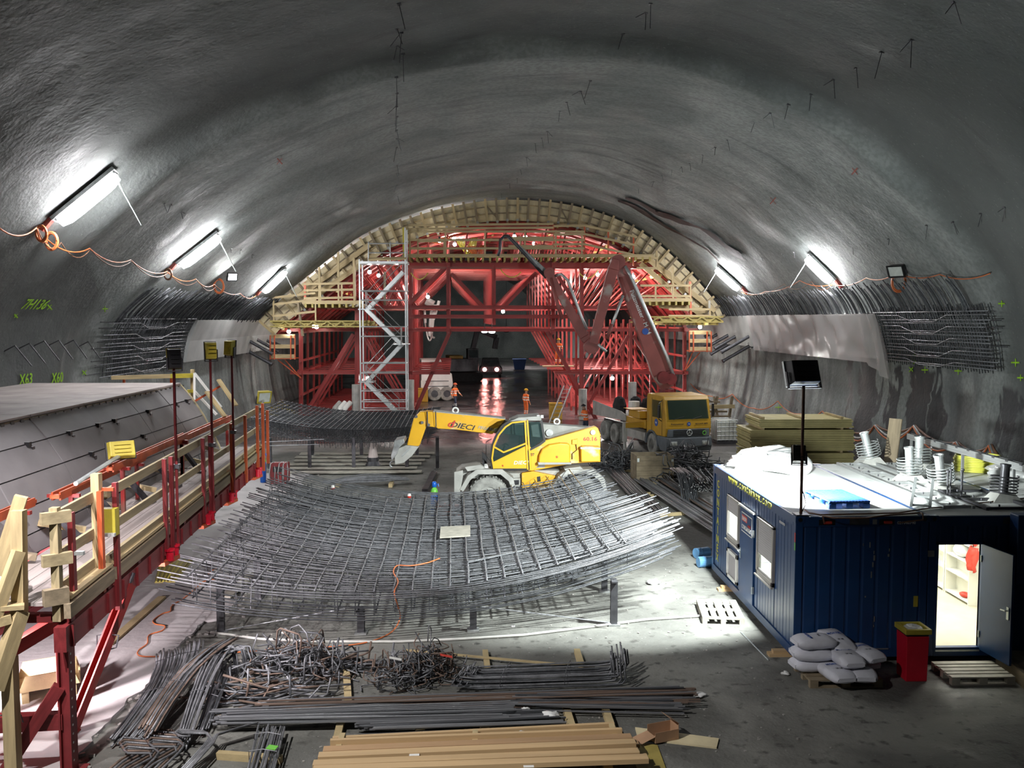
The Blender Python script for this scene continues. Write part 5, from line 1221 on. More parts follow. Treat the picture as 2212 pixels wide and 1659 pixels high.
slab_px([(1098, 985), (1120, 975), (1122, 945), (1128, 945), (1132, 985), (1110, 992)], .42, .45).build('seat', mBLK, tele, True, bevel=.03)
MB().tube([H(1085, 975, .55), H(1090, 962, .55)], .03, 6).tube([H(1084, 962, .4), H(1092, 958, .55), H(1098, 962, .7)], .02, 5).build('steering_wheel', mBLK, tele, True)
MB().tube([H(1062, 948, .05), H(1050, 955, -.05), H(1050, 985, -.05), H(1061, 998, .05)], .012, 5).build('mirror_bracket', mBLK, tele, True)
slab_px([(1041, 975), (1052, 985), (1052, 1010), (1042, 1004)], .3, .5).build('front_guard', mBLK, tele, True)
# boom (behind the cab)
BY = 1.20
slab_px([(1062, 907), (1290, 925), (1294, 945), (1240, 952), (1062, 935)], BY, .50).build('boom_base', mDUST, tele, True, bevel=.015)
slab_px([(936, 890), (1050, 901), (1092, 906), (1064, 938), (985, 928), (946, 926), (938, 920)], BY-.06, .60).build('boom_outer', mYEL, tele, True, bevel=.015)
slab_px([(936, 888), (1092, 904), (1092, 910), (936, 893)], BY-.05, .58).build('boom_top_plate', mDUST, tele, True)
slab_px([(918, 889), (950, 891), (950, 924), (922, 921)], BY-.02, .52).build('boom_middle', mYEL, tele, True, bevel=.012)
slab_px([(906, 890), (930, 889), (924, 912), (906, 963), (877, 969), (893, 905)], BY+.03, .42).build('boom_head', mYEL, tele, True, bevel=.03)
for x in (922, 940): slab_px([(x, 889), (x+2, 889), (x+3, 922), (x+1, 922)], BY-.075, .02).build('joint_line', mSTL, tele, True)
for (x, y) in ((899, 900), (912, 913), (926, 918)): MB().cyl(H(x, y, BY+.0), H(x, y, BY-.08), .05, 10).build('pin', mSTL, tele, True)
for (x, y) in ((984, 893), (1203, 917)): MB().tube([H(x, y, BY+.2)+Vector((.09*math.cos(a), 0, .10+.09*math.sin(a))) for a in [2*pi*k/12 for k in range(12)]], .03, 6, closed=True).build('lifting_eye', mWHP, tele, True)
slab_px([(876, 962), (905, 965), (890, 985), (872, 1000), (853, 1004), (852, 985), (862, 968)], BY-.1, .70).build('carriage', mDUST, tele, True, bevel=.02)
slab_px([(852, 952), (872, 948), (874, 956), (862, 968), (858, 980), (846, 996), (844, 985), (850, 965)], BY-.2, .9).build('quick_coupler', mGALD, tele, True, bevel=.015)
MB().tube([H(849, 1000, BY+.2)+Vector((.10*math.cos(a), 0, -.05+.10*math.sin(a))) for a in [2*pi*k/14 for k in range(11)]], .03, 6).build('hook', mGALD, tele, True)
MB().cyl(H(888, 965, BY-.05), H(868, 985, BY-.05), .06, 10).build('tilt_cylinder', mGAL, tele, True)
MB().cyl(H(1187, 935, BY-.02), H(1187, 935, BY-.12), .12, 14).build('hose_drum', mGALD, tele, True)
rt = H(1040, 925, 0)-H(960, 912, 0); rt.y = 0
text('boom_lettering', 'DIECI', .24, TM(H(997, 925.5, BY-.075), rt, (rt.z*-1, 0, rt.x)), mKTX, tele, .004, world=True, sx=1.35, shear=.25)
text('boom_lettering', 'd', .34, TM(H(972, 922.5, BY-.075), rt, (-rt.z, 0, rt.x)), mRTX, tele, .006, world=True, sx=1.3, shear=.2)
text('boom_lettering', 'PEGASUS', .14, TM(H(1052, 929, BY-.075), rt, (-rt.z, 0, rt.x)), mGALD, tele, .004, world=True, sx=1.1, shear=.2)
text('body_lettering', '60.16', .17, TM(H(1275, 952, .185), (1, 0, 0), UP), mRTX, tele, .004, world=True, sx=1.2); text('body_lettering', '57', .13, TM(H(1150, 985, .09), (1, 0, 0), UP), mKTX, tele, .004, world=True)
text('body_lettering', 'DIECI', .16, TM(H(1125, 1003, .09), (1, 0, .02), UP), mWTX, tele, .004, world=True, sx=1.2, shear=.2)
for (x, y, s) in ((1203, 987, .05), (1086, 1006, .03)):
    q = MB()
    for k in range(4): a = k*pi/4; c = H(x, y, -.035 if x > 1150 else .085); q.bar(c+Vector((-s*math.cos(a), 0, -s*math.sin(a))), c+Vector((s*math.cos(a), 0, s*math.sin(a))), .006, .014, (0, 1, 0))
    q.build('red_star', mRTX, tele, True)
MB().box(.05, .25, .6, .8, 0, .04, T(H(994, 1100).x-o0.x, 0, 0)).build('wheel_chock', mRTX, tele)

# ================================================================== CONCRETE PUMP TRUCK
trk = thing('pump_truck', 'ochre yellow truck with grey bumper carrying a folded red concrete boom', 'truck', (8.05, 40.75, 0), math.radians(15))
W_ = 2.25
MB().prism([(0, .10, 1.02), (0, -.02, 1.40), (0, .0, 1.78), (0, .22, 2.66), (0, .32, 2.82), (0, 1.9, 2.86), (0, 2.0, 2.7), (0, 2.0, .95), (0, 1.95, .85), (0, 1.9, 1.02), (0, 1.2, 1.15), (0, .95, 1.0)], (W_, 0, 0)).build('cab_body', mOCH, trk, bevel=.05, seg=3)
MB().prism([(.14, -.025, 1.80), (W_-.14, -.025, 1.80), (W_-.16, .195, 2.64), (.16, .195, 2.64)], (0, -.03, .006)).build('windscreen', mGLS, trk)
MB().prism([(-.015, .42, 1.82), (-.015, 1.35, 1.82), (-.015, 1.35, 2.60), (-.015, .55, 2.60)], (.02, 0, 0)).build('side_window', mGLS, trk)
MB().box(-.008, .0, .36, .38, 1.05, 2.68).box(-.008, .0, 1.42, 1.44, 1.05, 2.68).build('door_gap', mBLK, trk)
MB().box(.10, W_-.10, -.06, .1, 1.0, 1.36).build('grille', mGRYP, trk, bevel=.03)
for k in range(4): MB().box(.35, W_-.35, -.085, -.05, 1.06+k*.075, 1.10+k*.075).build('grille_bar', mBLK, trk)
q = MB().tube([(W_/2+.13*math.cos(a), -.10, 1.20+.13*math.sin(a)) for a in [2*pi*k/24 for k in range(24)]], .014, 6, closed=True)
for k in range(3): a = pi/2+2*pi*k/3; q.bar((W_/2, -.10, 1.20), (W_/2+.13*math.cos(a), -.10, 1.20+.13*math.sin(a)), .03, .02, (0, 1, 0))
q.build('star_emblem', mGAL, trk)
MB().tube([(W_-.38+.085*math.cos(a), -.095, 1.17+.085*math.sin(a)) for a in [2*pi*k/18 for k in range(18)]], .018, 6, closed=True).build('green_badge', mGCG, trk)
MB().prism([(0, -.05, .42), (0, -.14, .6), (0, -.10, .98), (0, .1, 1.02), (0, .9, 1.0), (0, .92, .7), (0, .55, .36), (0, .0, .34)], (W_, 0, 0)).build('bumper', mGRYP, trk, bevel=.05, seg=3)
for x in (.16, W_-.52):
    hl = MB().box(x, x+.36, -.155, -.05, .62, .82).build('headlight', mGAL, trk, bevel=.03)
    for k in range(2): MB().lathe([(.07, 0), (.06, .03), (.01, .04)], T(x+.10+.16*k, -.155, .72) @ Matrix.Rotation(pi/2, 4, 'X'), 12).build('reflector', mLENS, hl)
MB().box(.80, 1.45, -.15, -.10, .50, .62).build('number_plate', mGALD, trk); MB().box(.7, 1.6, -.12, .3, .22, .33).build('underrun_bar', mGRYP, trk)
MB().box(.30, .95, -.06, .1, .28, .33).build('step', mGRYP, trk)
text('front_lettering', 'Putzmeister', .11, TM((.55, -.05, 1.55), (1, 0, 0), UP), mKTX, trk, .004, sx=1.2); text('front_lettering', 'BETONPUMPE', .09, TM((1.75, -.05, 1.55), (1, 0, 0), UP), mKTX, trk, .004, sx=1.1)
MB().lathe([(.09, 0), (.09, .01)], T(W_/2, -.03, 1.58) @ Matrix.Rotation(pi/2, 4, 'X'), 18).build('blue_badge', mBTX, trk); text('badge_lettering', 'PM', .07, TM((W_/2, -.05, 1.555), (1, 0, 0), UP), mWTX, trk, .002)
MB().lathe([(.17, 0), (.17, .01)], T(-.005, .95, 1.58) @ Matrix.Rotation(-pi/2, 4, 'Y'), 20).build('blue_badge', mBTX, trk); text('badge_lettering', 'PM', .13, TM((-.022, .95, 1.53), (0, -1, 0), UP), mWTX, trk, .002)
for (x, s) in ((-.22, -1), (W_+.22, 1)):
    mr = MB().box(x-.06, x+.06, .22, .30, 1.85, 2.45).build('mirror', mBLK, trk, bevel=.03); MB().tube([(x, .28, 2.5), (x-s*.2, .4, 2.62)], .02, 5).tube([(x, .28, 1.82), (x-s*.2, .4, 1.7)], .02, 5).build('mirror_arm', mBLK, mr)
for k in range(2): MB().tube([(.35+.9*k, -.06, 1.80), (.85+.9*k, -.05, 1.92)], .012, 5).build('wiper', mBLK, trk)
for (y, nm) in ((1.45, 0), (5.7, 1), (7.05, 1)):
    for x in (.16, W_-.16): wheel(trk, (x, y, .52), .52, .32 if not nm else .5, mTYRD, 'x', mDUST, lugs=0)
for x in (-.02, W_-.30):
    q = MB(); P = [(x, 1.45-.68*math.cos(a), .52+.68*math.sin(a)) for a in [pi*k/10 for k in range(11)]]; Q = [(x, 1.45-.60*math.cos(a), .52+.60*math.sin(a)) for a in [pi*k/10 for k in range(10, -1, -1)]]
    q.prism(P+Q, (.32, 0, 0)).build('mudguard', mGRYP, trk)
for x in (.55, W_-.75): beam('chassis_rail', (x+.1, 1.0, .85), (x+.1, 8.6, .85), .12, .3, mSTL, trk)
MB().box(.05, W_-.05, 2.3, 4.6, .55, .95).build('side_tank', mDUST, trk, bevel=.02); MB().box(.0, W_, 2.15, 4.4, 1.15, 1.55).build('pump_frame', mOCH, trk, bevel=.02)
MB().box(-.05, W_+.05, 4.6, 8.6, 1.3, 1.38).build('deck', mDUST, trk)
MB().prism([(-.06, 4.3, 1.30), (-.06, 8.6, 1.20), (-.06, 8.6, 1.95), (-.06, 4.9, 1.72), (-.06, 4.3, 1.60)], (.05, 0, 0)).build('side_board', mDUST, trk)
MB().prism([(W_+.0, 4.3, 1.30), (W_, 8.6, 1.20), (W_, 8.6, 1.95), (W_, 4.9, 1.72), (W_, 4.3, 1.60)], (.05, 0, 0)).build('side_board', mDUST, trk)
MB().box(-.15, .7, 2.5, 3.7, 1.60, 1.95).box(-.35, .6, 2.9, 3.9, 1.97, 2.0).build('tool_locker', mOCH, trk, bevel=.015)
for k, (x, y, z0, z1, r1) in enumerate(((.8, 5.2, 1.38, 2.15, .28),)): MB().lathe([(r1, z0), (r1, z1), (r1*.9, z1+.02)], T(x, y, 0), 16).build('white_drum', mWHP, trk); MB().lathe([(r1+.004, z0+.25), (r1+.004, z0+.5)], T(x, y, 0), 16).build('blue_band', mBTX, trk)
for (x, y) in ((.4, 6.1), (1.2, 5.9), (1.5, 5.1)): MB().lathe([(.05, 1.38), (.32, 1.4), (.36, 1.9), (.25, 2.25), (.1, 2.35)], T(x, y, 0), 10).build('black_hopper', mRUB, trk)
for (x, xe) in ((0, -.9), (W_, W_+1.15)):    # outriggers
    y = 2.45; beam('outrigger_arm', (x, y, 1.32), (xe, y, 1.32), .24, .24, mOCH, trk); beam('outrigger_leg', (xe, y, .55), (xe, y, 1.45), .18, .18, mDUST if xe < 0 else mOCH, trk); MB().cyl((xe, y, .05), (xe, y, .6), .07, 10).lathe([(.2, 0), (.2, .05)], T(xe, y, 0), 12).build('outrigger_foot', mDUST, trk)
mBOOM = mat('faded_red_boom', (.30, .085, .075), .5, .05, .2, 1.2, dirt=((.40, .33, .30), .58, 1.4))
def seg(name, a, b, w0, w1, dep, m=None, parent=trk):
    a, b = at(*a), at(*b); d = (b-a).normalized(); s = Vector((d.z, 0, -d.x)).normalized(); q = MB()
    m1 = a.lerp(b, .12)
    q.hexa([p+Vector((0, dy, 0)) for dy in (-dep/2, dep/2) for p in (a-s*w0*.30, a+s*w0*.30, m1+s*w0*.5, m1-s*w0*.5)]); q.hexa([p+Vector((0, dy, 0)) for dy in (-dep/2, dep/2) for p in (m1-s*w0*.5, m1+s*w0*.5, b+s*w1*.5, b-s*w1*.5)])
    return q.build(name, m or mBOOM, parent, True, bevel=.02)
YB = 45.0
seg('boom_section', (1442, 838, YB), (1334, 566, YB), .95, .5, .5); seg('boom_section', (1330, 560, YB-.3), (1281, 742, YB-.3), .5, .42, .34); seg('boom_section', (1273, 746, YB+.2), (1182, 585, YB+.2), .48, .34, .3); seg('boom_section', (1190, 598, YB+.7), (1094, 508, YB+.7), .22, .16, .18, mGALD)
def pipe(pts, r, m, nm): MB().tube([at(*p) for p in pts], r, 8).build(nm, m, trk, True, smooth=True)
pipe([(1456, 815, YB-.35), (1440, 770, YB-.35), (1362, 596, YB-.35), (1350, 575, YB-.3)], .085, mGAL, 'concrete_pipe'); pipe([(1268, 712, YB), (1258, 690, YB), (1226, 605, YB), (1212, 592, YB), (1196, 598, YB+.4)], .07, mGAL, 'concrete_pipe'); pipe([(1180, 600, YB+.5), (1100, 512, YB+.5), (1090, 510, YB+.5), (1081, 518, YB+.5), (1080, 540, YB+.5), (1076, 553, YB+.5)], .075, mSTL, 'end_hose')
pipe([(1311, 732, YB-.5), (1322, 700, YB-.5)], .09, mBOOM, 'cylinder_barrel'); pipe([(1315, 722, YB-.5), (1346, 638, YB-.5)], .07, mGAL, 'cylinder_rod'); pipe([(1356, 652, YB-.35), (1340, 600, YB-.35)], .1, mBOOM, 'cylinder_barrel'); pipe([(1292, 744, YB-.4), (1310, 760, YB-.4)], .07, mGAL, 'cylinder_rod'); pipe([(1190, 600, YB+.1), (1205, 660, YB+.1), (1215, 690, YB+.1)], .09, mBOOM, 'cylinder_barrel')
for (x, y, yy, r) in ((1334, 566, YB, .34), (1277, 748, YB, .36), (1186, 590, YB+.4, .26), (1432, 815, YB-.3, .30), (1447, 818, YB-.3, .28), (1352, 585, YB, .2)): c = at(x, y, yy); MB().cyl(c+Vector((0, -.34, 0)), c+Vector((0, .34, 0)), r, 16).build('pivot_joint', mBOOM if y < 800 else mREDD, trk, True)
c0 = at(1440, 850, YB); MB().lathe([(.55, 0), (.5, .3), (.42, 1.0), (.36, 1.5)], T(c0.x, YB, 1.35), 16).build('turret', mREDD, trk, True)
dvec = at(1405, 745, YB-.27)-at(1350, 612, YB-.27); dvec.y = 0
text('boom_lettering', 'Putzmeister · M 24', .30, TM(at(1377, 676, YB-.262)+Vector((.06, 0, 0)), dvec, (-dvec.z, 0, dvec.x)), mWTX, trk, .004, world=True, sx=1.0)
c = at(1394, 716, YB-.27); MB().lathe([(.16, 0), (.16, .015)], T(*c) @ Matrix.Rotation(pi/2, 4, 'X'), 18).build('blue_badge', mBTX, trk, True)

# ================================================================== PEOPLE
def person(loc, h, face, label, pose='stand', helmet=mORA, top=mHIV, legs=mHIV):
    """one continuous skinned body; z=0 at the soles; face: heading angle"""
    s = h/1.78; me = bpy.data.meshes.new('body')
    J = {'pelvis': (0, 0, .95), 'waist': (0, .01, 1.12), 'chest': (0, .0, 1.34), 'neck': (0, .0, 1.50), 'head0': (0, -.02, 1.60), 'head1': (0, -.015, 1.73),
         'sh_l': (-.19, 0, 1.43), 'sh_r': (.19, 0, 1.43), 'hip_l': (-.10, 0, .90), 'hip_r': (.10, 0, .90)}
    if pose == 'walk':
        J.update(kn_l=(-.11, -.16, .50), kn_r=(.11, .05, .50), an_l=(-.11, -.20, .09), an_r=(.11, .32, .13), to_l=(-.12, -.36, .04), to_r=(.12, .16, .05), el_l=(-.28, .12, 1.17), el_r=(.28, -.10, 1.17), wr_l=(-.27, .02, .93), wr_r=(.27, -.30, 1.02))
    elif pose == 'work':
        J.update(kn_l=(-.12, -.06, .50), kn_r=(.12, .02, .50), an_l=(-.12, .0, .09), an_r=(.13, .06, .09), to_l=(-.14, -.17, .04), to_r=(.15, -.11, .04), el_l=(-.27, -.12, 1.18), el_r=(.27, -.14, 1.20), wr_l=(-.16, -.36, 1.14), wr_r=(.15, -.38, 1.22))
        for k in ('chest', 'neck', 'head0', 'head1', 'sh_l', 'sh_r'): x, y, z = J[k]; J[k] = (x, y-.10*(z-.95)/.6, z-.02)
    else:
        J.update(kn_l=(-.11, -.02, .50), kn_r=(.11, -.02, .50), an_l=(-.12, .02, .09), an_r=(.12, .02, .09), to_l=(-.14, -.16, .04), to_r=(.14, -.16, .04), el_l=(-.27, .03, 1.17), el_r=(.27, .03, 1.17), wr_l=(-.28, -.08, .93), wr_r=(.28, -.08, .93))
    for a in ('l', 'r'):
        w_ = Vector(J['wr_'+a]); e = Vector(J['el_'+a]); J['ha_'+a] = tuple(w_+(w_-e).normalized()*.10)
    rad_ = dict(pelvis=.135, waist=.125, chest=.155, neck=.06, head0=.085, head1=.09, sh_l=.075, sh_r=.075, hip_l=.10, hip_r=.10, kn_l=.068, kn_r=.068, an_l=.048, an_r=.048, to_l=.04, to_r=.04, el_l=.05, el_r=.05, wr_l=.036, wr_r=.036, ha_l=.04, ha_r=.04)
    names = list(J); ed = [('pelvis', 'waist'), ('waist', 'chest'), ('chest', 'neck'), ('neck', 'head0'), ('head0', 'head1'), ('chest', 'sh_l'), ('chest', 'sh_r'), ('pelvis', 'hip_l'), ('pelvis', 'hip_r')]
    for a in ('l', 'r'): ed += [('sh_'+a, 'el_'+a), ('el_'+a, 'wr_'+a), ('wr_'+a, 'ha_'+a), ('hip_'+a, 'kn_'+a), ('kn_'+a, 'an_'+a), ('an_'+a, 'to_'+a)]
    me.from_pydata([J[n] for n in names], [(names.index(a), names.index(b)) for a, b in ed], [])
    t = bpy.data.objects.new('tmp', me); COL.objects.link(t); md = t.modifiers.new('skin', 'SKIN'); sv = me.skin_vertices[0].data
    for i, n in enumerate(names): sv[i].radius = (rad_[n], rad_[n]*.85 if n in ('pelvis', 'waist', 'chest') else rad_[n])
    sv[0].use_root = True; sub = t.modifiers.new('sub', 'SUBSURF'); sub.levels = 2; sub.render_levels = 2
    dg = bpy.context.evaluated_depsgraph_get(); m2 = bpy.data.meshes.new_from_object(t.evaluated_get(dg)); bpy.data.objects.remove(t)
    m2.transform(Matrix.Scale(s, 4)); m2.materials.clear()
    for m in (top, legs, mSKN, mREF, mBLK): m2.materials.append(m)
    hands = [Vector(J['ha_l'])*s, Vector(J['ha_r'])*s]
    for p in m2.polygons:
        c = p.center; z = c.z/s; i = 0 if z > .93 else 1
        if z > 1.50 or min((c-h_).length for h_ in hands) < .085*s: i = 2
        elif abs(z-1.12) < .035 or abs(z-1.27) < .03 or abs(z-.38) < .03 or abs(z-.28) < .03: i = 3
        elif z < .12: i = 4
        p.material_index = i; p.use_smooth = True
    r = thing('person', label, 'person', loc, face); addmesh('body', m2, None, r)
    hc = Vector(J['head1'])*s; MB().lathe([(.135*s, .0), (.128*s, .05*s), (.09*s, .105*s), (.02*s, .13*s)], T(*(hc+Vector((0, 0, -.005*s)))), 16).lathe([(.16*s, -.004), (.135*s, .012)], T(*(hc+Vector((0, -.02*s, 0)))), 16).build('helmet', helmet, r, smooth=True)
    fc = Vector(J['head0'])*s; MB().lathe([(.022*s, 0), (.012*s, .03*s), (.003, .035*s)], T(*(fc+Vector((0, -.085*s, .03*s)))) @ Matrix.Rotation(pi/2, 4, 'X'), 8).build('nose', mSKN, r, smooth=True)
    for sx_ in (-1, 1): MB().lathe([(.004, -.01*s), (.012*s, 0), (.004, .01*s)], T(*(fc+Vector((sx_*.035*s, -.085*s, .055*s)))), 8).build('eye', mBLK, r)
    for sx_ in (-1, 1): MB().lathe([(.004, -.03*s), (.02*s, 0), (.004, .03*s)], T(*(fc+Vector((sx_*.093*s, 0, .04*s)))), 8).build('ear', mSKN, r)
    for a, sg in (('l', -1), ('r', 1)):    # fingers
        b = Vector(J['ha_'+a])*s; d = (Vector(J['ha_'+a])-Vector(J['wr_'+a])).normalized(); q = MB()
        for k in range(4):
            o_ = b+Vector((0, (-.03+.02*k)*s, 0)); q.tube([o_, o_+d*.05*s, o_+d*.085*s*(1-.12*abs(k-1.3))+Vector((-sg*.02*s, 0, 0))], [.011*s, .010*s, .007*s], 5)
        q.tube([b-d*.03*s+Vector((0, -.035*s, 0)), b+Vector((-sg*.02*s, -.06*s, 0)), b+d*.04*s+Vector((-sg*.025*s, -.06*s, 0))], [.012*s, .011*s, .008*s], 5); q.build('fingers', mSKN, r, smooth=True)
    return r
p = g(983, 884, 0); person((p.x, p.y, 0), 1.78, .9, 'person in orange work clothes walking on the wet floor past the white machine', 'walk', helmet=mORA, legs=mNAVY)
p = g(1136, 900, 0); person((p.x, p.y, 0), 1.75, pi*.7, 'person in an orange vest and yellow helmet standing in the wet roadway', 'stand', helmet=mYEL, legs=mHIV)
p = V(1213, 793, 2.0); person((p.x, p.y, p.z), 1.72, pi*.9, 'person in full orange hi-vis suit working high up inside the red frames', 'work', helmet=mYEL)
pf = part('standing_platform', trav, p); beam('plank', p+Vector((-1.0, 0, -.03)), p+Vector((1.0, 0, -.03)), .9, .05, mTIM, pf, True)
p = g(1274, 948, 0); person((p.x-.15, p.y+.6, 0), 1.75, -pi*.35, 'person in an orange jacket standing at the rear of the pump truck', 'work', helmet=mBLK, legs=mNAVY)
# ================================================================== DEEP IN THE TUNNEL
c = g(940, 866, 0); t = thing('wheeled_machine', 'white wheeled machine parked behind the left red frames', 'machine', (c.x, c.y+1, 0), .15)
MB().prism([(-1.2, -1, .8), (1.0, -1, .8), (1.25, -1, 1.2), (1.15, -1, 2.1), (.6, -1, 2.2), (.3, -1, 3.2), (-1.2, -1, 3.2)], (0, 2.2, 0)).build('body', mWHP, t, bevel=.06)
MB().prism([(.35, -1.01, 2.25), (.62, -1.01, 2.25), (.33, -1.01, 3.0), (-.5, -1.01, 3.0), (-.5, -1.01, 2.25)], (0, .02, 0)).build('window', mGLS, t)
for x in (-.2, .75): wheel(t, (x, -.95, .55), .55, .4, mTYRD, 'y', mSTL, lugs=0); wheel(t, (x, 1.0, .55), .55, .4, mTYRD, 'y', mSTL, lugs=0)
for z in (1.1, 1.5): MB().box(-.9, .9, -1.02, -.995, z, z+.05).build('trim_strip', mSTL, t)
beam('outrigger', (-1.15, -1.2, .1), (-1.15, -1.2, 1.6), .2, .2, mWHP, t)
t = thing('drilling_boom', 'pale articulated hydraulic arm hanging behind the left red frames', 'arm', V(920, 640, 14))
for (a, b, r) in (((905, 640), (925, 650), .3), ((925, 650), (915, 735), .22), ((925, 690), (940, 640), .12), ((900, 660), (903, 700), .10), ((915, 735), (928, 740), .08)): rod('arm_section', V(*a, 14), V(*b, 14), r, mWHP, t, 10, True)
MB().tube(sagline([V(903, 700, 13.6), V(922, 728, 13.6)], .9, 10), .06, 6).build('hose', mWHP, t, True, smooth=True)
c = g(1000, 822, 0); t = thing('excavator', 'dark excavator with a raised arm far down the tunnel', 'excavator', (c.x, c.y, 0), .2)
for y in (-1.1, 1.1): MB().prism([(-1.8, y-.25, .2), (-1.5, y-.25, 0), (1.5, y-.25, 0), (1.8, y-.25, .2), (1.8, y-.25, .6), (1.5, y-.25, .85), (-1.5, y-.25, .85), (-1.8, y-.25, .6)], (0, .5, 0)).build('track', mRUB, t)
MB().box(-1.6, 1.4, -1.2, 1.2, .95, 2.3).build('body', mSTL, t, bevel=.08); MB().box(.3, 1.4, -1.25, -.2, 2.2, 3.3).build('cab', mSTL, t, bevel=.05); MB().box(.4, 1.3, -1.27, -1.24, 2.4, 3.2).build('window', mGLS, t); MB().box(-1.6, -.2, -1.25, 1.2, 2.3, 2.6).build('hood', mOCH, t, bevel=.05)
for a, b in (((.8, .3, 2.0), (1.6, .3, 5.2)), ((1.6, .3, 5.2), (3.6, .3, 4.4)), ((3.6, .3, 4.4), (3.4, .3, 3.2))): beam('arm_section', a, b, .4, .5, mSTL, t)
c = g(1060, 816, 0); t = thing('car', 'dark vehicle with two red glowing lamps far down the wet roadway', 'car', (c.x, c.y, 0))
MB().prism([(-1.2, 0, .35), (1.2, 0, .35), (1.25, 0, 1.0), (1.05, 0, 1.15), (.9, 0, 2.0), (-.9, 0, 2.0), (-1.05, 0, 1.15), (-1.25, 0, 1.0)], (0, 4.2, 0)).build('body', mSTL, t, bevel=.06); MB().prism([(-.95, -.01, 1.2), (.95, -.01, 1.2), (.82, -.01, 1.9), (-.82, -.01, 1.9)], (0, .02, 0)).build('rear_window', mGLS, t)
for x in (-1, 1): wheel(t, (x*1.0, .9, .38), .38, .25, mRUB, 'x', mSTL, lugs=0); wheel(t, (x*1.0, 3.3, .38), .38, .25, mRUB, 'x', mSTL, lugs=0)
for x in (-.65, .65): MB().lathe([(.2, 0), (.16, .04), (.01, .05)], T(x, -.01, .88) @ Matrix.Rotation(pi/2, 4, 'X'), 14).build('tail_lamp', mEM_R, t)
for z, x in ((.75, 0),): MB().box(-1.15, 1.15, -.06, .0, .4, .62).build('bumper', mBLK, t)
for k, (x, lab) in enumerate(((3.2, 'left'), (7.6, 'right'))):  # two added lamps that put glints on the wet floor
    t = thing('glint_lamp', 'added white lamp far down the tunnel for glints on the roadway, the %s one' % lab, 'floodlight', (x*.85, 116+k*3, 4.9)); MB().lathe([(.1, -.1), (.45, -.08), (.45, 0), (.2, .2)], Matrix.Rotation(.6, 4, 'X'), 14).build('shade', mBLK, t); MB().lathe([(.02, -.13), (.42, -.10), (.42, -.09)], Matrix.Rotation(.6, 4, 'X'), 14).build('lens', mEM_H, t); MB().cyl((0, 0, .1), (0, 0, 7), .03, 6).build('hanger', mSTL, t)
c = g(1122, 800, 0); t = thing('skip_container', 'blue skip standing at the right side far down the roadway', 'skip', (c.x, c.y, 0)); MB().hexa([(-.6, -.6, .1), (.6, -.6, .1), (.6, .6, .1), (-.6, .6, .1), (-.8, -.7, 1.3), (.8, -.7, 1.3), (.8, .7, 1.3), (-.8, .7, 1.3)]).build('body', mPALB, t, bevel=.04); MB().box(-.85, .85, -.75, .75, 1.28, 1.4).build('rim', mPALB, t); MB().box(-.7, .7, -.7, .7, 0, .1).build('skid', mSTL, t)
t = thing('aluminium_ladder', 'aluminium ladder leaning against the right red trestle', 'ladder', g(1186, 915, 0)); a, b = g(1186, 915, 0.0), V(1216, 832, -.6); sd = Vector((.45, 0, 0))
for s in (0, 1): beam('stile', a+sd*s, b+sd*s, .05, .08, mGAL, t, True)
for k in range(9): c = a.lerp(b, (k+.6)/9.5); rod('rung', c, c+sd, .02, mGAL, t, 6, True)
for k, (x, y, m_, lab) in enumerate(((913, 862, mOCH, 'yellow plastic box on the wet floor beside the white machine'), (1200, 900, mOCH, 'yellow equipment box at the foot of the right trestle'))):
    c = g(x, y+6, 0); t = thing('equipment_box', lab, 'box', (c.x, c.y, 0)); MB().box(-.4, .4, -.3, .3, 0, .95).build('body', m_, t, bevel=.05); MB().box(-.42, .42, -.32, .32, .95, 1.05).build('lid', m_, t, bevel=.02)
# things on the floor in front of the left trestle
for k in range(3):
    a, b = g(716+k*11, 908, .12), V(737+k*11, 868, -.4); t = thing('pipe', 'grey pipe leaning on the red tubes, %s of three' % ('left', 'middle', 'right')[k], 'pipe', a, group='three grey pipes by the left trestle')
    MB().tube([a, a.lerp(b, .6)+Vector((-.1, 0, .1)), b], .16, 10).build('tube', mWHP if k else mDUST, t, True, smooth=True); MB().cyl(a, a+(a-b).normalized()*.03, .13, 10).build('dark_opening', mBLK, t, True)
q0 = g(560, 900, .06)
for k in range(9):
    a, b = g(566-k*2+8, 897-k*4, .05+.04*k), g(648-k*5, 897-k*4, .05+.04*k); o = MB().bar(a, b, .22, .12).build('timber_beam', mTIMY); tag(o, 'yellow formwork beam in the flat stack beside the left red trestle', 'timber', 'yellow beams beside the left trestle')
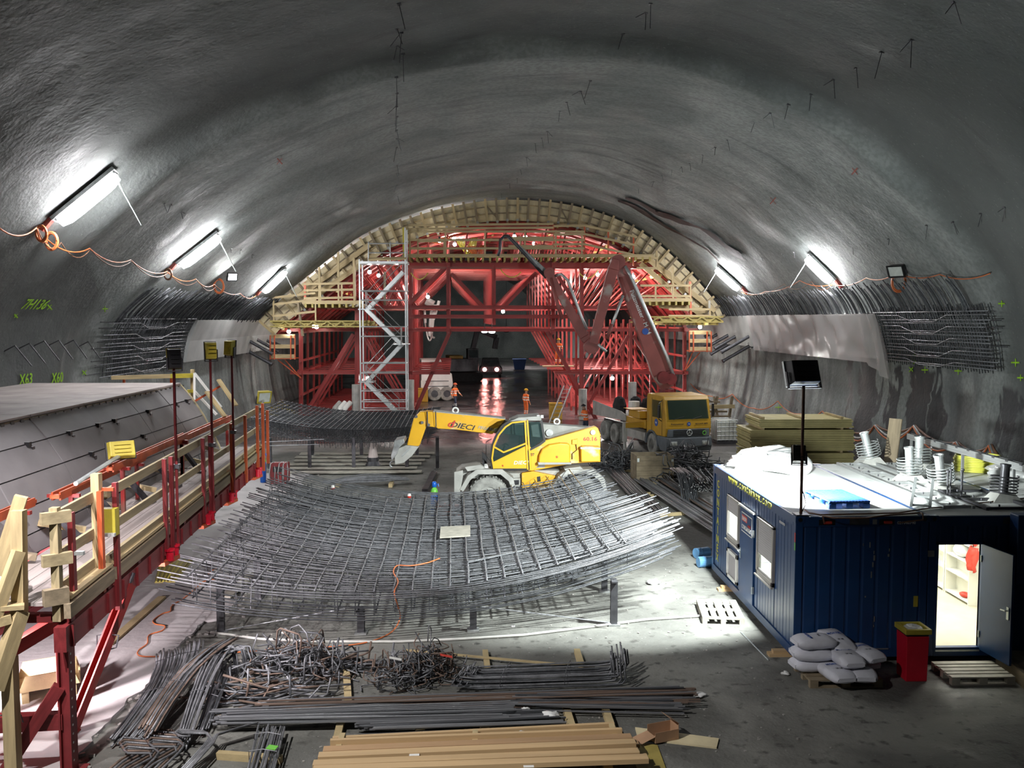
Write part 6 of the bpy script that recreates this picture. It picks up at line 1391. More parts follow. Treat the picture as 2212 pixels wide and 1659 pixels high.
# ================================================================== REINFORCEMENT CAGES
def bent(P, r, m, n=5): return MB().tube(P, r, n)
cage = thing('rebar_cage', 'large curved reinforcement cage on short steel posts in the middle of the site', 'rebar cage', (-1.2, 22, .5))
def zb(x): return .50+.034*(x+1.2)**2
TH = .42
YF = lambda x: 18.25+.27*(x+1.3)
YBk = lambda x: 27.8+.22*(x+1.3)
tv = []
for k in range(14):
    xl, xr = -5.85+R.uniform(-.3, .25), (3.95 if k < 7 else 3.45)+R.uniform(-.3, .25)
    tv.append([(xl+(xr-xl)*i/16) for i in range(17)])
prot = {}
ny = 76
for layer in (1, 0):
    for i in range(ny):
        y = 17.6+10.7*i/(ny-1)+R.uniform(-.02, .02); j = R.randrange(7)+(7 if y > 23.5 else 0)
        bk = int(max(0, 21-y)*2)
        if (layer, j, bk) not in prot:
            P = [Vector((x, .30*(x+1.3)*max(0, 1-(y-17)/3.5), zb(x)+layer*TH+.012*noise.noise(Vector((x, j, 0))))) for x in tv[j]]
            o = MB().tube([p+Vector((0, y, 0)) for p in P], (.0135), 5).build('transverse_bar', mBAR if layer else mBARD, cage, True, smooth=True); prot[layer, j, bk] = (o, y)
        else:
            s, y00 = prot[layer, j, bk]; inst(s, cage, T(R.uniform(-.12, .12), y-y00, R.uniform(-.012, .012)))
XL = [-5.45+8.5*k/23 for k in range(24)]
for k, x in enumerate(XL):
    for layer in (1, 0):
        n = 18; P = [Vector((x-.035*(YF(x)+t_*(YBk(x)-YF(x))-17)+.03*noise.noise(Vector((t_*5, k, layer))), YF(x)-(.25 if layer else 0)+t_*(YBk(x)-YF(x)+.25), zb(x)+layer*(TH+.03)-(0 if layer else .03)+.02*noise.noise(Vector((t_*4, k*2, 1))))) for t_ in [i/n for i in range(n+1)]]
        MB().tube(P, .017, 6).build('longitudinal_bar', (mBARL if k > 13 else mBAR) if layer else mBARD, cage, True, smooth=True)
q = MB()
for k, x in enumerate(XL):
    for i in range(30):
        y = YF(x)+.05+(YBk(x)-YF(x)-.2)*i/29+R.uniform(-.1, .1); xx = x-.035*(y-17)+R.uniform(-.12, .12); z0 = zb(xx)
        q.tube([(xx, y, z0-.02-(.10 if i < 2 else 0)), (xx+R.uniform(-.03, .03), y+R.uniform(-.04, .04), z0+TH+R.uniform(.0, .09))], .010, 4, cap=False)
        if i % 2 == 0: q.tube([(xx, y, z0+TH+.02), (xx+R.choice((-1, 1))*R.uniform(.05, .14), y+R.uniform(.05, .16), z0+TH+.035)], .010, 4, cap=False)
q.build('stirrup', mBARD, cage, True, kind='stuff')
for (a, b) in (((1010, 1214), (1180, 1178)), ((1090, 1140), (1185, 1120)), ((1100, 1095), (1215, 1080))): A, B = g(*a, 1.02), g(*b, 1.12); MB().bar(A, B, .05, .03).build('flat_bar', mBARL, cage, True)
def post(x, y, h, label, group):
    t = thing('support_post', label, 'post', (x, y, 0), R.uniform(-.1, .1), group)
    for s in (-1, 1): MB().box(-.07, .07, s*.055-.006, s*.055+.006, .035, h).build('flange', mSTL, t)
    MB().box(-.005, .005, -.05, .05, .035, h).build('web', mSTL, t); MB().box(-.12, .12, -.11, .11, 0, .035).build('base_plate', mGALD, t); MB().box(-.06, .06, -.14, .14, h, h+.03).build('head_plate', mSTL, t)
GP = 'short steel posts under the large cage'
for (x, y, lab) in ((-5.28, 18.29, 'leftmost front steel post under the large cage, on the slab edge'), (-2.48, 18.21, 'second front steel post from the left under the large cage'), (-.24, 18.31, 'third front steel post from the left under the large cage'), (2.64, 18.56, 'rightmost front steel post under the large cage'), (-5.1, 20.6, 'left steel post in the second row under the large cage'), (2.75, 20.9, 'right steel post in the second row under the large cage'), (-5.2, 26.5, 'left rear steel post under the large cage'), (2.6, 26.8, 'right rear steel post under the large cage'), (-1.3, 26.4, 'middle rear steel post under the large cage')):
    post(x, y, max(.4, zb(x)-.09), lab, GP)
for (a, za, b, zb_, lab) in (((482, 1362), .0, (772, 1310), .42, 'thin tie bar slanting from the left post up to the next one'), ((1036, 1310), .42, (1318, 1345), .12, 'thin tie bar slanting down to the rightmost front post')): tag(MB().cyl(g(*a, za+.03), g(*b, zb_), .012, 6).build('tie_bar', mBARL), lab, 'bar')
for (x, y, lab) in ((-5.15, 18.0, 'left'), (2.5, 18.3, 'right')): pass
# second cage further back
cg2 = thing('rebar_cage', 'dark curved reinforcement cage on posts behind the boom of the telehandler', 'rebar cage', (-6, 41, 1))
def zb2(x): return 1.12+.026*(x+5.2)**2
for i in range(26):
    y = 38.6+7.4*i/25
    for layer in (0, 1): MB().tube([Vector((-10.0+R.uniform(-.2, .2)+7.9*k/12, y, zb2(-10.0+7.9*k/12)+layer*.55)) for k in range(13)], .016, 4).build('transverse_bar', mBARD, cg2, True)
for k in range(34):
    x = -9.8+7.4*k/33; 
    for layer in (0, 1): rod('longitudinal_bar', (x, 38.4, zb2(x)+layer*.58), (x-.2, 46.2, zb2(x)+layer*.58), .018, mBAR if layer else mBARD, cg2, 5, True)
q = MB()
for k in range(34):
    for i in range(14):
        x = -9.8+7.4*k/33; y = 38.5+7.4*i/13; q.tube([(x, y, zb2(x)-.25), (x, y, zb2(x)+.58)], .012, 4, cap=False)
q.build('stirrup', mBARD, cg2, True, kind='stuff')
for (px, lab) in ((583, 'leftmost'), (668, 'second from the left'), (763, 'third from the left'), (878, 'fourth from the left'), (944, 'rightmost')): post((px-1047)/2000*38.6, 38.6, 1.3, lab+' of the tall steel posts in front of the rear dark cage', 'tall posts under the rear cage')
for (px, lab) in ((674, 'left'), (780, 'middle'), (900, 'right')): post((px-1047)/2000*42.5, 42.5, 1.2, lab+' post in the second row under the rear dark cage', 'tall posts under the rear cage')
for k, (a, b) in enumerate((((572, 955), (700, 949)), ((580, 963), (690, 960)))): tag(MB().cyl(at(*a, 38.2), at(*b, 38.2), .02, 6).build('rail_tube', mBARL), ('upper', 'lower')[k]+' thin tube in front of the rear dark cage', 'tube')
for k in range(6):
    y = 37.2+k*1.05; t = MB().box(-8.6+R.uniform(-.3, .3), -2.6+R.uniform(-.5, .3), y, y+.55, .05, .09).build('floor_board', mPALW); tag(t, 'pale board lying on the floor under the rear cage', 'board', 'pale boards under the rear cage')
# ================================================================== REBAR BUNDLES AND PILES
def bundle(label, ends, r, m, n, sag=0.0, mid=None, hooks=0, cat='rebar bundle', name='rebar_bundle', tie=True, group=None, seed=0):
    """ends: (a0,a1,b0,b1) world corners: bars run from a-line to b-line"""
    a0, a1, b0, b1 = [Vector(p) for p in ends]; rr = random.Random(seed or n)
    t = thing(name, label, cat, (a0+a1+b0+b1)/4, 0, group); c = (a0+a1+b0+b1)/4
    for k in range(n):
        s = (k+rr.uniform(-.4, .4))/max(1, n-1); a = a0.lerp(a1, s); b = b0.lerp(b1, s+rr.uniform(-.06, .06)); d = (b-a).normalized()
        a = a-d*rr.uniform(0, .3); b = b+d*rr.uniform(0, .3); z = Vector((0, 0, rr.uniform(0, 1)*(.06+.012*n**.5)))
        if mid is None and not hooks:
            w_ = rr.uniform(-.04, .04); rod('bar', a+z, b+z*rr.uniform(.2, 1)+Vector((0, w_, 0)), r, m if not isinstance(m, list) else rr.choice(m), t, 5, True)
        else:
            P = []
            nn = 10
            for i in range(nn+1):
                u = i/nn; p = a.lerp(b, u)+z
                if mid is not None: p = p+Vector(mid)*(4*u*(1-u))*rr.uniform(.93, 1.07)
                P.append(p)
            if hooks:
                up = Vector((0, 0, hooks)); P = [a+z+d*.12+up*.35, a+z+d*.05+up*.1]+P[1:-1]+[b+z+Vector((0, 0, .02)), b+z+d*.06+up*.25, b+z+d*.03+up*.9]
            MB().tube(P, r, 5).build('bar', m if not isinstance(m, list) else rr.choice(m), t, True, smooth=True)
    if tie:
        for u in (.25, .7):
            w0, w1 = a0.lerp(b0, u), a1.lerp(b1, u)
            if mid is not None: w0, w1 = w0+Vector(mid)*4*u*(1-u), w1+Vector(mid)*4*u*(1-u)
            MB().tube([w0+Vector((0, 0, .02)), w0+Vector((0, 0, .17)), (w0+w1)/2+Vector((0, 0, .20)), w1+Vector((0, 0, .17)), w1+Vector((0, 0, .02))], .006, 4).build('tie_wire', mSTL, t, True)
    return t
G = lambda x, y, z=.05: g(x, y, z)
MB_ = [mBAR, mBARL, mBAR, mBARR]
bundle('wide fan of curved rebars lying at the slab edge, leftmost bundle', (G(336, 1428, .25), G(432, 1398, .30), G(246, 1592, .06), G(322, 1585, .06)), .018, mBAR, 26, mid=(.18, .1, .10), seed=3)
bundle('curved rebar bundle crossing over the wide fan towards the lower left', (G(458, 1412, .42), G(506, 1398, .45), G(312, 1572, .25), G(345, 1580, .22)), .016, [mBAR, mBARR], 20, mid=(-.05, .1, .16), seed=4)
bundle('bowed bundle of dark rebars running down from the hooked tops', (G(452, 1428, .40), G(498, 1416, .40), G(388, 1600, .05), G(412, 1604, .05)), .016, mBAR, 16, mid=(.02, 0, .22), seed=5)
bundle('short rebar bundle right of the bowed one at the slab edge', (G(470, 1440, .2), G(500, 1450, .2), G(428, 1575, .05), G(455, 1570, .05)), .015, [mBARD, mBAR], 14, mid=(.02, 0, .04), seed=6)
t = thing('hooked_bars', 'group of hooked rebars with rounded tops standing over the bundles', 'rebar bundle', G(490, 1430))
for k in range(12):
    o_ = Vector((R.uniform(-.1, .25), R.uniform(-.15, .15), 0)); a, b, c = G(440+k*2, 1430, .35)+o_, G(492+k, 1398, .55)+o_, G(503+k, 1460, .05)+o_
    P = [a, a.lerp(b, .6)+Vector((0, 0, .04)), b, b+Vector((.08, -.02, .0)), b+Vector((.13, -.08, -.12)), c+Vector((.05, 0, .1)), c]; MB().tube(P, .016, 5).build('bar', mBAR if k % 3 else mBARD, t, True, smooth=True)
t = thing('hairpin_bars', 'stack of hairpin bent rebars in the bottom left corner of the site', 'rebar bundle', G(330, 1630))
def hair(dx, dy, z, m):
    P = [G(228+dx, 1668+dy, z), G(262+dx, 1640+dy, z), G(312+dx, 1612+dy, z), G(309+dx, 1602+dy, z), G(262+dx, 1602+dy, z), G(252+dx, 1595+dy, z), G(262+dx, 1588+dy, z), G(318+dx, 1592+dy, z), G(328+dx, 1600+dy, z), G(318+dx, 1614+dy, z), G(262+dx, 1668+dy, z)]
    MB().tube(P, .017, 6).build('bar', m, t, True, smooth=True)
for k in range(6): hair(k*3, k*5, .05+.045*k, mBAR if k % 2 else mBARR); hair(54+k*3, -14+k*5, .05+.045*k, mBAR if k % 2 else mBARR)
t = thing('hairpin_bars', 'loop ended rebars sweeping from the hairpin stack towards the upper right', 'rebar bundle', G(430, 1600))
for k in range(9):
    o_ = k*4; P = [G(372+o_*1.1, 1665, .06+.02*k), G(430+o_, 1612-k, .08+.02*k), G(452+o_*.6, 1595-k*1.2, .1+.02*k), G(510+k*6, 1572-k*1.5, .12+.02*k)]
    if k < 5: P = [G(395+o_, 1590, .25), G(378+o_*.5, 1582+k*2, .25), G(386+o_*.5, 1576+k*2, .25), G(440+o_*.6, 1580+k, .25), G(452+o_*.5, 1592+k*2, .22)]+[G(440+o_, 1610, .2), G(385+o_*1.1, 1668, .08+.02*k)]
    MB().tube(P, .016, 6).build('bar', mBAR if k % 3 else mBARL, t, True, smooth=True)
# tangled piles of bent bars
SH = [[(0, 0, 0), (.5, 0, 0), (.56, 0, .05), (.58, 0, .28)], [(0, .0, .26), (0, 0, .04), (.05, 0, 0), (.62, 0, 0), (.68, 0, .05), (.68, 0, .28)], [(0, 0, 0), (.28, .0, 0), (.42, 0, .16), (.80, 0, .18)], [(0, 0, 0), (.36, 0, 0), (.42, .05, 0), (.42, .34, 0), (.36, .4, 0), (0, .4, 0), (-.05, .35, 0), (-.05, .06, 0)], [(0, 0, 0), (.9, 0, .03)], [(0, 0, 0), (.1, 0, .2), (.25, 0, .3), (.4, 0, .22), (.5, 0, 0)]]
_sh = {}
def pile(label, c, ex, ey, ez, n, m, seed, kinds=(0, 1, 2, 3, 4, 5), spread=.5, yaw0=None, sc_=1.0):
    t = thing('bent_bar_pile', label, 'rebar pile', (c[0], c[1], 0)); rr = random.Random(seed)
    for i in range(n):
        k = rr.choice(kinds); mm = m if not isinstance(m, list) else rr.choice(m)
        a, r = rr.uniform(0, 2*pi), rr.random()**.6; x, y = ex*r*math.cos(a), ey*r*math.sin(a); z = .03+ez*(1-r*r)*rr.random()**.7
        yw = rr.uniform(0, 2*pi) if yaw0 is None else yaw0+rr.gauss(0, spread)+(pi if rr.random() < .5 else 0)
        tl = rr.gauss(0, .28)*(min(1, z/.15))
        M = T(x, y, z) @ Rz(yw) @ Matrix.Rotation(tl, 4, 'Y') @ Matrix.Rotation(rr.choice((0, pi/2, -pi/2, .4, -.5)) if k != 4 else 0, 4, 'X') @ Matrix.Scale(sc_*rr.uniform(.85, 1.15), 4) @ T(-.35, 0, 0)
        key = (k, mm.name)
        if key not in _sh: _sh[key] = MB().tube(SH[k], .0145, 5).build('bar', mm, t, M=M, smooth=True)
        else: o = inst(_sh[key], t, M)
        # keep clear of the ground
        oo = _sh[key] if _sh[key].parent is t and _sh[key].matrix_local == M else None
    return t
bm = [mBAR, mBAR, mBARD, mBARR]
pile('big tangled pile of bent rebars right of the slab edge', G(640, 1452)[:2], .95, .62, .62, 150, bm, 11)
pile('flat loose bent rebars with upturned ends lying left below the big tangled pile', G(580, 1500)[:2], .95, .5, .14, 46, bm, 12, (0, 2, 4, 4), .2, 0.1, 1.3)
pile('bars with upturned ends lying behind the big tangled pile', G(740, 1440)[:2], .75, .30, .16, 34, bm, 13, (0, 4, 1), .15, 0, 1.3)
pile('tangled pile of small bent rebars in the middle foreground', G(868, 1470)[:2], .46, .50, .40, 80, bm, 14, (0, 1, 3, 5), .8, None, .8)
pile('tangled pile of looped rebars tied with a pink tag', G(935, 1450)[:2], .36, .48, .50, 80, [mBAR, mBARR, mBARD], 15, (1, 3, 5, 5), .8, None, .75)
for (x, y, lab, m_) in ((965, 1414, 'pink paper tag on top of the looped rebar pile', mRTX), (855, 1420, 'white paper tag on top of the small bent rebar pile', mWHP)):
    tag(MB().bar(G(x-14, y, .55), G(x+12, y+5, .50), .10, .004).build('paper_tag', m_), lab, 'tag')
bundle('bundle of rebars with hooked ends lying in the right foreground', (Vector((-.35, 15.05, .12)), Vector((-.15, 15.75, .12)), Vector((2.05, 15.15, .12)), Vector((2.20, 15.95, .12))), .016, [mBAR, mBARD], 30, hooks=.38, seed=9)
bundle('very long bundle of straight rebars across the foreground, the grey upper layer', (G(492, 1545, .12), G(500, 1572, .12), G(1100, 1508, .10), G(1080, 1562, .10)), .015, [mBARL, mBAR], 40, seed=21, tie=False)
bundle('long rust coloured straight rebars behind the grey bundle', (G(600, 1528, .12), G(560, 1545, .12), G(1465, 1492, .12), G(1475, 1520, .12)), .014, [mBARR, mBARR, mBAR], 34, seed=22, tie=False)
bundle('right end of the straight rebars, dark bars near the timber sleeper', (G(1180, 1505, .10), G(1100, 1535, .10), G(1452, 1497, .10), G(1452, 1540, .10)), .015, [mBAR, mBARD], 26, seed=23, tie=False)
bundle('loose straight rebars in front of the long bundle beside the timber stack', (G(800, 1560, .08), G(810, 1590, .06), G(1165, 1540, .08), G(1190, 1574, .06)), .015, [mBAR, mBARD, mBARL], 28, seed=24, tie=False)
bundle('small bundle of straight rebars with a green tag at the bottom edge', (G(556, 1590, .14), G(612, 1592, .14), G(530, 1675, .12), G(592, 1675, .12)), .014, [mBAR, mBARL], 16, seed=25)
tag(MB().bar(G(578, 1613, .26), G(598, 1616, .25), .12, .01).build('paper_tag', mGCG), 'green and white tag tied on the small rebar bundle', 'tag')
# bundles and heaps on the right behind the cage
bundle('dark thin rebar bundle running forward beside the cage tips', (G(1312, 1018, .1), G(1340, 1016, .1), G(1398, 1108, .1), G(1428, 1100, .1)), .022, mBARD, 22, seed=31, tie=False)
bundle('long grey rebar bundle pointing at the blue container, left of two', (G(1372, 1040, .14), G(1400, 1034, .14), G(1535, 1146, .1), G(1550, 1130, .1)), .022, [mBAR, mBARL], 26, seed=32, tie=False)
bundle('long grey rebar bundle pointing at the blue container, right of two', (G(1412, 1034, .14), G(1436, 1030, .14), G(1545, 1118, .1), G(1560, 1105, .1)), .020, [mBARR, mBAR], 20, seed=33, tie=False)
c = G(1338, 1012); pile('dark tangled rebar heap behind the tail of the telehandler', (c.x, c.y), 1.2, 1.0, .85, 150, mBARD, 34, (0, 1, 2, 5, 4), 1, None, 1.35)
c = G(1478, 1035); pile('large dark rebar heap between the crate and the blue container', (c.x, c.y), 1.5, 1.2, 1.35, 270, [mBARD, mBARD, mBAR], 35, (0, 1, 2, 4, 5), 1, None, 1.35)
t = thing('rebar_bundle', 'bundle of dark rebars with shining cut ends facing the viewer', 'rebar bundle', G(1515, 1075)); mEND = mat('cut_steel_ends', (.75, .76, .75), .25, .8, .1, 5)
for k in range(70):
    a = Vector((R.gauss(0, .30), R.gauss(0, .05), .30+abs(R.gauss(0, .25)))); c = G(1515, 1082)
    rod('bar', c+a, c+a+Vector((R.uniform(-.1, .3), 2.2, R.uniform(-.1, .1))), .024, mBARD, t, 5, True); rod('cut_end', c+a+Vector((0, -.012, 0)), c+a, .023, mEND, t, 6, True)
t = thing('rebar_bundle', 'drooping dark rebar bundle hanging over the big heap towards the viewer', 'rebar bundle', G(1490, 1070))
for k in range(44):
    x = R.uniform(-.3, .3); c = G(1490, 1085)+Vector((0, R.uniform(-.1, .25), 0)); P = [c+Vector((x, -.1, .05)), c+Vector((x*.95, .3, .5)), c+Vector((x*.9, .9, .85)), c+Vector((x*.9-.1, 1.6, .9))]; MB().tube(P, .013, 5).build('bar', mBARD, t, True, smooth=True)
def sleeper(a, b, wd, h, label, m=mTIM, z=0.0, grp=None):
    a, b = g(*a, z), g(*b, z); t = MB().bar(a+Vector((0, 0, h/2)), b+Vector((0, 0, h/2)), wd, h).build('timber_sleeper', m); tag(t, label, 'timber', grp); return t
for (a, b, wd, h, lab) in (((1048, 1412), (1056, 1468), .10, .08, 'squared timber under the hooked rebar bundle, left one'), ((1246, 1410), (1262, 1462), .11, .08, 'squared timber under the hooked rebar bundle, right one'), ((747, 1440), (752, 1520), .12, .08, 'squared timber under the bars behind the tangled pile'), ((738, 1562), (722, 1632), .11, .10, 'squared timber sticking out left of the timber stack'), ((1222, 1536), (1242, 1600), .11, .10, 'squared timber between long rebars and the timber stack, left of two'), ((1306, 1536), (1330, 1606), .11, .10, 'squared timber between long rebars and the timber stack, right of two'), ((1240, 1524), (1466, 1526), .10, .09, 'timber lying lengthwise under the right end of the long rebars'), ((470, 1638), (608, 1648), .10, .10, 'timber under the small tagged rebar bundle'), ((470, 1553), (505, 1555), .1, .08, 'timber end peeping out left of the long bundle'), ((905, 1582), (918, 1600), .12, .08, 'short timber end at the back of the timber stack, left one'), ((1044, 1572), (1052, 1590), .12, .08, 'short timber end at the back of the timber stack, right one'), ((525, 1478), (540, 1484), .1, .1, 'timber block showing under the flat bent bars')):
    sleeper(a, b, wd, h, lab)
for (a, b, lab) in (((1345, 1022), (1362, 1020), 'rearmost'), ((1360, 1040), (1395, 1038), 'second from the back'), ((1365, 1071), (1404, 1069), 'third from the back'), ((1402, 1074), (1430, 1072), 'right of the third'), ((1470, 1072), (1485, 1070), 'far right'), ((1425, 1116), (1480, 1112), 'front long')): sleeper(a, b, .10, .10, lab+' yellow timber under the rebar bundles beside the cage', mTIM)
# ------------------------------------------------------------------ timber stack at the bottom edge
mTIML2 = mat('browner_planed_timber', (.40, .25, .13), .7, 0, .2, 1.2, .1, 40, stretch=(.15, 3, 3))
def plank(x0, y0, x1, y1, wd, th, z, label, m=None):
    m = m or (mTIML if R.random() < .6 else mTIML2); j = R.uniform(-.06, .06); x0 += j; x1 += j; dz = R.uniform(-.02, .02); y0 += dz; y1 -= dz
    t = MB().bar((x0, y0, z+th/2), (x1, y1, z+th/2), wd, th).build('timber_plank', m, bevel=.004, seg=1); tag(t, label, 'timber', 'planed timbers in the bottom edge stack'); return t
plank(-2.2, 13.25, 2.0, 13.62, .06, .16, .0, 'rearmost timber of the bottom stack, standing on edge', mTIML)
for k in range(5): plank(-2.15-.02*k, 13.05-.20*k, 2.05+.06*k, 13.38-.21*k, .165, .05, .10, ('rearmost flat', 'second flat', 'middle flat', 'fourth flat', 'front flat')[k]+' timber of the lower layer in the bottom stack')
for k in range(4): plank(-2.25-.02*k, 12.72-.21*k, 2.15+.03*k, 12.98-.22*k, .15, .055+.02*(k % 2), .19, ('rearmost flat', 'second flat', 'third flat', 'front flat')[k]+' timber of the upper layer in the bottom stack')
plank(-2.24, 12.98, 2.0, 13.2, .06, .10, .155, 'narrow timber on edge between the layers of the bottom stack', mTIML)
for (x, y) in ((-2.1, 12.9), (-.15, 12.95), (1.9, 13.1)):
    tag(MB().box(x-.04, x+.04, y-.3, y+.42, .151, .19).build('spacer_batten', mTIM), {-2.1: 'left', -.15: 'middle', 1.9: 'right'}[x]+' small spacer batten across the timber stack', 'timber', 'spacer battens in the timber stack')
for k, x in enumerate((-1.9, 1.7)): tag(MB().box(x-.06, x+.06, 12.0, 13.2, 0, .10).build('bearer', mTIM), ('left', 'right')[k]+' bearer under the timber stack at the bottom edge', 'timber')
for (x, y, lab) in ((895, 1630, 'small white label stuck on the timber stack, left one'), (1142, 1655, 'small white label stuck on the timber stack, right one')): c = G(x, y, .25); tag(MB().box(c.x-.07, c.x+.07, c.y-.03, c.y+.03, .246, .249).build('paper_label', mWHP), lab, 'label')
# plywood offcuts and the cardboard box
q = MB().prism([g(1372, 1574, .0), g(1378, 1598, .0), g(1548, 1618, .0), g(1553, 1598, .0)], (0, 0, .025)); tag(q.build('plywood_board', mPLY), 'plywood board lying on the mud with a cardboard box on it', 'board')
q = MB().prism([g(1348, 1590, .0), g(1372, 1605, 0), g(1420, 1612, .0), g(1442, 1672, .0), g(1380, 1672, .0)], (0, 0, .02)); tag(q.build('plywood_board', mTIMY), 'olive yellow plywood sheet at the right end of the timber stack', 'board')
c = g(1432, 1594, .03); t = thing('cardboard_box', 'torn open brown cardboard box lying on the plywood', 'box', (c.x, c.y, .026), .35)
for (x0, x1, y0, y1, z1) in ((-.2, .2, -.12, -.115, .16), (-.2, .2, .115, .12, .20), (.195, .2, -.115, .115, .24), (-.2, -.195, -.115, .115, .10)): MB().box(x0, x1, y0, y1, 0, z1).build('side', mCRD, t)
MB().box(-.2, .2, -.12, .12, 0, .006).build('bottom', mCRD, t); MB().hexa([(.2, -.12, .24), (.2, .12, .24), (.2, .12, .246), (.2, -.12, .246), (.05, -.14, .34), (.05, .14, .34), (.05, .14, .346), (.05, -.14, .346)]).build('flap', mCRD, t); MB().hexa([(-.2, -.12, .10), (-.2, .12, .10), (-.2, .12, .104), (-.2, -.12, .104), (-.45, -.13, .03), (-.45, .13, .03), (-.45, .13, .034), (-.45, -.13, .034)]).build('flap', mCRD, t)
# lath, kerb rail, cables
a, b = G(872, 1404, .10), G(1284, 1442, .10); tag(MB().bar(a, b, .06, .025).build('wooden_lath', mTIM), 'long thin wooden lath lying on the squared timbers', 'lath')
P = sagline([g(x, y, .03) for x, y in ((455, 1366), (560, 1380), (700, 1386), (860, 1386), (1000, 1380), (1130, 1372), (1260, 1356), (1400, 1338), (1522, 1330))], 0, 4); tag(MB().tube(P, .028, 6).build('white_pipe', mat('pale_pipe', (.55, .55, .52), .6, 0, .12, 5), smooth=True), 'long pale thin pipe lying in a curve on the ground before the cage', 'pipe')
def gcable(pts, m, label, r=.012, zs=None):
    P = [g(x, y, (zs[i] if zs else .02)) for i, (x, y) in enumerate(pts)]; Q = [Vector(p) for p in P]; out = []
    for i in range(len(Q)-1):
        p0, p1, p2, p3 = Q[max(0, i-1)], Q[i], Q[i+1], Q[min(len(Q)-1, i+2)]
        for k in range(6): t_ = k/6; out.append(.5*((2*p1)+(p2-p0)*t_+(2*p0-5*p1+4*p2-p3)*t_*t_+(3*p1-p0-3*p2+p3)*t_**3))
    out.append(Q[-1]); tag(MB().tube(out, r, 5).build('cable', m, smooth=True), label, 'cable')
gcable([(950, 1206), (922, 1216), (888, 1222), (858, 1222), (850, 1236), (860, 1256), (852, 1280), (860, 1310), (864, 1335), (845, 1366), (790, 1388), (700, 1398), (580, 1404), (470, 1412)], mORC, 'orange cable draped over the front of the large cage onto the mud', .014, [.96, .97, .97, .97, .97, .96, .95, .6, .15, .025, .025, .025, .025, .025])
gcable([(432, 1262), (400, 1290), (372, 1308), (368, 1320), (350, 1326), (331, 1340), (336, 1348), (356, 1352), (350, 1362), (322, 1372), (318, 1390), (300, 1404), (298, 1414), (312, 1418), (342, 1418)], mORC, 'orange cable winding over the pale slab on the left', .013, [.07]*15)
gcable([(470, 1225), (450, 1240), (470, 1248), (440, 1256), (432, 1262)], mORC, 'orange cable loop under the left tips of the large cage', .013, [.07]*5)
# slab things
tag(MB().bar(g(350, 1290, .075), g(234, 1392, .075), .17, .05).build('wooden_plank', mTIM), 'pale wooden plank lying on the slab beside the strut', 'plank')
t = thing('yellow_board', 'yellow striped formwork board lying on the slab under the cage tips', 'board', g(370, 1238, .05)); P = [g(345, 1212, .05), g(334, 1260, .05), g(378, 1258, .05), g(416, 1212, .05)]; MB().prism(P, (0, 0, .03)).build('panel', mTIMY, t, True)
for k in range(6): a, b = P[0].lerp(P[3], (k+.5)/6), P[1].lerp(P[2], (k+.5)/6); MB().bar(a+Vector((0, 0, .04)), b+Vector((0, 0, .04)), .035, .02).build('slat', mYRIM, t, True)
tag(MB().bar(g(548, 1240, .07), g(486, 1290, .07), .25, .04).build('wooden_plank', mPALW), 'pale board lying on the slab under the left front of the cage', 'plank')
# things on and behind the cage
P = [g(952, 1140, .985), g(950, 1163, .985), g(1016, 1159, .985), g(1016, 1137, .985)]; tag(MB().prism(P, (0, 0, .03)).build('white_board', mPALW), 'pale rectangular board lying on top of the large cage', 'board')
def bottle(loc, h, label):
    t = thing('gas_bottle', label, 'gas bottle', loc); r = .115
    MB().lathe([(r*.9, 0), (r, .02), (r, h*.66)], n=18).build('blue_body', mGCB, t, smooth=True); MB().lathe([(r, h*.66), (r, h*.72), (r*.8, h*.79), (r*.4, h*.84), (r*.3, h*.86)], n=18).build('green_shoulder', mGCG, t, smooth=True)
    MB().lathe([(.06, h*.84), (.075, h*.86), (.075, h*.96), (.05, h)], n=12).build('blue_cap', mGCB, t, smooth=True); MB().tube([(.05, 0, h*.9), (.13, 0, h*.93), (.14, -.02, h*.86)], .018, 6).build('regulator', mGCB, t)
bottle((at(938, 1060, 29.2).x, 29.2, 0), 1.12, 'blue gas bottle with a green shoulder behind the large cage'); bottle((g(561, 1036, .05).x+.28, g(561, 1036, .05).y-.6, .05), 1.18, 'blue gas bottle with a green shoulder at the far end of the left walkway')
p = g(590, 1042, .05); t = thing('welding_set', 'dark red welding set with pale hoses beside the blue gas bottle', 'welder', (p.x+.35, p.y-.3, .05)); MB().box(-.3, .3, -.3, .3, .08, .80).build('case', mREDD, t, bevel=.03); MB().box(-.32, .32, -.33, -.28, .05, .85).build('front_panel', mREDD, t); MB().box(-.2, .2, -.345, -.33, .5, .7).build('control_panel', mBLK, t)
for x in (-.3, .02, .18): MB().tube([(x, -.36, .0), (x-.03, -.38, .5), (x+.02, -.36, .82), (x+.12, -.25, .88), (x+.18, -.36, .6), (x+.16, -.4, .05)], .022, 6).build('hose', mGALD, t, smooth=True)
p = at(968, 1085, 28.6); t = thing('orange_crate', 'orange mesh crate standing behind the large cage', 'crate', (p.x, 28.7, 0))
for z in (.05, .2, .35, .5): MB().tube([(-.35, -.25, z), (.35, -.25, z), (.35, .25, z), (-.35, .25, z)], .02, 5, closed=True).build('bar', mORA, t)
for x in (-.35, -.12, .12, .35): MB().box(x-.02, x+.02, -.26, -.24, 0, .5).box(x-.02, x+.02, .24, .26, 0, .5).build('upright', mORA, t)
t = thing('bar_bundle', 'grey spindle shaped bundle of bowed bars lying on timbers behind the cage', 'rebar bundle', g(780, 1046, .1))
